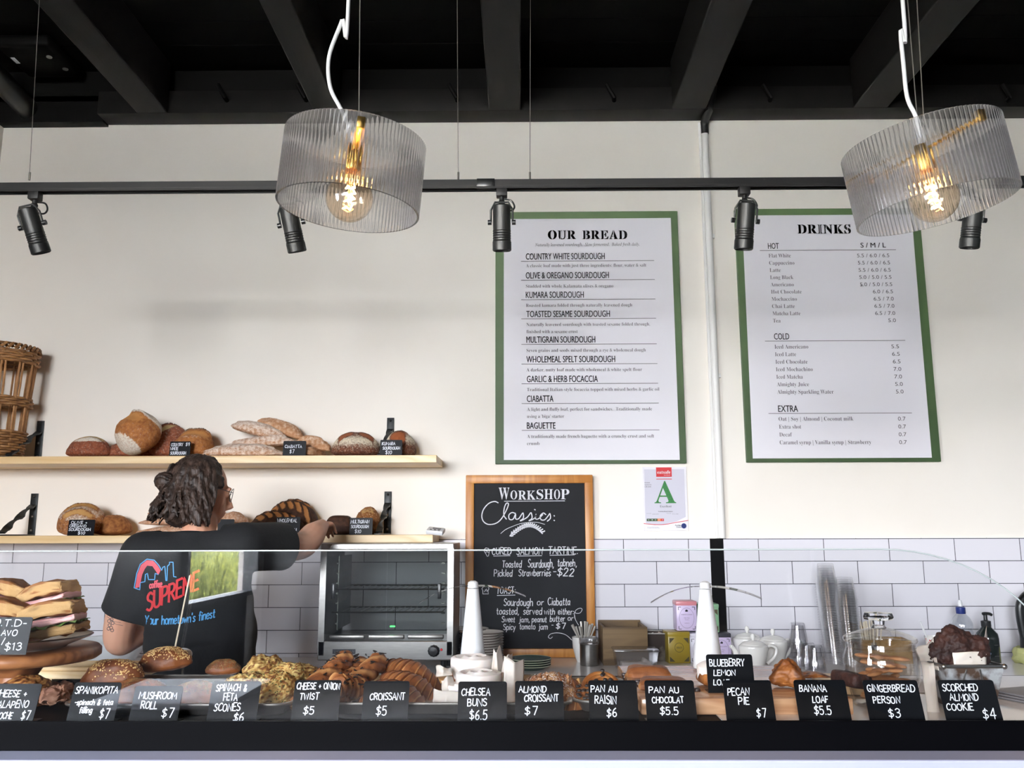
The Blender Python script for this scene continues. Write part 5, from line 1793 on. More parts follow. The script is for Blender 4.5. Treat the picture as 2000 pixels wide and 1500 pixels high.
# ---------------------------------------------------------------- teapots
def teapot(px, py, Y, s, label, turn=0):
    c = at_y(px, py, Y)
    t = thing('teapot', label, 'teapot', (c.x, Y, CTR), (0, 0, math.radians(turn)), group='white teapots')
    b = [(0, 0), (.040, 0), (.042, .004), (.055, .05), (.064, .088), (.062, .098), (.050, .106), (.046, .105), (.055, .095), (.05, .05), (.036, .008), (0, .008)]
    part('body', MB().lathe([(r * s, z * s) for r, z in b], 40), M['ceramic'], t)
    l = part('lid', MB().lathe([(r * s, z * s) for r, z in [(0, .104), (.05, .104), (.052, .107), (.040, .115), (.018, .121), (0, .122)]], 32), M['ceramic'], t)
    part('lid_knob', MB().lathe([(r * s, z * s) for r, z in [(.004, .12), (.006, .126), (.010, .135), (.010, .142), (.006, .149), (0, .150)]], 20), M['ceramic'], l)
    pts = catmull([(-.052 * s, 0, .03 * s), (-.072 * s, 0, .05 * s), (-.083 * s, 0, .082 * s), (-.101 * s, 0, .099 * s)], 8)
    n = len(pts)
    part('spout', MB().tube(pts, [(.017 - .010 * i / (n - 1)) * s for i in range(n)], 14), M['ceramic'], t)
    part('handle', MB().tube(catmull([(.055 * s, 0, .09 * s), (.082 * s, 0, .099 * s), (.102 * s, 0, .083 * s), (.092 * s, 0, .052 * s), (.058 * s, 0, .022 * s)], 8), .0068 * s, 12), M['ceramic'], t)


teapot(1472, 1280, 3.72, .95, 'white teapot at the front of the three, with its spout to the left', 3)
teapot(1461, 1275, 3.94, 1.0, 'white teapot hidden behind the front teapot, only its lid and spout showing', -38)
teapot(1511, 1275, 3.86, .98, 'white teapot behind at the right, with its handle to the right', 24)

# ---------------------------------------------------------------- tumblers and clear cups
def tumbler(px, Y, z, label, h=.105, r0=.040, r1=.029):
    c = at_y(px, 1285, Y)
    def rm(a, zz):
        return 1 + .03 * abs(math.sin(5 * a))
    mb = MB().lathe([(r0, 0), (r0, .008), (r1, h - .004), (r1 - .004, h), (0, h), ], 40, rmod=rm)
    mb.lathe([(0, h - .012), (r1 - .005, h - .012), (r0 - .003, .0)], 40)
    single('drinking_glass', mb, M['tumbler'], label, 'glass', (c.x, Y, z), group='upturned drinking glasses')


tumbler(1592, 3.66, CTR, 'upturned ribbed drinking glass at the front of the glass cluster')
tumbler(1577, 3.74, CTR, 'upturned drinking glass in the middle of the glass cluster, behind the front one')
tumbler(1562, 3.82, CTR, 'lower upturned drinking glass of the stacked pair at the back')
tumbler(1561, 3.82, CTR + .072, 'upper upturned drinking glass of the stacked pair at the back')
def cupstack(px, n, Y, ptop, lab, lean):
    c = at_y(px, 1283, Y)
    topz = at_y(px, ptop, Y).z
    h, r0, r1 = .095, .047, .032
    pitch = (topz - CTR - h) / (n - 1)
    me = None
    for k in range(n):
        if me is None:
            me = MB().lathe([(r0 + .003, 0), (r0 + .0035, .0025), (r0, .004), (r1 + .001, h - .002), (r1 - .002, h), (0, h)], 28).mesh('plastic_cup', M['cup_clear'], True, 50)
        o = link('plastic_cup', me, (c.x - lean * k * pitch, Y, CTR + k * pitch))
        tag(o, ('topmost' if k == n - 1 else 'bottom') + ' clear plastic cup of the ' + lab if k in (0, n - 1) else 'clear plastic cup nested in the ' + lab, 'cup', 'clear cups in the ' + lab)


cupstack(1632, 32, 3.88, 1100, 'taller leaning stack of clear cups', .06)
cupstack(1664, 28, 3.80, 1127, 'shorter stack of clear cups', .04)

# ---------------------------------------------------------------- straws, carton, cup, bottles
c = ct(1703, 1258)
Ys = 3.92
c = at_y(1702, 1250, Ys)
t = thing('straw_holder', 'dark steel cup holding straws behind the glass jar', 'cup', (c.x, Ys, CTR))
part('cup_body', MB().lathe([(0, 0), (.036, 0), (.04, .085), (.038, .085), (.034, .004), (0, .004)], 28), M['steel_dark'], t)
part('cup_band', MB().lathe([(.0405, .055), (.0415, .06), (.0412, .072), (.0405, .076)], 28), M['black_plastic'], t)
me = None
for k in range(18):
    a, rr = k * 2.4, .029 * math.sqrt((k + .5) / 18)
    if me is None:
        me = MB().cyl((0, 0, 0), (0, 0, .165), .0035, n=8).mesh('paper_straw', M['straw'])
    o = link('paper_straw', me, (c.x + rr * math.cos(a), Ys + rr * math.sin(a), CTR + .006), (-.16 * rr / .029 * math.sin(a), .16 * rr / .029 * math.cos(a), 0))
    tag(o, 'cream paper straw in the steel cup behind the glass jar', 'straw', 'paper straws')
c = at_y(1752, 1258, 3.80)
t = thing('cardboard_carton', 'low open brown cardboard carton behind the glass jar', 'carton', (c.x - .01, 3.95, CTR), (0, 0, math.radians(-8)))
def opentop(w, d, h, th=.004):
    return taper_box(w / 2, d / 2, w / 2, d / 2, h, th)
part('carton', opentop(.22, .15, .095), M['cardboard'], t, smooth=False)
part('flap', MB().bbox((-.075, .078, .118), (.09, .004, .055), .001, rot(x=-10, y=18)), M['cardboard'], t)
c = at_y(1841, 1280, 3.80)
t = thing('paper_cup', 'red-speckled white paper cup with a white spoon in it', 'cup', (c.x, 3.86, CTR))
part('cup_wall', MB().lathe([(0, 0), (.028, 0), (.041, .112), (.0425, .114), (.040, .114), (.026, .004), (0, .004)], 32), M['ceramic'], t)
mb = MB()
r = random.Random(5)
for k in range(46):
    a, z = r.uniform(PI, 2 * PI), r.uniform(.02, .105)
    rr = .028 + .013 * z / .112 + .0006
    s = r.uniform(.0015, .0045)
    cc = Vector((rr * math.cos(a), rr * math.sin(a), z))
    tx_ = Vector((-math.sin(a), math.cos(a), 0))
    mb.add([cc + tx_ * s * math.cos(q) + Vector((0, 0, s * math.sin(q))) for q in (0, 1.2, 2.4, 3.6, 5)], [(0, 1, 2, 3, 4)])
part('red_speckles', mb, M['red_sign'], t, smooth=False)
tag(single('plastic_spoon', MB().tube([(0, 0, 0), (-.02, 0, .08), (-.05, 0, .165)], [.004, .0035, .005], 8), M['white_plastic'], 'white plastic spoon standing in the red-speckled paper cup', 'spoon', (c.x - .006, 3.86, CTR + .01)))
c = at_y(1893, 1280, 3.86)
t = thing('water_bottle', 'clear ribbed water bottle with a blue sports cap', 'bottle', (c.x, 3.90, CTR))
part('bottle_body', MB().lathe([(0, 0), (.036, 0), (.042, .006), (.042, .09), (.038, .098), (.043, .106), (.040, .116), (.044, .128), (.041, .138), (.045, .150), (.044, .165), (.034, .188), (.018, .205), (.016, .212)], 36), M['bottle_clear'], t)
part('water', MB().lathe([(0, .003), (.034, .003), (.0395, .008), (.0395, .088), (0, .088)], 32), M['bottle_clear'], t)
part('blue_cap', MB().lathe([(.0185, .205), (.0195, .207), (.0195, .232), (.012, .236), (0, .236)], 28), M['navy'], t)
part('spout', MB().lathe([(.009, .235), (.0095, .252), (.007, .256), (.007, .262), (0, .263)], 20), M['white_plastic'], t)
part('wrap_lettering', ink(MB(), 'Pump', .030, lambda a, b: Vector((.0425 * math.sin(b / .042), -.0435 * math.cos(b / .042), .035 + a)), y=-.012, style='bold', width=.085), M['ceramic'], t, smooth=False)
c = at_y(1905, 1275, 3.72)
single('blue_bowl', MB().lathe([(0, 0), (.03, 0), (.05, .03), (.056, .062), (.059, .063), (.058, .066), (.053, .064), (.046, .03), (0, .006)], 32), M['blue'], 'small blue bowl behind the chocolate muffin', 'bowl', (c.x, 3.72, CTR))
c = at_y(1941, 1279, 3.80)
t = thing('soap_bottle', 'dark soap pump bottle at the right end of the back counter', 'bottle', (c.x, 3.84, CTR), (0, 0, .3))
part('bottle_body', MB().lathe([(0, 0), (.040, 0), (.045, .005), (.045, .108), (.042, .128), (.022, .152), (.017, .158), (.017, .17)], 36), M['soap'], t)
part('pump_collar', MB().lathe([(.019, .155), (.020, .158), (.020, .180), (.008, .184), (.0075, .205), (0, .206)], 24), M['black_plastic'], t)
part('pump_spout', MB().tube(catmull([(-.012, 0, .210), (.0, 0, .211), (.022, 0, .209), (.034, 0, .204)]), .0065, 10), M['black_plastic'], t)
part('label_lines', MB().box((.0, -.0453, .04), (.03, .001, .0015)).box((.0, -.0453, .085), (.02, .001, .0015)), M['ink_grey'], t)
c = at_y(2016, 1285, 3.86)
t = thing('black_tap', 'black curved tap at the right edge, above a yellow green cloth', 'tap', (c.x, 3.88, CTR))
part('tap_base', MB().cyl((0, 0, 0), (0, 0, .11), .034, .030), M['black_plastic'], t)
part('gooseneck', MB().tube(catmull([(-.012, 0, .10), (-.022, 0, .2), (-.01, 0, .26), (.05, 0, .30), (.12, 0, .27), (.13, 0, .2)], 8), .018, 16), M['black_plastic'], t)
single('dish_cloth', displace(MB().lathe([(0, 0), (.055, 0), (.066, .015), (.06, .03), (.066, .045), (.058, .062), (.045, .066), (.042, .05)], 40), .008, 30, 3), M['sponge'], 'crumpled yellow green cloth around the foot of the black tap', 'cloth', (c.x, 3.88, CTR))
# big pale bowl left of the person
c = at_y(212, 1290, 3.70)
single('mixing_bowl', MB().lathe([(0, 0), (.07, 0), (.11, .03), (.145, .09), (.155, .118), (.165, .12), (.164, .124), (.15, .122), (.138, .09), (.1, .035), (0, .008)], 48), M['bowl_white'], 'large pale mixing bowl on the back counter left of the person', 'bowl', (c.x - .02, 3.72, CTR))
# papers lying on the counter
for k, (x, y, rz, lb) in enumerate(((1440, 1296, 8, 'white order slip with blue print on the back counter near the right white cone'), (1560, 1292, -24, 'white paper sheet on the back counter in front of the glasses'))):
    c = ct(x, y)
    t = thing('paper_sheet', lb, 'paper', (c.x, c.y, CTR + .001), (0, 0, math.radians(rz)))
    part('sheet', MB().box((0, 0, .0006), (.21, .14, .0012)), M['paper'], t, smooth=False)
    pm_ = MB()
    for j in range(4):
        pen(pm_, [[(-.08 + .02 * j + .014 * math.cos(a), -.02 + .014 * math.sin(a)) for a in [i * .5 for i in range(14)]]], .0014, lambda a, b: Vector((a, b, .0016)))
    part('scribble', pm_, M['navy'], t, smooth=False)

# ================================================================ the person
PY = 3.00
def pp(px, py, Y):
    return at_y(px, py, Y)


def limb(mb, pts, rs, k=8, n=14):
    """tapered, rounded limb through the given joints"""
    c = catmull(pts, k)
    m = len(c)
    rr = []
    for i in range(m):
        f = i / (m - 1) * (len(rs) - 1)
        j = min(int(f), len(rs) - 2)
        u = f - j
        rr.append(rs[j] * (1 - u) + rs[j + 1] * u)
    mb.tube(c, rr, n)
    mb.sph(c[0], rr[0], 14, 8).sph(c[-1], rr[-1], 14, 8)
    return c


shL, shR = pp(283, 1086, 3.00), pp(478, 1068, 2.98)
neck0, neck1 = pp(384, 1062, 3.02), pp(392, 1008, 3.04)
chest = pp(386, 1130, 3.03)
waist = pp(392, 1240, 3.04)
hip = Vector((waist.x + .005, 3.06, .93))
elL = pp(232, 1248, 3.06)
wrL = pp(306, 1226, 3.24)
elR = pp(588, 1066, 3.24)
wrR = pp(628, 1028, 3.47)
headc = pp(394, 960, 3.05)
# head turned to the right and away, tipped down
FD = Vector((.80, .55, -.18)).normalized()          # facing
UP = (Vector((.10, .10, 1)) - FD * FD.dot(Vector((.10, .10, 1)))).normalized()
SD = FD.cross(UP).normalized()                        # the person's right
HR = Matrix((FD, SD * -1, UP)).transposed()


def hp(f, s, u):
    """head coordinates: forward, to the left ear, up"""
    return headc + FD * f + SD * (-s) + UP * u


def body_shape(grow=0.0, torso_only=False):
    mb = MB()
    g = grow
    if not torso_only:
        mb.sph(hp(-.012, 0, .02), (.094, .076, .098), 24, 16, HR)
        mb.sph(hp(.03, 0, -.04), (.062, .058, .072), 20, 12, HR)
        mb.sph(hp(.066, 0, -.088), (.022, .024, .018), 14, 8, HR)
        mb.tube([hp(.084, 0, .012), hp(.098, 0, -.012), hp(.110, 0, -.034), hp(.094, 0, -.042)], [.009, .011, .0145, .009], 10).sph(hp(.103, 0, -.034), .0135)
        for s in (-1, 1):
            mb.sph(hp(.078, s * .031, .004), (.012, .015, .011), 12, 8, HR)            # eye
            mb.sph(hp(.083, s * .028, .024), (.010, .024, .008), 12, 8, HR)            # brow
            mb.sph(hp(.048, s * .038, -.026), (.032, .022, .034), 12, 8, HR)           # cheek
            mb.sph(hp(-.004, s * .078, -.01), (.019, .008, .031), 12, 8, HR @ rot(y=-12))   # ear
            mb.sph(hp(.004, s * .08, -.036), (.009, .007, .011), 10, 6, HR)
        mb.sph(hp(.088, 0, -.060), (.010, .022, .006), 12, 8, HR).sph(hp(.086, 0, -.070), (.010, .018, .006), 12, 8, HR)
        limb(mb, [neck0 + Vector((0, .0, -.03)), neck0, neck1, hp(-.01, 0, -.05)], [.07, .06, .056, .056])
    # torso
    mb.sph(chest, (.168 + g, .118 + g, .17 + g), 24, 16)
    mb.sph(chest + Vector((.0, -.005, .05)), (.172 + g, .10 + g, .10 + g), 24, 16)
    mb.sph(waist, (.176 + g, .128 + g, .17 + g), 24, 16)
    mb.sph((chest + waist) / 2, (.170 + g, .122 + g, .15 + g), 24, 16)
    mb.sph(hip + Vector((0, 0, .02)), (.188 + g * .7, .135 + g * .7, .13), 24, 16)
    for s in (shL, shR):
        mb.tube([neck0 + Vector((0, .01, -.035)), neck0.lerp(s, .5) + Vector((0, .005, -.01)), s], [.062 + g, .066 + g, .068 + g], 14).sph(s, .070 + g)
    return mb


# ---- body: head, torso, arms, legs and hands in one surface
bm_ = body_shape(-.012)
limb(bm_, [shR, shR.lerp(elR, .5) + Vector((.01, -.015, .0)), elR, elR.lerp(wrR, .45) + Vector((.008, 0, .006)), wrR], [.060, .056, .050, .048, .029])
limb(bm_, [shL, shL.lerp(elL, .5) + Vector((-.012, -.01, 0)), elL, elL.lerp(wrL, .4) + Vector((-.004, 0, -.006)), wrL], [.060, .057, .050, .046, .029])
for s in (-1, 1):
    x = hip.x + s * .095
    limb(bm_, [(x, hip.y, .92), (x + s * .01, hip.y - .01, .5), (x + s * .012, hip.y + .01, .1)], [.098, .060, .040])
    bm_.sph((x + s * .014, hip.y + .05, .05), (.042, .115, .04), 16, 10)


def hand_mesh(mb, w, d, side, palm_n, curl, thumb_up, s=1.0):
    """five-fingered hand at wrist w pointing along d; palm_n = palm direction"""
    d = d.normalized()
    palm_n = (palm_n - d * d.dot(palm_n)).normalized()
    a = d.cross(palm_n).normalized() * side            # across the knuckles, thumb side positive
    R = Matrix((d, a, palm_n)).transposed()
    mb.sph(w + d * .046 * s, (.05 * s, .040 * s, .0155 * s), 18, 10, R)
    mb.sph(w + d * .03 * s + a * .020 * s + palm_n * .008 * s, (.03 * s, .02 * s, .015 * s), 14, 8, R)
    for i, (off, ln, r) in enumerate(((.029, .072, .0088), (.010, .080, .0090), (-.009, .075, .0086), (-.027, .058, .0076))):
        p = w + d * (.082 - .004 * abs(i - 1)) * s + a * off * s
        pts = [p - d * .03 * s, p]
        ang = 0
        for j, f in enumerate((.46, .30, .24)):
            ang += curl[min(i, len(curl) - 1)] * (1.0, 1.15, .8)[j]
            p = p + (d * math.cos(ang) + palm_n * math.sin(ang) + a * off * 1.5) * ln * f * s
            pts.append(p)
        mb.tube(pts, [r * 1.05 * s, r * 1.08 * s, r * s, r * .94 * s, r * .78 * s], 10)
        for q, rq in zip(pts[1:], (1.08, 1.02, .95, .78)):
            mb.sph(q, r * rq * s, 10, 6)
    p0 = w + d * .022 * s + a * .026 * s
    t1 = (d * .55 + a * .75 + palm_n * thumb_up).normalized()
    t2 = (d * .85 + a * .30 + palm_n * (thumb_up + .25)).normalized()
    pts = [p0, p0 + t1 * .030 * s, p0 + t1 * .036 * s + t2 * .028 * s, p0 + t1 * .036 * s + t2 * .052 * s]
    mb.tube(pts, [.0145 * s, .0115 * s, .0105 * s, .0085 * s], 10)
    for q, rq in zip(pts[1:], (.0118, .0108, .0086)):
        mb.sph(q, rq * s, 10, 6)


dR = (pp(652, 1022, 3.72) - wrR)
hand_mesh(bm_, wrR, dR, 1, Vector((.25, .1, -1)), (.40, .42, .46, .5), .05)
dL = Vector((.75, .5, -.15))
hand_mesh(bm_, wrL, dL, -1, Vector((.3, .6, -.5)), (.35, .4, .45, .5), .1)
body = remesh(bm_, .0052, 5)
pm0 = Vector((hip.x, hip.y, 0))
person = thing('person', 'person with dark wavy hair in a black shirt, back turned, reaching to the bread shelf', 'person', pm0)
part('body', body, M['skin'], person, True, angle=180)

# ---- t-shirt
ndir_ = (neck1 - neck0).normalized()
ts = body_shape(.012, True)
slR = shR.lerp(elR, .62)
ts.tube([shR + Vector((-.02, 0, 0)), shR, slR, slR.lerp(elR, .4)], [.078, .079, .083, .084], 20)
slL = shL.lerp(elL, .66)
ts.tube([shL + Vector((.02, 0, 0)), shL, slL, slL.lerp(elL, .4)], [.078, .080, .086, .087], 20)
for f_ in (.35, .6, .85):
    ts.sph(chest.lerp(slL, f_) + Vector((0, .0, .01)), (.09, .088, .11), 18, 12)
ts.tube([waist, hip + Vector((0, 0, .02)), hip + Vector((0, 0, -.12))], [.175, .18, .19], 24)
ts.tube([neck0 + Vector((0, .0, -.05)), neck0, neck0 + ndir_ * .05], [.10, .082, .071], 20)
ts = remesh(ts, .011, 7)
bmx = bmesh.new()
me = bpy.data.meshes.new('tmp')
me.from_pydata([tuple(p) for p in ts.v], [], ts.f)
bmx.from_mesh(me)
ndir = (neck1 - neck0).normalized()


def bisect(co, no, inside):
    """cut cloth by a plane, removing only the faces for which inside(p) holds"""
    geo = bmx.verts[:] + bmx.edges[:] + bmx.faces[:]
    bmesh.ops.bisect_plane(bmx, geom=geo, plane_co=co, plane_no=no)
    dead = [f for f in bmx.faces if (f.calc_center_median() - co).dot(no) > 0 and inside(f.calc_center_median())]
    bmesh.ops.delete(bmx, geom=dead, context='FACES')


bisect(slR, (elR - shR).normalized(), lambda p: (p - slR).length < .25)
bisect(slL, (elL - shL).normalized(), lambda p: (p - slL).length < .22 and p.x < shL.x + .03)
bisect(hip + Vector((0, 0, -.06)), Vector((0, 0, -1)), lambda p: True)
bisect(neck0 + Vector((0, -.004, .030)), ndir, lambda p: (p - neck0).length < .13)
bmesh.ops.delete(bmx, geom=[f for f in bmx.faces if (f.calc_center_median() - (neck0 + Vector((.0, .02, .02)))).length < .054], context='FACES')
bmx.verts.index_update()
sh = MB()
sh.v = [v.co.copy() for v in bmx.verts]
sh.f = [tuple(v.index for v in f.verts) for f in bmx.faces]
bmx.free()
# folds: long soft ridges running down the back, and bunching at the waist
for i, p in enumerate(sh.v):
    n1 = fbm(Vector((p.x * 9, p.y * 6, p.z * 3.2)), 1.0, 2, 3) * .007
    low = max(0, min(1, (1.16 - p.z) / .2))
    n2 = math.sin(p.z * 120 + 5 * fbm(p, 7, 2, 8)) * .0055 * low * max(0, min(1, (hip.x + .05 - p.x) / .12))
    d = Vector((p.x - hip.x, p.y - hip.y, 0))
    sh.v[i] = p + (d.normalized() if d.length > .02 else Vector()) * (n1 + n2)
shirt_bvh = BVHTree.FromPolygons([tuple(p) for p in sh.v], sh.f)
shirt = part('t_shirt', sh, M['tee'], person, True, angle=180)
so = shirt.modifiers.new('cloth', 'SOLIDIFY')
so.thickness = .004
so.offset = 1.0


def on_shirt(px, py, off=.0085):
    d = ray(px, py).normalized()
    h = shirt_bvh.ray_cast(CAM, d)
    p = h[0] if h[0] is not None else CAM + d * 2.92
    return p - d * off


def shirt_pen(mb, lines, w):
    """lines given in photo pixels, laid on the cloth of the back"""
    return pen(mb, [[(x, -y) for x, y in l] for l in lines], w, lambda a, b: on_shirt(a, -b), dense=3.0)


def slanted(s, px, py, h, width, rise, arch=0.0, jit=.02, slant=.05):
    out = []
    for l in hand(s, h, width=width, jit=jit, slant=slant, gap=.16):
        q = Vector((l[0][0], l[0][1]))
        o = []
        for i, (a, b) in enumerate(l):
            o.append((px + a, py - b - rise * a / width + arch * math.sin(PI * a / width)))
        out.append(o)
    return out


mb = MB()
red = slanted('SUPREME', 287, 1194, 34, 100, 44)
shirt_pen(mb, red, 4.6)
part('red_lettering', mb, M['red_print'], shirt, True, smooth=False)
mb = MB()
shirt_pen(mb, slanted('coffee', 292, 1149, 13, 24, 3), 2.4)
arch = [(264, 1148), (268, 1120), (275, 1103), (287, 1094), (300, 1096), (309, 1106), (314, 1114), (309, 1120), (306, 1108), (296, 1103), (285, 1107), (281, 1120), (281, 1134), (274, 1136), (273, 1146)]
for off in (0,):
    top_ = [(x, y) for x, y in arch[:8]]
    for k in range(14):
        f = k / 13
        shirt_pen(mb, [[(265 + 7 * f, 1148 - 2 * f), (269 + 8 * f, 1122), (276 + 6 * f, 1104 + 7 * f), (287, 1095 + 9 * f), (299 - 1 * f, 1096 + 9 * f), (308 - 3 * f, 1106 + 9 * f), (313 - 4 * f, 1114 + 8 * f)]], 1.6)
part('pink_print', mb, M['pink_print'], shirt, True, smooth=False)
mb = MB()
shirt_pen(mb, [[(262, 1148), (267, 1120), (274, 1102), (287, 1092), (301, 1094), (310, 1104), (316, 1114), (318, 1108), (322, 1106), (324, 1134), (326, 1134), (327, 1106), (331, 1102), (331, 1098), (338, 1098), (339, 1126), (344, 1127)],
                [(262, 1148), (273, 1152), (274, 1138), (283, 1136), (284, 1122), (288, 1120), (290, 1132), (302, 1132), (303, 1120), (309, 1122)]], 1.8)
shirt_pen(mb, slanted("Your hometown's finest", 283, 1219, 17, 136, 13, arch=5, slant=.12), 2.2)
part('blue_print', mb, M['blue_print'], shirt, True, smooth=False)
# tattoo on the left arm
body_bvh = BVHTree.FromPolygons([tuple(p + pm0) for p in [v.co for v in bpy.data.objects['body'].data.vertices]], [tuple(f.vertices) for f in bpy.data.objects['body'].data.polygons])


def on_body(px, py):
    d = ray(px, py).normalized()
    h = body_bvh.ray_cast(CAM, d)
    return (h[0] if h[0] is not None else CAM + d * 3) - d * .0016


mb = MB()
for cx, cy in ((213, 1213), (218, 1210), (220, 1217), (214, 1221), (217, 1226), (212, 1228), (219, 1231)):
    pen(mb, [[(cx + 3 * math.cos(a), -cy + 3 * math.sin(a)) for a in [i * .7 for i in range(10)]]], 1.6, lambda a, b: on_body(a, -b))
pen(mb, [[(209, -1204), (216, -1210), (226, -1219), (240, -1222)], [(212, -1206), (222, -1214), (236, -1216)]], .9, lambda a, b: on_body(a, -b))
part('tattoo', mb, M['tattoo'], bpy.data.objects['body'], True, smooth=False)

# ---- jeans and shoes
jn = MB()
jn.sph(hip, (.196, .142, .14), 24, 16)
for s in (-1, 1):
    x = hip.x + s * .095
    jn.tube(catmull([(x, hip.y, .92), (x + s * .01, hip.y - .008, .5), (x + s * .012, hip.y + .01, .09)]), [.108 - .05 * i / 16 for i in range(17)], 18)
jn = remesh(jn, .012, 4)
part('jeans', displace(jn, .004, 12, 1), M['denim'], person, True)
for s in (-1, 1):
    x = hip.x + s * .11
    part('shoe', remesh(MB().sph((x, hip.y + .055, .045), (.048, .135, .045), 18, 12).sph((x, hip.y - .02, .07), (.045, .06, .05), 14, 10).box((x, hip.y + .05, .012), (.085, .25, .022)), .009, 3), M['shoe'], person, True)

# ---- hair: a cap plus wavy locks, with a small bun
hr = random.Random(12)
hm = MB()
hm.sph(hp(-.026, 0, .030), (.090, .088, .094), 28, 18, HR)
hm.sph(hp(-.035, 0, -.03), (.078, .088, .085), 24, 16, HR)
hm.sph(hp(-.046, 0, -.085), (.064, .088, .05), 24, 16, HR)
locks = MB()
for k in range(430):
    # start on the scalp, run down and outwards with waves
    az = hr.uniform(-2.35, 2.35)               # 0 = back of the head
    el = hr.uniform(-.1, 1.25)
    c_, s_ = math.cos(el), math.sin(el)
    p = Vector((-.020 - .091 * c_ * math.cos(az), .089 * c_ * math.sin(az), .030 + .096 * s_))
    front = max(0, -math.cos(az))
    L = hr.uniform(.12, .185) * (1.0 if front < .3 else .75)
    pts = [p]
    out = Vector((-math.cos(az) * .9, math.sin(az), 0))
    ph, fr = hr.uniform(0, 6.28), hr.uniform(30, 46)
    n = 14
    for i in range(1, n + 1):
        f = i / n
        base = p + out * (.005 + .006 * f + .055 * max(0, f - .45)) * (.6 + .4 * c_) + Vector((0, 0, -L * f * (.65 + .35 * f)))
        tan = Vector((-out.y, out.x, 0))
        w = .003 + .016 * f
        base += tan * w * math.sin(fr * L * f + ph) + out * w * .7 * math.cos(fr * L * f + ph)
        if i == n:
            base += -out * .008
        pts.append(base)
    # keep the face clear: pull front locks back behind the cheek
    pts = [Vector((min(q.x, .022 if q.z < .02 else .05), q.y, max(q.z, -.13))) for q in pts]
    r0 = hr.uniform(.0042, .0095)
    locks.tube([hp(*q) for q in catmull(pts, 2)], [r0 * (1.05 - .75 * (i / (2 * n)) ** 2.2) for i in range(2 * n + 1)], 7)
cap = remesh(hm, .007, 3)
cap = displace(cap, .008, 38, 5)
hair_ = remesh(cap.merge(locks), .0042, 2)
part('hair', displace(hair_, .0022, 150, 7, 2), M['hair'], person, True, angle=180)
bc = pp(324, 941, 2.97)
bn = MB().sph(bc, (.032, .03, .030), 20, 14)
for k in range(16):
    a0, tl = hr.uniform(0, 6.28), hr.uniform(-1.1, 1.1)
    R = rot(x=60 * tl, y=40 * tl, z=25 * tl)
    bn.tube([bc + R @ Vector((.031 * math.cos(a0 + .45 * i), .008 * math.sin(.9 * i), .029 * math.sin(a0 + .45 * i))) for i in range(13)], [.003 + .005 * math.sin(PI * i / 12) for i in range(13)], 7)
root = hp(-.10, .01, .055)
bn.tube([bc, bc.lerp(root, .5) + Vector((0, 0, .006)), root], [.02, .019, .03], 10)
part('hair_bun', bn, M['hair'], person, True, angle=180)
# ---- glasses
gl = MB()
for s in (-1, 1):
    ctr = hp(.098, s * .034, .004)
    gl.tube([ctr + SD * -(.026 * math.cos(a)) + UP * (.024 * math.sin(a)) + FD * (-.006 * abs(math.cos(a)) * (1 if s * math.cos(a) > 0 else 0)) for a in [2 * PI * i / 24 for i in range(24)]], .0013, 6, closed=True)
    gl.tube([hp(.092, s * .060, .010), hp(.05, s * .078, .012), hp(-.005, s * .083, .012), hp(-.02, s * .082, -.006)], .0013, 6)
gl.tube([hp(.099, -.009, .008), hp(.103, 0, .011), hp(.099, .009, .008)], .0013, 6)
part('glasses', gl, M['steel_dark'], person, True)

# ================================================================ front counter and display
GY = 1.75
DK = at_y(1000, 1413, GY).z - .006            # top of the dark display deck
ST = at_y(1000, 1467, 1.74).z                 # white stone ledge in front
DB = 2.36
t = thing('front_counter', 'white stone serving counter with a black display base along the bottom', 'counter', (0.5, 2.0, 0))
LX, RX = -2.3, 2.8
part('stone_top', MB().bbox(((LX + RX) / 2, (1.672 + DB) / 2, ST - .02), (RX - LX, DB - 1.672, .04), .004), M['ledge'], t, True, smooth=False)
part('counter_front', MB().box(((LX + RX) / 2, (1.70 + DB - .04) / 2, (ST - .04) / 2), (RX - LX - .04, DB - .04 - 1.70, ST - .04)), M['bench'], t, True, smooth=False)
part('display_base', MB().bbox(((LX + RX) / 2, (1.742 + DB - .01) / 2, (ST + DK) / 2), (RX - LX - .06, DB - .01 - 1.742, DK - ST), .002), M['black_panel'], t, True, smooth=False)
part('front_lip', MB().bbox(((LX + RX) / 2, 1.745, (ST + DK) / 2 + .006), (RX - LX - .06, .010, DK - ST + .012), .002), M['black_panel'], t, True, smooth=False)
part('pale_deck_insert', MB().box((at_z(1790, 1400, DK).x + .35, 2.05, DK + .001), (1.5, .56, .002)), M['stone'], t, True, smooth=False)
# glass screen with one big rounded corner at the right
gz0, gz1 = DK + .001, at_y(1000, 1074.5, GY).z
gx0 = LX + .1
gx1 = at_y(2075, 1250, GY).x
rad = .26
poly = [(gx0, gz0), (gx1, gz0)]
for k in range(17):
    a = PI / 2 * k / 16
    poly.append((gx1 - rad * 1.3 + rad * 1.3 * math.cos(a), gz1 - rad + rad * math.sin(a)))
poly.append((gx0, gz1))
t = thing('sneeze_guard', 'long clear glass screen standing in front of the pastries', 'glass screen', ((gx0 + gx1) / 2, GY + .01, gz0))
g = MB().prism(poly, -.004, .004)
g.v = [Vector((p.x, GY + .006 - p.z, p.y)) for p in g.v]
part('glass_pane', g, M['glass'], t, True, smooth=False)
ed = MB().tube([(x, GY + .006, z) for x, z in poly[1:]], .0015, 6)
part('polished_edge', ed, M['glass_edge'], t, True)

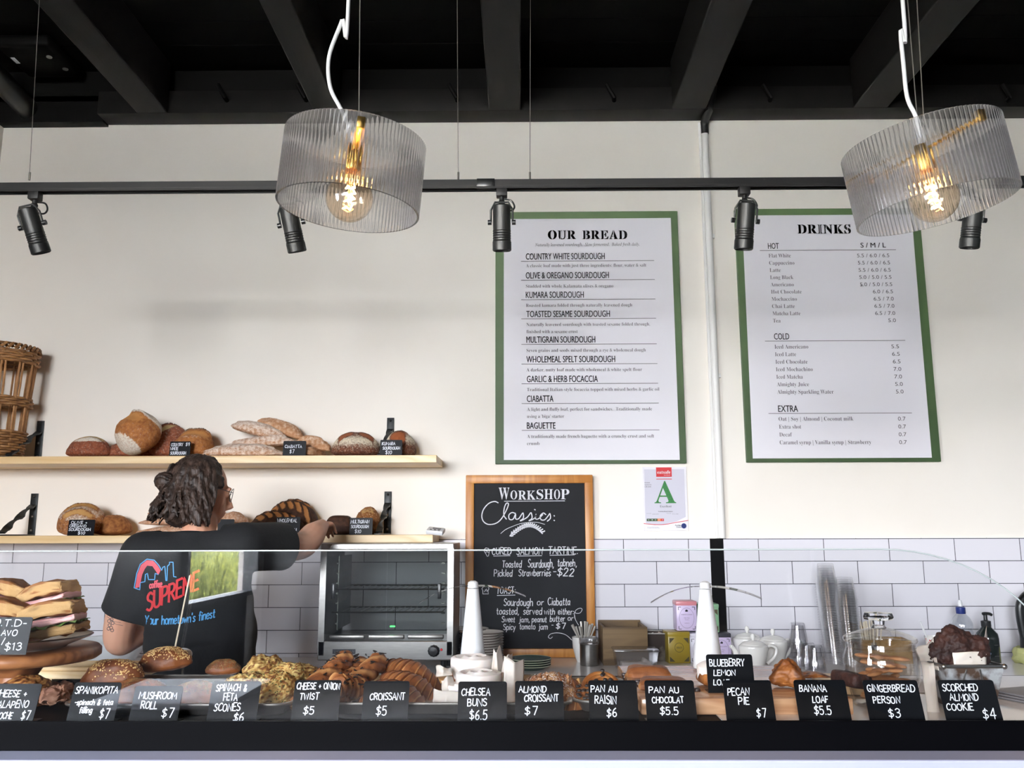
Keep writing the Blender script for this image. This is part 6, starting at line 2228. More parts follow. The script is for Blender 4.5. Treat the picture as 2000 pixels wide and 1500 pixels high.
# ---------------------------------------------------------------- price cards
CARDS = [
    (-30, 64, 1414, .104, .0745, 12, [('CHEESE +', .06, .34, .17, .66), ('JALAPENO', .1, .62, .18, .72), ('BRIOCHE', .1, .9, .16, .44), ('$7', .74, .92, .22, .16)], 'cheese and jalapeno brioche $7, cut off by the left edge'),
    (128, 222, 1415, .104, .0770, 14, [('SPANIKOPITA', .05, .28, .17, .9), ('-spinach & feta', .1, .56, .13, .8), ('filling', .24, .76, .15, .26), ('$7', .68, .9, .24, .18)], 'spanikopita spinach and feta filling $7'),
    (250, 346, 1415, .106, .0700, 14, [('MUSHROOM', .12, .36, .18, .78), ('ROLL', .2, .62, .19, .33), ('$7', .66, .86, .25, .22)], 'mushroom roll $7'),
    (402, 500, 1415, .108, .0790, 14, [('SPINACH &', .1, .24, .17, .62), ('FETA', .28, .47, .17, .28), ('SCONES', .12, .72, .18, .52), ('$6', .54, .96, .2, .2)], 'spinach and feta scones $6'),
    (567, 660, 1412, .102, .0810, 8, [('CHEESE + ONION', .05, .22, .15, .92), ('TWIST', .14, .46, .15, .4), ('$5', .25, .80, .18, .22)], 'cheese and onion twist $5'),
    (705, 796, 1412, .100, .0790, 8, [('CROISSANT', .15, .46, .16, .76), ('$5', .31, .82, .22, .22)], 'croissant $5'),
    (893, 990, 1411, .106, .0780, 4, [('CHELSEA', .07, .34, .17, .58), ('BUNS', .2, .6, .17, .38), ('$6.5', .25, .92, .22, .34)], 'chelsea buns $6.5'),
    (1006, 1102, 1411, .106, .0790, 4, [('ALMOND', .08, .28, .15, .56), ('CROISSANT', .19, .5, .16, .7), ('$7', .2, .82, .2, .24)], 'almond croissant $7'),
    (1152, 1248, 1408, .106, .0800, 3, [('PAN AU', .05, .28, .15, .54), ('RAISIN', .12, .56, .19, .44), ('$6', .35, .86, .2, .2)], 'pan au raisin $6'),
    (1264, 1362, 1409, .106, .0800, 4, [('PAN AU', .08, .3, .14, .6), ('CHOCOLAT', .13, .54, .14, .63), ('$5.5', .27, .82, .18, .36)], 'pan au chocolat $5.5'),
    (1420, 1516, 1410, .105, .0800, 8, [('PECAN', .08, .36, .17, .44), ('PIE', .28, .58, .17, .22), ('$7', .62, .88, .2, .18)], 'pecan pie $7'),
    (1562, 1664, 1413, .110, .0805, 10, [('BANANA', .09, .28, .15, .52), ('LOAF', .31, .54, .15, .3), ('$5.5', .31, .82, .2, .32)], 'banana loaf $5.5'),
    (1700, 1808, 1415, .116, .0800, 4, [('GINGERBREAD', .06, .28, .16, .86), ('PERSON', .13, .55, .16, .48), ('$3', .36, .88, .2, .2)], 'gingerbread person $3'),
    (1850, 1960, 1415, .118, .0800, 5, [('SCORCHED', .06, .26, .16, .62), ('ALMOND', .15, .49, .16, .5), ('COOKIE', .05, .72, .16, .47), ('$4', .66, .92, .24, .22)], 'scorched almond cookie $4'),
]
for (a, b, yb, w, h, tu, ls, lb) in CARDS:
    Y = 1.785
    w = (b - a) * mpp(Y, 1412)
    price_card(a, b, yb, w, h, ls, 'black card reading ' + lb, Y, DK, tilt=20, turn=0, pw=.0019)
price_card(1387, 1473, 1370, .098, .077, [('BLUEBERRY', .07, .31, .18, .74), ('LEMON', .14, .55, .14, .46), ('LOAF', .12, .8, .14, .34)], 'black card reading blueberry lemon loaf, standing behind the pecan pie card', 1.90, DK + .036, tilt=10, pw=.0019)
price_card(-46, 40, 1279, .112, .074, [('S.O.T.D-', .1, .24, .18, .8), ('Ham, AVO', .1, .5, .15, .66), ('cheese /', .06, .72, .15, .5), ('pesto', .08, .92, .15, .3), ('$13', .60, .88, .2, .3)], 'black card reading S.O.T.D. $13 in front of the sandwich plate', 1.80, at_y(20, 1279, 1.80).z, tilt=12, pw=.0018, base=False)

# ---------------------------------------------------------------- trays, boards
def tray(x0, x1, y0, y1, z, label, h=.024, fl=.018):
    t = thing('baking_tray', label, 'tray', ((x0 + x1) / 2, (y0 + y1) / 2, z), group='aluminium baking trays')
    w, d = (x1 - x0) / 2, (y1 - y0) / 2
    def rr(ww, dd, r, n=6):
        o = []
        for cx, cy, a0 in ((ww - r, dd - r, 0), (-ww + r, dd - r, 90), (-ww + r, -dd + r, 180), (ww - r, -dd + r, 270)):
            for k in range(n + 1):
                a = math.radians(a0 + 90 * k / n)
                o.append((cx + r * math.cos(a), cy + r * math.sin(a)))
        return o
    rings = [(rr(w - fl, d - fl, .02), .001), (rr(w - .004, d - .004, .032), h), (rr(w, d, .034), h), (rr(w, d, .034), h - .004), (rr(w - .006, d - .006, .03), h - .004), (rr(w - fl - .002, d - fl - .002, .02), 0)]
    n = len(rings[0][0])
    mb = MB()
    vs = [(x, y, zz) for rg, zz in rings for x, y in rg]
    fs = [tuple(range(n)), tuple(reversed([5 * n + k for k in range(n)]))]
    for i in range(5):
        fs += [(i * n + k, i * n + (k + 1) % n, (i + 1) * n + (k + 1) % n, (i + 1) * n + k) for k in range(n)]
    part('pan', mb.add(vs, fs), M['alu'], t, angle=50)
    part('rolled_rim', MB().tube([(x, y, h - .001) for x, y in rings[2][0]], .0035, 8, closed=True), M['alu'], t)
    part('baking_paper', MB().box((0, 0, .003), ((w - fl) * 2 - .01, (d - fl) * 2 - .01, .002)), M['parch'], t, smooth=False)
    return t


TY0 = 1.835
xa = at_y(116, 1390, TY0).x
xb_ = at_y(562, 1388, TY0).x
tray(xa, xb_, TY0, 2.20, DK + .001, 'long aluminium tray under the rolls and scones at the left')
xc_, xd = at_y(556, 1388, TY0).x + .012, at_y(1118, 1385, TY0).x
tray(xc_, xd, TY0 + .01, 2.20, DK + .001, 'aluminium tray under the twists, croissants and chelsea buns')
xe, xf_ = xd + .006, at_y(1248, 1385, TY0).x
tray(xe, xf_, TY0 + .03, 2.16, DK + .001, 'small aluminium tray under the raisin pastries')
xg, xh = xf_ + .006, at_y(1668, 1385, 1.85).x
t = thing('serving_board', 'thick chopping block board under the chocolate pastries and pecan pie', 'board', ((xg + xh) / 2, 2.07, DK + .001))
part('block', MB().bbox((0, 0, .0165), (xh - xg, .44, .033), .004), M['block'], t)
BZ = DK + .036
# pale timber board lying at the right behind the banana card
c = at_z(1650, 1338, DK + .03)
single('timber_board', MB().bbox((0, 0, .014), (.20, .16, .022), .003), M['pine'], 'pale flat timber board behind the banana loaf card', 'board', (c.x + .07, 2.12, DK + .002), (0, 0, math.radians(-12)))

# cake stand, plate and sandwiches
PLZ = at_y(80, 1272, 1.93).z
c = at_y(40, 1262, 1.98)
t = thing('cake_stand', 'round brown timber stand under the sandwich plate', 'stand', (c.x, 1.98, DK + .001))
hz = PLZ - DK
part('disc', MB().lathe([(0, hz - .026), (.158, hz - .026), (.166, hz - .02), (.166, hz - .006), (.160, hz), (0, hz)], 56), M['acacia'], t, angle=60)
part('stem', MB().lathe([(0, .014), (.07, .014), (.045, .03), (.04, hz * .5), (.06, hz - .027), (0, hz - .027)], 40), M['acacia'], t)
part('foot', MB().lathe([(0, 0), (.078, 0), (.08, .006), (.076, .014), (0, .016)], 40), M['acacia'], t)
t = thing('sandwich_plate', 'white plate with a thin brown rim holding the sandwiches', 'plate', (c.x - .004, 1.98, PLZ + .001))
part('plate', MB().lathe([(0, .004), (.09, .004), (.095, 0), (.10, .004), (.146, .022), (.149, .025), (.146, .026), (.10, .010), (0, .009)], 56), M['plate_white'], t)
part('rim', MB().lathe([(.1465, .0235), (.1502, .025), (.1465, .0275), (.1445, .026)], 56), M['plate_rim'], t)


def sandwich(px, py, Y, rz, ry, label, s=1.0, rx=0):
    c = at_y(px, py, Y)
    t = thing('sandwich', label, 'sandwich', c, (math.radians(rx), math.radians(ry), math.radians(rz)), group='filled sandwiches on the plate')
    L, W = .105 * s, .062 * s
    def slab(z0, z1, seed, amp=.008, dome=0, w=1.0):
        mb = MB().bbox((0, 0, 0), (L * w, W * w, z1 - z0), .006, seg=3)
        bm = bmesh.new()
        vs = [bm.verts.new(p) for p in mb.v]
        for f in mb.f:
            bm.faces.new([vs[i] for i in f])
        bmesh.ops.subdivide_edges(bm, edges=bm.edges[:], cuts=4, use_grid_fill=True)
        o = MB()
        bm.verts.index_update()
        o.v = [v.co.copy() for v in bm.verts]
        o.f = [tuple(v.index for v in f.verts) for f in bm.faces]
        bm.free()
        o.v = [Vector((p.x, p.y, p.z + (z0 + z1) / 2 + (dome * (1 - (2 * p.x / L) ** 2) if p.z > 0 else dome * .5 * (1 - (2 * p.x / L) ** 2)))) for p in o.v]
        o = displace(displace(o, amp, 38, seed), amp * .5, 110, seed + 5)
        o.a = [(0.0, 1.0 if max(abs(p.x) / (L * w * .5), abs(p.y) / (W * w * .5)) > .90 and p.z < z1 + dome * .5 else .12, .35 if p.z > z1 - .004 else 0) for p in o.v]
        return o
    part('lower_bread', slab(0, .016 * s, 1), M['bread_cut'], t, angle=80)
    part('leaves', displace(MB().grid(20, 12, lambda u, v: Vector(((u - .5) * L * 1.08, (v - .5) * W * 1.15, .019 * s + .004 * math.sin(23 * u) * math.cos(17 * v)))), .006, 60, 2), M['lettuce'], t, angle=180)
    part('ham', slab(.020 * s, .033 * s, 3, .005, 0, 1.03), M['ham'], t, angle=80)
    part('upper_bread', slab(.032 * s, .056 * s, 4, .006, .012), M['bread_cut'], t, angle=80)


sandwich(105, 1241, 1.92, 4, -10, 'ham sandwich in front at the right of the plate', 1.12)
sandwich(100, 1199, 1.99, -8, -15, 'ham sandwich on top at the right of the sandwich pile', 1.08)
sandwich(-8, 1236, 1.93, 10, 8, 'sandwich at the left of the plate behind the S.O.T.D. card', 1.1)
sandwich(4, 1196, 2.0, 4, 12, 'sandwich on top at the left of the sandwich pile, cut by the left edge', 1.1)

# ridged bread board behind the rolls
c = at_z(180, 1305, DK + .05)
t = thing('ridged_board', 'pale ridged bread board lying behind the seeded rolls', 'board', (at_y(185, 1310, 2.28).x, 2.285, DK + .002))
mb = MB().bbox((0, 0, .02), (.28, .12, .02), .003)
for k in range(6):
    mb.bbox((0, -.05 + .02 * k, .034), (.276, .010, .010), .002)
part('board', mb, M['pine'], t, smooth=False)
part('feet', MB().box((-.1, 0, .005), (.03, .1, .01)).box((.1, 0, .005), (.03, .1, .01)), M['pine'], t)


# ================================================================ pastries
def dmp(mb, a):
    mb.a = a
    return mb


def pput(name, mb, mat, label, x0, x1, ytop, Y, group, z=None, R=None, zs=1.0):
    """place a pastry so that it spans x0..x1; bottom on z, or its top at photo row ytop when z is None"""
    if R is not None:
        mb.v = [R @ p for p in mb.v]
    k = mpp(Y, 1340)
    xs = [p.x for p in mb.v]
    W = max(xs) - min(xs)
    s = (x1 - x0) * k / W
    mid = (max(xs) + min(xs)) / 2
    zb_, zt_ = min(p.z for p in mb.v), max(p.z for p in mb.v)
    if zs is None:                       # stand on z and reach up to photo row ytop
        zs = (at_y((x0 + x1) / 2, ytop, Y).z - z) / ((zt_ - zb_) * s)
    h = (zt_ - zb_) * s * zs
    mb.v = [Vector(((p.x - mid) * s, p.y * s, (p.z - zb_) * s * zs)) for p in mb.v]
    c = at_y((x0 + x1) / 2, 1340, Y)
    if z is None:
        z = at_y((x0 + x1) / 2, ytop, Y + .015).z - h
    return single(name, mb, M[mat], label, 'pastry', (c.x, Y, z), group=group, angle=75)


def croissant(seed=0, L=.15, R=.034, bend=.35, rings=11, nu=110, nv=30):
    """curved tapering roll with stepped wraps"""
    mb = MB()
    a_ = []
    for j in range(nu + 1):
        t_ = -1 + 2 * j / nu
        th = t_ * bend * PI / 2
        cx, cy = math.sin(th) * L / 2 / math.sin(bend * PI / 2), (1 - math.cos(th)) * L * .55
        st = abs(t_) * rings / 2
        fr = st - math.floor(st)
        env = max(0.02, (1 - abs(t_) ** 1.7)) ** .72
        r = R * env * (1.0 + .0 * fr) + R * .13 * (1 - fr) ** .8 * (env > .1)
        T_ = Vector((math.cos(th), math.sin(th), 0))
        N_ = Vector((-T_.y, T_.x, 0))
        for i in range(nv):
            a = 2 * PI * i / nv + .25 * t_
            q = Vector((cx, cy, 0)) + (N_ * math.cos(a) * 1.06 + Vector((0, 0, 1)) * math.sin(a) * .92) * r * (1 + .05 * fbm((t_ * 3, math.cos(a), math.sin(a)), 2, 2, seed))
            mb.v.append(q)
            g = max(0, 1 - abs(fr - .82) / .18) * .9
            a_.append((0, g, .85 * max(0, 1 - fr / .3) * max(0, math.sin(a)) + (.5 if env < .35 else 0)))
    for j in range(nu):
        for i in range(nv):
            mb.f.append((j * nv + i, j * nv + (i + 1) % nv, (j + 1) * nv + (i + 1) % nv, (j + 1) * nv + i))
    mb.f.append(tuple(range(nv)))
    mb.f.append(tuple(nu * nv + i for i in range(nv)))
    return dmp(mb, a_)


def twist(seed=0, L=.20, R=.021, turns=3.2, nu=130, nv=30, bulge=.3):
    mb = MB()
    a_ = []
    for j in range(nu + 1):
        t_ = j / nu
        x = (t_ - .5) * L
        env = (min(1, t_ * 9, (1 - t_) * 9)) ** .5
        for i in range(nv):
            a = 2 * PI * i / nv
            ph = a * 2 - t_ * turns * 2 * PI
            w = math.cos(ph / 1.0)
            r = R * env * (1 + bulge * (abs(w) ** .6 - .6) + .10 * fbm((t_ * 9, math.cos(a), math.sin(a)), 2, 2, seed))
            mb.v.append(Vector((x, r * math.cos(a), r * math.sin(a))))
            a_.append((.0, .75 * max(0, w), .8 * max(0, .35 - abs(w)) / .35))
    for j in range(nu):
        for i in range(nv):
            mb.f.append((j * nv + i, j * nv + (i + 1) % nv, (j + 1) * nv + (i + 1) % nv, (j + 1) * nv + i))
    mb.f.append(tuple(range(nv)))
    mb.f.append(tuple(nu * nv + i for i in range(nv)))
    return dmp(mb, a_)


def lump(rx, ry, rz, seed, amp=.12, sc=2.2, nu=64, nv=40, burn=.35, fine=.03, sq=.85):
    """craggy baked lump with a flat base"""
    mb = MB()
    a_ = []
    for j in range(nv + 1):
        v = -PI / 2 + PI * j / nv
        for i in range(nu):
            u = 2 * PI * i / nu
            d = Vector((math.copysign(abs(math.cos(v) * math.cos(u)) ** sq, math.cos(u)), math.copysign(abs(math.cos(v) * math.sin(u)) ** sq, math.sin(u)), math.sin(v)))
            n = 1 + amp * fbm(d, sc, 3, seed) + fine * abs(fbm(d, 9, 3, seed + 4))
            z = d.z if d.z > 0 else d.z * .5
            mb.v.append(Vector((d.x * rx * n, d.y * ry * n, z * rz * n)))
            k = fbm(d, 9, 3, seed + 4)
            a_.append((0, max(0, .5 - .8 * k), max(0, burn + k * 1.2 if d.z > .1 else burn * .4)))
    for j in range(nv):
        for i in range(nu):
            i2 = (i + 1) % nu
            mb.f.append((j * nu + i, j * nu + i2, (j + 1) * nu + i2, (j + 1) * nu + i))
    return dmp(mb, a_)


TZ = DK + .006
# brioche and filo parcels at the far left
pput('jalapeno_brioche', lump(.06, .05, .032, 41, .14, 2), 'golden', 'golden cheese brioche behind the cut-off card at the left', 0, 100, 1316, 1.95, 'savoury pastries at the left', TZ, zs=None)
for k, (x0, x1, Y, yt, rz, lb) in enumerate(((78, 140, 1.93, 1338, 20, 'pink-brown filo parcel left of the spanikopita card, at the front'), (88, 148, 2.02, 1330, -15, 'pink-brown filo parcel left of the spanikopita card, further back'))):
    mb = lump(.05, .04, .025, 51 + k, .2, 3, sq=.6)
    mb.v = [p + Vector((0, 0, .003 * math.sin(p.x * 120 + p.y * 60 + 3 * fbm(p, 30, 2, k)))) for p in mb.v]
    mb.a = [(0, .5 * fbm(p, 40, 2, k), .1) for p in mb.v]
    pput('spanikopita', mb, 'filo', lb, x0, x1, yt, Y, 'filo parcels', TZ, R=rot(z=rz), zs=None)
# seeded mushroom rolls
for k, (x0, x1, Y, z, rz, ry, lb, sd, dk) in enumerate((
        (158, 276, 2.06, .012, 6, -8, 'sesame roll left of the mushroom roll card, in the second row', 61, 0), (266, 372, 2.16, .034, 4, -6, 'sesame roll highest in the middle of the roll pile', 62, 0),
        (216, 330, 1.93, .0, 3, 0, 'sesame roll at the front behind the mushroom roll card', 63, 1), (330, 436, 1.925, .0, -2, 0, 'sesame roll at the front between the mushroom and scone cards', 64, 1),
        (400, 468, 2.19, .022, 8, 0, 'dark seeded roll behind the scones at the left', 65, 1))):
    L = .13
    mb = loaf(L, .062, .056, sd, [(-.92, .0, -.7, .5, .2, .1)], lambda x, y, z: 0, lump=.10, taper=.12, sq=.8, nu=56, nv=30)
    o = pput('mushroom_roll', mb, 'roll', lb, x0, x1, 0, Y, 'seeded mushroom rolls', TZ + z, R=rot(z=rz) @ rot(y=ry))
    seeds_on(o, 560, M['seed_dark'] if dk else M['seed'], .0024, sd, lambda p: p.normal.z > .25 and p.center.x > -.045, 'sesame_seeds')
# scones
for k, (x0, x1, yt, Y, lb, sd) in enumerate(((428, 530, 1309, 2.02, 'spinach and feta scone at the front left of the scone pile', 71), (474, 556, 1281, 2.14, 'spinach and feta scone on top of the pile', 72),
                                             (530, 628, 1288, 2.08, 'spinach and feta scone at the back right of the pile', 73), (496, 584, 1322, 1.93, 'browner spinach and feta scone at the front right of the pile', 74))):
    o = pput('feta_scone', lump(.055, .05, .036 if k != 3 else .048, sd, .2, 1.8, 90, 56, fine=.11, sq=.75, burn=.3), 'scone', lb, x0, x1, yt, Y, 'spinach and feta scones', None if k != 3 else TZ, R=rot(y=(-10, 6, 14, -8)[k], z=30 * k))
    seeds_on(o, 170, M['herb'], .0028, sd, lambda p: p.normal.z > -.2, 'herb_flecks', .3)
pput('feta_scone', lump(.05, .05, .05, 75, .2, 1.8, 60, 40, fine=.08, sq=.75), 'scone', 'spinach and feta scone lying low under the scone pile', 470, 560, 1340, 2.1, 'spinach and feta scones', TZ)
# cheese and onion twists
def sticks(x0, y0, Y0, x1, y1, Y1, R, seed, label):
    A, B = at_y(x0, y0, Y0), at_y(x1, y1, Y1)
    d = B - A
    mb = twist(seed, d.length, R)
    Rm = d.to_track_quat('X', 'Z').to_matrix()
    a = mb.a
    mb.v = [Rm @ p for p in mb.v]
    mb.a = a
    o = single('cheese_twist', mb, M['pastry'], label, 'pastry', (A + B) / 2, group='cheese and onion twists', angle=75)
    r = random.Random(seed)
    on = MB()
    for k in range(26):
        f = r.uniform(.05, .98)
        p = Rm @ (Vector(((f - .5) * d.length, 0, 0)) + rot(x=r.uniform(-90, 90)) @ Vector((0, 0, R * 1.02)))
        on.tube([p, p + Vector((r.uniform(-.006, .006), r.uniform(-.006, .006), .003)), p + Vector((r.uniform(-.01, .01), r.uniform(-.01, .01), .001))], [.0012, .0022, .001], 6)
    c = part('burnt_onion', on, M['raisin'], o)
    c['kind'] = 'stuff'


sticks(566, 1380, 1.90, 686, 1278, 2.12, .0205, 81, 'long cheese twist lying diagonally at the left of the twist pile')
sticks(640, 1380, 1.90, 750, 1284, 2.13, .0215, 82, 'cheese twist at the right of the twist pile, nearest the croissants')
sticks(640, 1350, 2.0, 715, 1292, 2.17, .0190, 83, 'dark cheese twist wedged between the two long ones')
sticks(650, 1338, 1.90, 702, 1344, 1.99, .0235, 84, 'short cheese twist end-on just above the twist card')
sticks(590, 1396, 1.875, 700, 1392, 1.93, .019, 85, 'cheese twist lying low behind the twist card')
# croissants
GC = 'croissants'
for (x0, x1, yt, Y, ry, rz, lb, sd) in ((740, 866, 1284, 2.13, 20, -14, 'croissant at the back of the croissant pile', 91), (738, 868, 1308, 2.03, 22, -18, 'croissant in the middle of the croissant pile', 92),
                                        (722, 852, 1326, 1.935, 26, -24, 'croissant at the front right behind the croissant card', 93), (700, 800, 1338, 1.90, -6, 10, 'croissant lying low behind the croissant card', 94)):
    pput('croissant', croissant(sd, .15, .038), 'pastry', lb, x0, x1, yt, Y, GC, R=rot(z=rz) @ rot(y=ry))
# chelsea buns and their papers
def bun(px0, px1, pyt, Y, label, sd):
    k = mpp(Y, 1310)
    R = (px1 - px0) * k / 2
    c = at_y((px0 + px1) / 2, pyt, Y)
    h = .05
    t = thing('chelsea_bun', label, 'bun', (c.x, Y, c.z - h - .006), group='iced chelsea buns')
    sw = MB()
    n = 140
    for k2 in range(n):
        pass
    bd = MB().lathe([(0, 0), (R * .86, 0), (R * .95, h * .3), (R * .96, h * .7), (R * .8, h), (0, h * .98)], 48, rmod=lambda a, z: 1 + .03 * math.cos(3 * a + sd))
    bd.a = [(0, 0, .2)] * len(bd.v)
    part('bun_body', bd, M['golden'], t)
    ic = MB()
    vs = []
    nr, na = 14, 64
    for i in range(nr + 1):
        f = i / nr
        for j in range(na):
            a = 2 * PI * j / na
            drip = .55 + .45 * fbm((math.cos(a) * 1.6, math.sin(a) * 1.6, sd), 1.3, 2, sd)
            if f < .7:
                r, z = R * .98 * f / .7, h + .004
                sp = math.sin((r / R) * 13 - a) * .0035 * (1 - (f / .7) ** 6)
                z += sp
            else:
                g = (f - .7) / .3
                r, z = R * (.98 + .03 * math.sin(PI * g)), h + .004 - g * h * (.25 + .65 * max(0, drip))
            vs.append((r * math.cos(a), r * math.sin(a), z))
    fs = [(i * na + j, i * na + (j + 1) % na, (i + 1) * na + (j + 1) % na, (i + 1) * na + j) for i in range(nr) for j in range(na)]
    part('icing', ic.add(vs, fs), M['icing'], t)


bun(880, 968, 1281, 2.12, 'white-iced chelsea bun at the back, beneath the left white cone', 1)
bun(890, 980, 1311, 1.99, 'white-iced chelsea bun at the front, just above its card', 2)
bun(868, 930, 1335, 1.95, 'white-iced chelsea bun low at the left, mostly wrapped in paper', 3)


def paper(corners, label, curl=.012, seed=0, n=14):
    """sheet of baking parchment from four (px, py, Y) corners: bottom left, bottom right, top right, top left"""
    P = [at_y(*c) for c in corners]
    cen = sum(P, Vector()) / 4
    mb = MB().grid(n, n, lambda u, v: P[0].lerp(P[1], u).lerp(P[3].lerp(P[2], u), v) - cen + Vector((.002 * fbm((u * 2, v * 2, seed), 1.2, 2, seed), -curl * (1 - abs(2 * u - 1)) * (.4 + v) + .003 * fbm((u, v, seed), 2, 2, seed), curl * .25 * math.sin(2 * PI * u + seed) * v)))
    o = single('parchment_liner', mb, M['parch'], label, 'paper', cen, group='white parchment liners', angle=180)
    s = o.modifiers.new('sheet', 'SOLIDIFY')
    s.thickness = .0008


paper([(985, 1388, 1.93), (1022, 1386, 1.96), (1024, 1290, 2.0), (984, 1284, 1.97)], 'tall white parchment liner standing at the right of the chelsea buns', .014, 1)
paper([(958, 1340, 2.02), (990, 1330, 2.05), (978, 1264, 2.10), (964, 1270, 2.07)], 'pointed white parchment flap behind the chelsea buns', .02, 2)
paper([(972, 1340, 1.99), (1000, 1330, 2.02), (1001, 1272, 2.08), (984, 1286, 2.04)], 'pointed white parchment flap at the right of the front chelsea bun', .02, 5)
paper([(842, 1388, 1.875), (896, 1388, 1.875), (898, 1352, 1.885), (848, 1345, 1.885)], 'white parchment liner between the croissant and chelsea cards', .006, 3)
paper([(862, 1352, 1.93), (892, 1350, 1.93), (884, 1318, 1.95), (862, 1326, 1.95)], 'curled white parchment flap left of the front chelsea bun', .016, 4)
paper([(852, 1322, 2.05), (884, 1318, 2.05), (880, 1302, 2.07), (852, 1300, 2.07)], 'curled white parchment flap left of the back chelsea bun', .014, 6)
# almond croissants
for (x0, x1, yt, Y, ry, rz, lb, sd) in ((1016, 1140, 1309, 2.06, 4, 8, 'almond croissant at the back with sugared flakes', 101), (1010, 1156, 1326, 1.95, 10, -16, 'almond croissant at the front with sugared flakes, one tip to the right', 102)):
    o = pput('almond_croissant', croissant(sd, .16, .04, .3), 'pastry', lb, x0, x1, yt, Y, 'almond croissants', None, R=rot(z=rz) @ rot(y=ry))
    lim = -.01 if sd == 101 else .012
    seeds_on(o, 260, M['almond'], .0075, sd, lambda p: p.normal.z > .35 and p.center.x < .045, 'almond_flakes', .06)
    seeds_on(o, 420, M['sugar'], .0026, sd + 9, lambda p: p.normal.z > .5 and p.center.x < .045, 'icing_sugar', .3)
# raisin whirls
def whirl(x0, x1, yt, Y, label, sd, tilt, z=None):
    R = (x1 - x0) * mpp(Y, 1330) / 2
    c = at_y((x0 + x1) / 2, yt, Y)
    t = thing('raisin_whirl', label, 'pastry', (c.x, Y, (c.z - R * 1.05 * math.sin(math.radians(abs(tilt))) - .02) if z is None else z), (math.radians(tilt), 0, 0), group='raisin whirls')
    sp = MB()
    pts = []
    for k in range(130):
        a = k * 2 * PI / 36
        r = R * (.08 + .82 * k / 130)
        pts.append((r * math.cos(a), r * math.sin(a), .016 + .004 * (1 - k / 130)))
    sp.tube(pts, [R * .17] * 130, 10)
    sp.a = [(0, .25 + .3 * fbm(p, 60, 2, sd), .35) for p in sp.v]
    part('spiral_dough', sp, M['golden'], t)
    r = random.Random(sd)
    ra = MB()
    for k in range(16):
        a, q = r.uniform(0, 6.28), R * r.uniform(.2, .9)
        ra.sph((q * math.cos(a), q * math.sin(a), .0245 + r.uniform(0, .003)), (.0055, .0045, .003), 8, 6)
    c2 = part('raisins', ra, M['raisin'], t)
    c2['kind'] = 'stuff'


whirl(1136, 1214, 1308, 2.05, 'raisin whirl at the back of the small tray, leaning up', 111, 38)
whirl(1118, 1196, 1346, 1.93, 'raisin whirl at the front of the small tray behind its card', 112, 14, TZ + .004)
# pain au chocolat
for k, (x0, x1, yt, Y, rz, lb, z) in enumerate(((1218, 1314, 1297, 2.14, -6, 'pan au chocolat on top at the back of its pile', None), (1222, 1310, 1322, 2.05, 12, 'pan au chocolat lying under the top one', None), (1244, 1346, 1322, 1.94, -8, 'pan au chocolat at the front behind its card', BZ), (1300, 1364, 1350, 1.93, 60, 'pan au chocolat end at the right, beside its card', BZ))):
    mb = loaf(.10, .072, .044 if k == 0 else .052, 121 + k, [], lambda x, y, z: .22 if z > .5 else 0, lump=.05, sq=.34, nu=64, nv=36)
    mb.v = [p * (1 + .02 * math.sin(p.y * 260)) for p in mb.v]
    mb.a = [(a[0], .5 if abs(p.x) > .044 else 0, .45 if p.z > .03 else .1) for a, p in zip(mb.a, mb.v)]
    o = pput('pain_au_chocolat', mb, 'pastry', lb, x0, x1, yt, Y, 'chocolate pastries', z, R=rot(z=rz), zs=1.0 if z is None else None)
    xm = max(p.co.x for p in o.data.vertices)
    zz = max(p.co.z for p in o.data.vertices)
    part('chocolate_stick', MB().bbox((-xm * .92, -.012, zz * .45), (.014, .012, .010), .003).bbox((-xm * .92, .014, zz * .5), (.014, .012, .010), .003).bbox((xm * .92, 0, zz * .45), (.012, .014, .010), .003), M['choc'], o)
# blueberry lemon loaf
mb = loaf(.075, .11, .06, 131, [], lambda x, y, z: 0, lump=.07, sq=.7)
mb.a = [(0, .2, .1)] * len(mb.v)
o = pput('blueberry_loaf', mb, 'golden', 'iced blueberry lemon mini loaf behind its card', 1364, 1430, 1292, 1.99, 'mini loaves', BZ, zs=None)
zt2 = max(v.co.z for v in o.data.vertices)
xw = max(v.co.x for v in o.data.vertices)
ic = MB()
vs, fs = [], []
nu, nv = 40, 12
for i in range(nv + 1):
    f = i / nv
    for j in range(nu):
        a = 2 * PI * j / nu
        d = .5 + .5 * fbm((math.cos(a), math.sin(a), 3), 2, 2, 7)
        r = min(1, f * 1.5)
        z = zt2 * (1.03 - .22 * r ** 3) - max(0, f - .67) / .33 * zt2 * (.2 + .45 * d)
        vs.append((xw * 1.02 * r * math.cos(a), xw * 1.45 * r * math.sin(a), z))
fs = [(i * nu + j, i * nu + (j + 1) % nu, (i + 1) * nu + (j + 1) % nu, (i + 1) * nu + j) for i in range(nv) for j in range(nu)]
part('white_icing', ic.add(vs, fs), M['icing'], o)
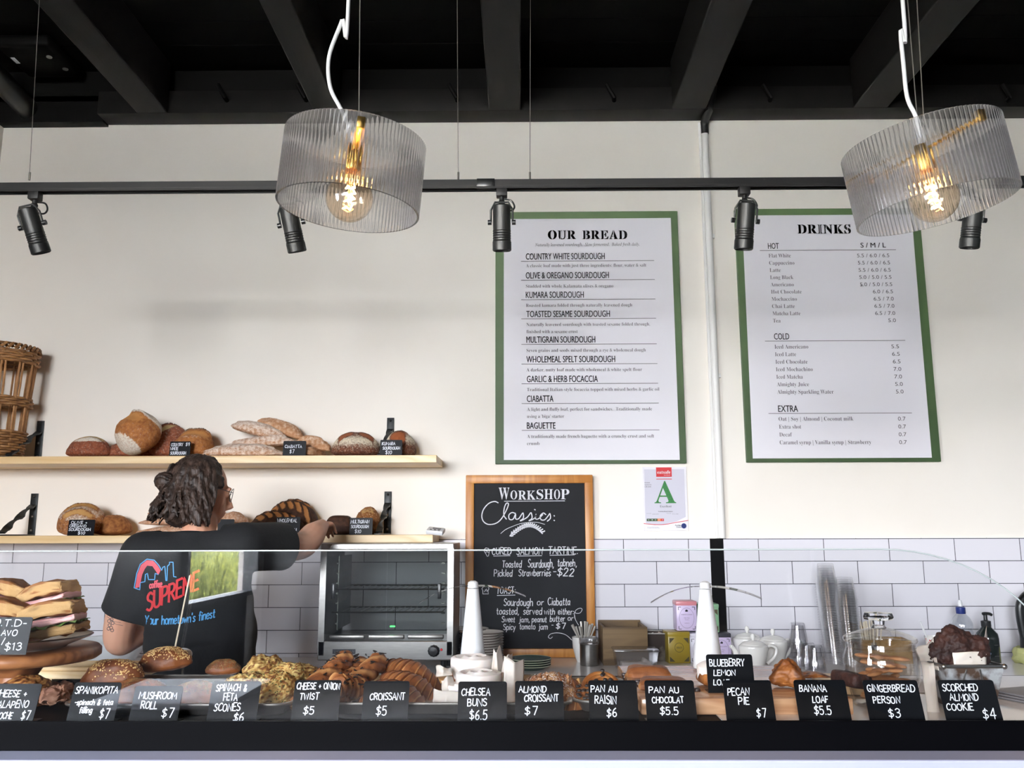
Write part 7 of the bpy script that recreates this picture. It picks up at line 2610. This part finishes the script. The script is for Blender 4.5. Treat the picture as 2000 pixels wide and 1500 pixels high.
# pecan pies: folded golden parcels
for k, (x0, x1, yt, Y, lb) in enumerate(((1500, 1578, 1286, 1.97, 'tall golden folded pastry parcel beside the pecan pie card'), (1556, 1618, 1312, 2.1, 'golden folded pastry parcel behind the banana loaf card'))):
    mb = MB()
    a_ = []
    nu, nv = 72, 44
    for j in range(nv + 1):
        v = -PI / 2 + PI * j / nv
        for i in range(nu):
            u = 2 * PI * i / nu
            pinch = abs(math.cos(2 * u)) ** 4
            cv = math.cos(v)
            top_ = max(0, math.sin(v))
            r = (.036 + .020 * pinch * max(0, math.cos(v)) ** 2) * (abs(cv) ** .5) * (1 - .30 * top_)
            r -= .007 * (1 - abs(math.sin(2 * u + .5 * math.sin(3 * v))) ** .35) * cv
            z = math.sin(v) * (.036 if v < 0 else .052) - .010 * pinch * cv
            p = Vector((r * math.cos(u), r * math.sin(u), z))
            p += p.normalized() * (.006 * fbm(p, 38, 3, 141 + k) + .0025 * fbm(p, 140, 2, k))
            mb.v.append(p)
            a_.append((0, .0, max(0, pinch * .8 * max(0, math.sin(v + .6)) - .1) + .15))
    for j in range(nv):
        for i in range(nu):
            i2 = (i + 1) % nu
            mb.f.append((j * nu + i, j * nu + i2, (j + 1) * nu + i2, (j + 1) * nu + i))
    pput('pecan_pie', dmp(mb, a_), 'golden', lb, x0, x1, yt, Y, 'folded golden parcels', BZ, R=rot(z=22 + 30 * k), zs=None)
# banana loaf slice
single('banana_slice', remesh(MB().bbox((0, 0, .02), (.05, .085, .03), .008), .004, 4), M['muffin'], 'dark banana loaf slice behind the banana card, by the jar', 'cake', (at_y(1664, 1385, 1.93).x, 1.93, BZ + .002), (0, math.radians(8), .3))

# ---------------------------------------------------------------- jar of gingerbread
JY = 1.93
k = mpp(JY, 1330)
c = at_y(1729, 1400, JY)
JR = 70 * k
t = thing('cookie_jar', 'round clear glass jar with a knobbed lid holding gingerbread', 'jar', (c.x, JY, DK + .002))
jh = at_y(1729, 1262, JY - .04).z - DK
pr = [(0, .0), (JR * .72, .0), (JR * .80, .004), (JR * .90, .04), (JR * .985, jh * .45), (JR, jh * .70), (JR * .985, jh * .80), (JR * .93, jh * .88), (JR * .91, jh * .92), (JR * .93, jh * .94), (JR * .91, jh * .96), (JR * .92, jh)]
part('glass_bowl', MB().lathe(pr, 56), M['jar'], t)
part('inner_wall', MB().lathe([(0, .008), (JR * .74, .009), (JR * .87, .045), (JR * .955, jh * .45), (JR * .97, jh * .70), (JR * .955, jh * .80), (JR * .90, jh * .88), (JR * .88, jh)], 56), M['jar'], t)
l = part('lid', MB().lathe([(JR * .80, jh - .012), (JR * .84, jh + .002), (JR * .96, jh + .003), (JR * .985, jh + .007), (JR * .96, jh + .012), (JR * .8, jh + .018), (JR * .45, jh + .027), (.02, jh + .031), (0, jh + .031)], 56), M['jar'], t)
part('lid_knob', MB().lathe([(0, jh + .030), (.016, jh + .031), (.012, jh + .038), (.013, jh + .046), (.030, jh + .049), (.032, jh + .055), (.029, jh + .063), (0, jh + .065)], 10), M['jar_solid'], l, angle=20)
def ginger(mb_only=False):
    g = MB()
    for (x, y, rx, ry) in ((0, 0, .022, .026), (0, .038, .018, .018), (-.028, .012, .020, .009), (.028, .012, .020, .009), (-.013, -.034, .011, .022), (.013, -.034, .011, .022)):
        g.sph((x, y, 0), (rx, ry, .005), 18, 10)
    return remesh(g, .0025, 3)
gm = ginger().mesh('gingerbread_person', M['ginger'])
for i, (dx, dy, z, rx, ry, rz) in enumerate(((0, -.01, .018, 2, 3, 40), (.006, .0, .032, -4, -4, 100), (-.008, .004, .046, 4, 5, 160), (.004, -.004, .060, -3, 8, 230), (-.004, .0, .075, 5, -5, 300), (.002, .002, .090, 0, 6, 20), (0, -.004, .104, 4, 4, 80))):
    o = link('gingerbread_cookie', gm, (c.x + dx, JY + dy, DK + z), (math.radians(rx), math.radians(ry), math.radians(rz)))
    tag(o, ('topmost gingerbread cookie of the pile in the glass jar' if i == 6 else 'gingerbread cookie in the pile inside the glass jar'), 'cookie', 'gingerbread cookies in the jar')

# ---------------------------------------------------------------- chocolate muffin in a loaf tin
MY = 1.95
k = mpp(MY, 1330)
c = at_y(1878, 1310, MY)
rim = at_y(1878, 1303, MY - .05).z - DK
t = thing('loaf_tin', 'scuffed metal tin lined with parchment holding the chocolate muffin', 'tin', (c.x, MY, DK + .002))
w1 = 57 * k
part('body', taper_box(w1 * .70, .04, w1, .055, rim, .002), M['rust'], t, smooth=False)
rb_ = MB().tube([(-w1, -.055, rim), (w1, -.055, rim), (w1, .055, rim), (-w1, .055, rim)], .0042, 8, closed=True)
for sx_ in (-1, 1):
    rb_.sph((sx_ * w1, -.055, rim), .006, 10, 8).sph((sx_ * w1, .055, rim), .006, 10, 8)
part('rolled_rim', rb_, M['steel'], t)
rg = MB()
for f in (-.45, .35):
    rg.tube([(f * w1 * .7 * 2 * .5, -.0418, .01), (f * w1 * .86, -.0500, rim * .62), (f * w1 * .55, -.0545, rim - .006)], .0018, 6)
part('pressed_ridges', rg, M['steel_dark'], t)
mx = MB()
mx.sph((-.004, 0, rim + .018), (w1 * .78, .048, .040), 40, 24).sph((-.014, -.006, rim + .042), (w1 * .62, .040, .034), 32, 20).sph((.022, -.01, rim + .022), (w1 * .50, .040, .034), 32, 20).sph((-.03, .0, rim + .02), (.03, .04, .034)).cyl((0, 0, rim - .035), (0, 0, rim + .02), w1 * .55, w1 * .72, n=32)
mx = displace(displace(remesh(mx, .0028, 3), .010, 26, 5), .0035, 120, 8)
single('chocolate_muffin', mx, M['muffin'], 'large dark chocolate muffin rising out of the scuffed tin', 'muffin', (c.x, MY, DK + .002), angle=180)


def paper2(corners, label, curl, seed):
    paper(corners, label, curl, seed)


paper([(1866, 1314, 1.900), (1928, 1314, 1.900), (1926, 1272, 1.905), (1860, 1274, 1.905)], 'white parchment panel in front of the chocolate muffin', .003, 11)
paper([(1912, 1312, 1.905), (1930, 1310, 1.96), (1929, 1222, 1.98), (1911, 1276, 1.915)], 'tall pointed parchment corner at the right of the chocolate muffin', .004, 12)
paper([(1800, 1300, 1.99), (1834, 1310, 1.91), (1822, 1246, 1.96), (1786, 1268, 2.02)], 'parchment corner folding out left of the chocolate muffin', .01, 13)
paper([(1812, 1412, 1.86), (1838, 1412, 1.86), (1824, 1296, 1.93), (1798, 1292, 1.96)], 'long parchment strip hanging between the jar and the tin', .004, 14)
# folders and paper sheets at the right
c = at_z(1995, 1362, DK + .01)
for i in range(3):
    single('grey_folder', MB().bbox((0, 0, 0), (.15, .105, .0045), .0015), M['slate'], ('lowest', 'middle', 'topmost')[i] + ' grey folder of the small pile at the right edge', 'folder', (c.x + .045 + .002 * i, 2.02, DK + .0055 + .0055 * i), (0, 0, math.radians(24 - 2 * i)), group='grey folders')
single('paper_sheet', MB().box((0, 0, 0), (.30, .20, .001)), M['paper'], 'white paper sheet on the display deck behind the folders', 'paper', (at_y(1700, 1340, 2.2).x, 2.22, DK + .0035), (0, 0, math.radians(-20)))

# ---------------------------------------------------------------- white cone fly fans
def fan(px, pyb, pyt, Y, zb_, label, ang):
    k = mpp(Y, 1220)
    c = at_y(px, pyb, Y)
    zt_ = at_y(px, pyt, Y).z
    h = zt_ - zb_
    t = thing('fly_fan', label, 'fan', (c.x, Y, zb_), group='white cone fly fans')
    part('cone', MB().lathe([(0, 0), (.036, 0), (.037, .004), (.0145, h - .02), (0, h - .019)], 40), M['white_plastic'], t)
    part('cap', MB().lathe([(0, h - .018), (.0142, h - .018), (.0142, h - .012), (.0125, h - .004), (.006, h), (0, h)], 28), M['white_plastic'], t)
    for s in (0, 1):
        a = ang + PI * s
        u = Vector((math.cos(a), math.sin(a), 0))
        v = Vector((-u.y, u.x, 0))
        pts = []
        for i in range(13):
            f = i / 12
            w = .004 + .015 * math.sin(PI * min(1, f * .9 + .1)) * (1 - f * .5)
            cc = u * (.012 + .125 * f) + Vector((0, 0, h - .014 - .035 * f * f * (1.2 if s else .8)))
            pts.append((cc + v * w + Vector((0, 0, .003)), cc - v * w))
        mb = MB()
        vs = [p[0] for p in pts] + [p[1] for p in pts]
        vs += [q + Vector((0, 0, -.0012)) for q in vs]
        n = 13
        fs = [(i, i + 1, n + i + 1, n + i) for i in range(n - 1)] + [(2 * n + i, 3 * n + i, 3 * n + i + 1, 2 * n + i + 1) for i in range(n - 1)]
        fs += [(i, 2 * n + i, 2 * n + i + 1, i + 1) for i in range(n - 1)] + [(n + i, n + i + 1, 3 * n + i + 1, 3 * n + i) for i in range(n - 1)]
        part('blade', mb.add(vs, fs), M['blade'], t)


fan(923, 1300, 1134, 2.28, DK + .002, 'white cone fly fan behind the chelsea buns, in front of the plate stacks', .12)
fan(1383, 1301, 1135, 2.24, BZ, 'white cone fly fan beside the tea tins, behind the blueberry loaf', -.22)
# little round sign on a slim clear stand behind the rolls
c = at_y(350, 1292, 2.22)
t = thing('table_sign', 'small oval white sign behind the seeded rolls, with slim clear rods leaning up', 'sign', (c.x, 2.24, DK + .002))
part('sign_disc', MB().lathe([(0, -.002), (.024, -.002), (.0245, 0), (.024, .002), (0, .002)], 36).xf(T((0, 0, .068), rot(78)) @ Matrix.Diagonal((1, .62, 1, 1))), M['white_plastic'], t)
part('sign_lettering', pen(MB(), hand('Supreme', .008, width=.030), .0011, lambda a, b: Vector((-.015 + a, -.0028, .066 + b))), M['ink_grey'], t, smooth=False)
part('sign_stem', MB().cyl((0, .006, 0), (0, .006, .068), .003, n=10).cyl((0, .006, 0), (0, .006, .004), .02, n=24), M['steel_dark'], t)
for i, (xb, yb_, xt, yt_) in enumerate(((337, 1288, 371, 1124), (350, 1288, 378, 1130), (354, 1288, 382, 1130))):
    p0, p1 = at_y(xb, yb_, 2.24), at_y(xt, yt_, 2.30)
    part('rod', MB().cyl(p0, p1, .0016 if i else .0022, n=8), M['straw'] if i == 0 else M['tub_clear'], t, True, label='pale wooden rod' if i == 0 else 'clear rod')
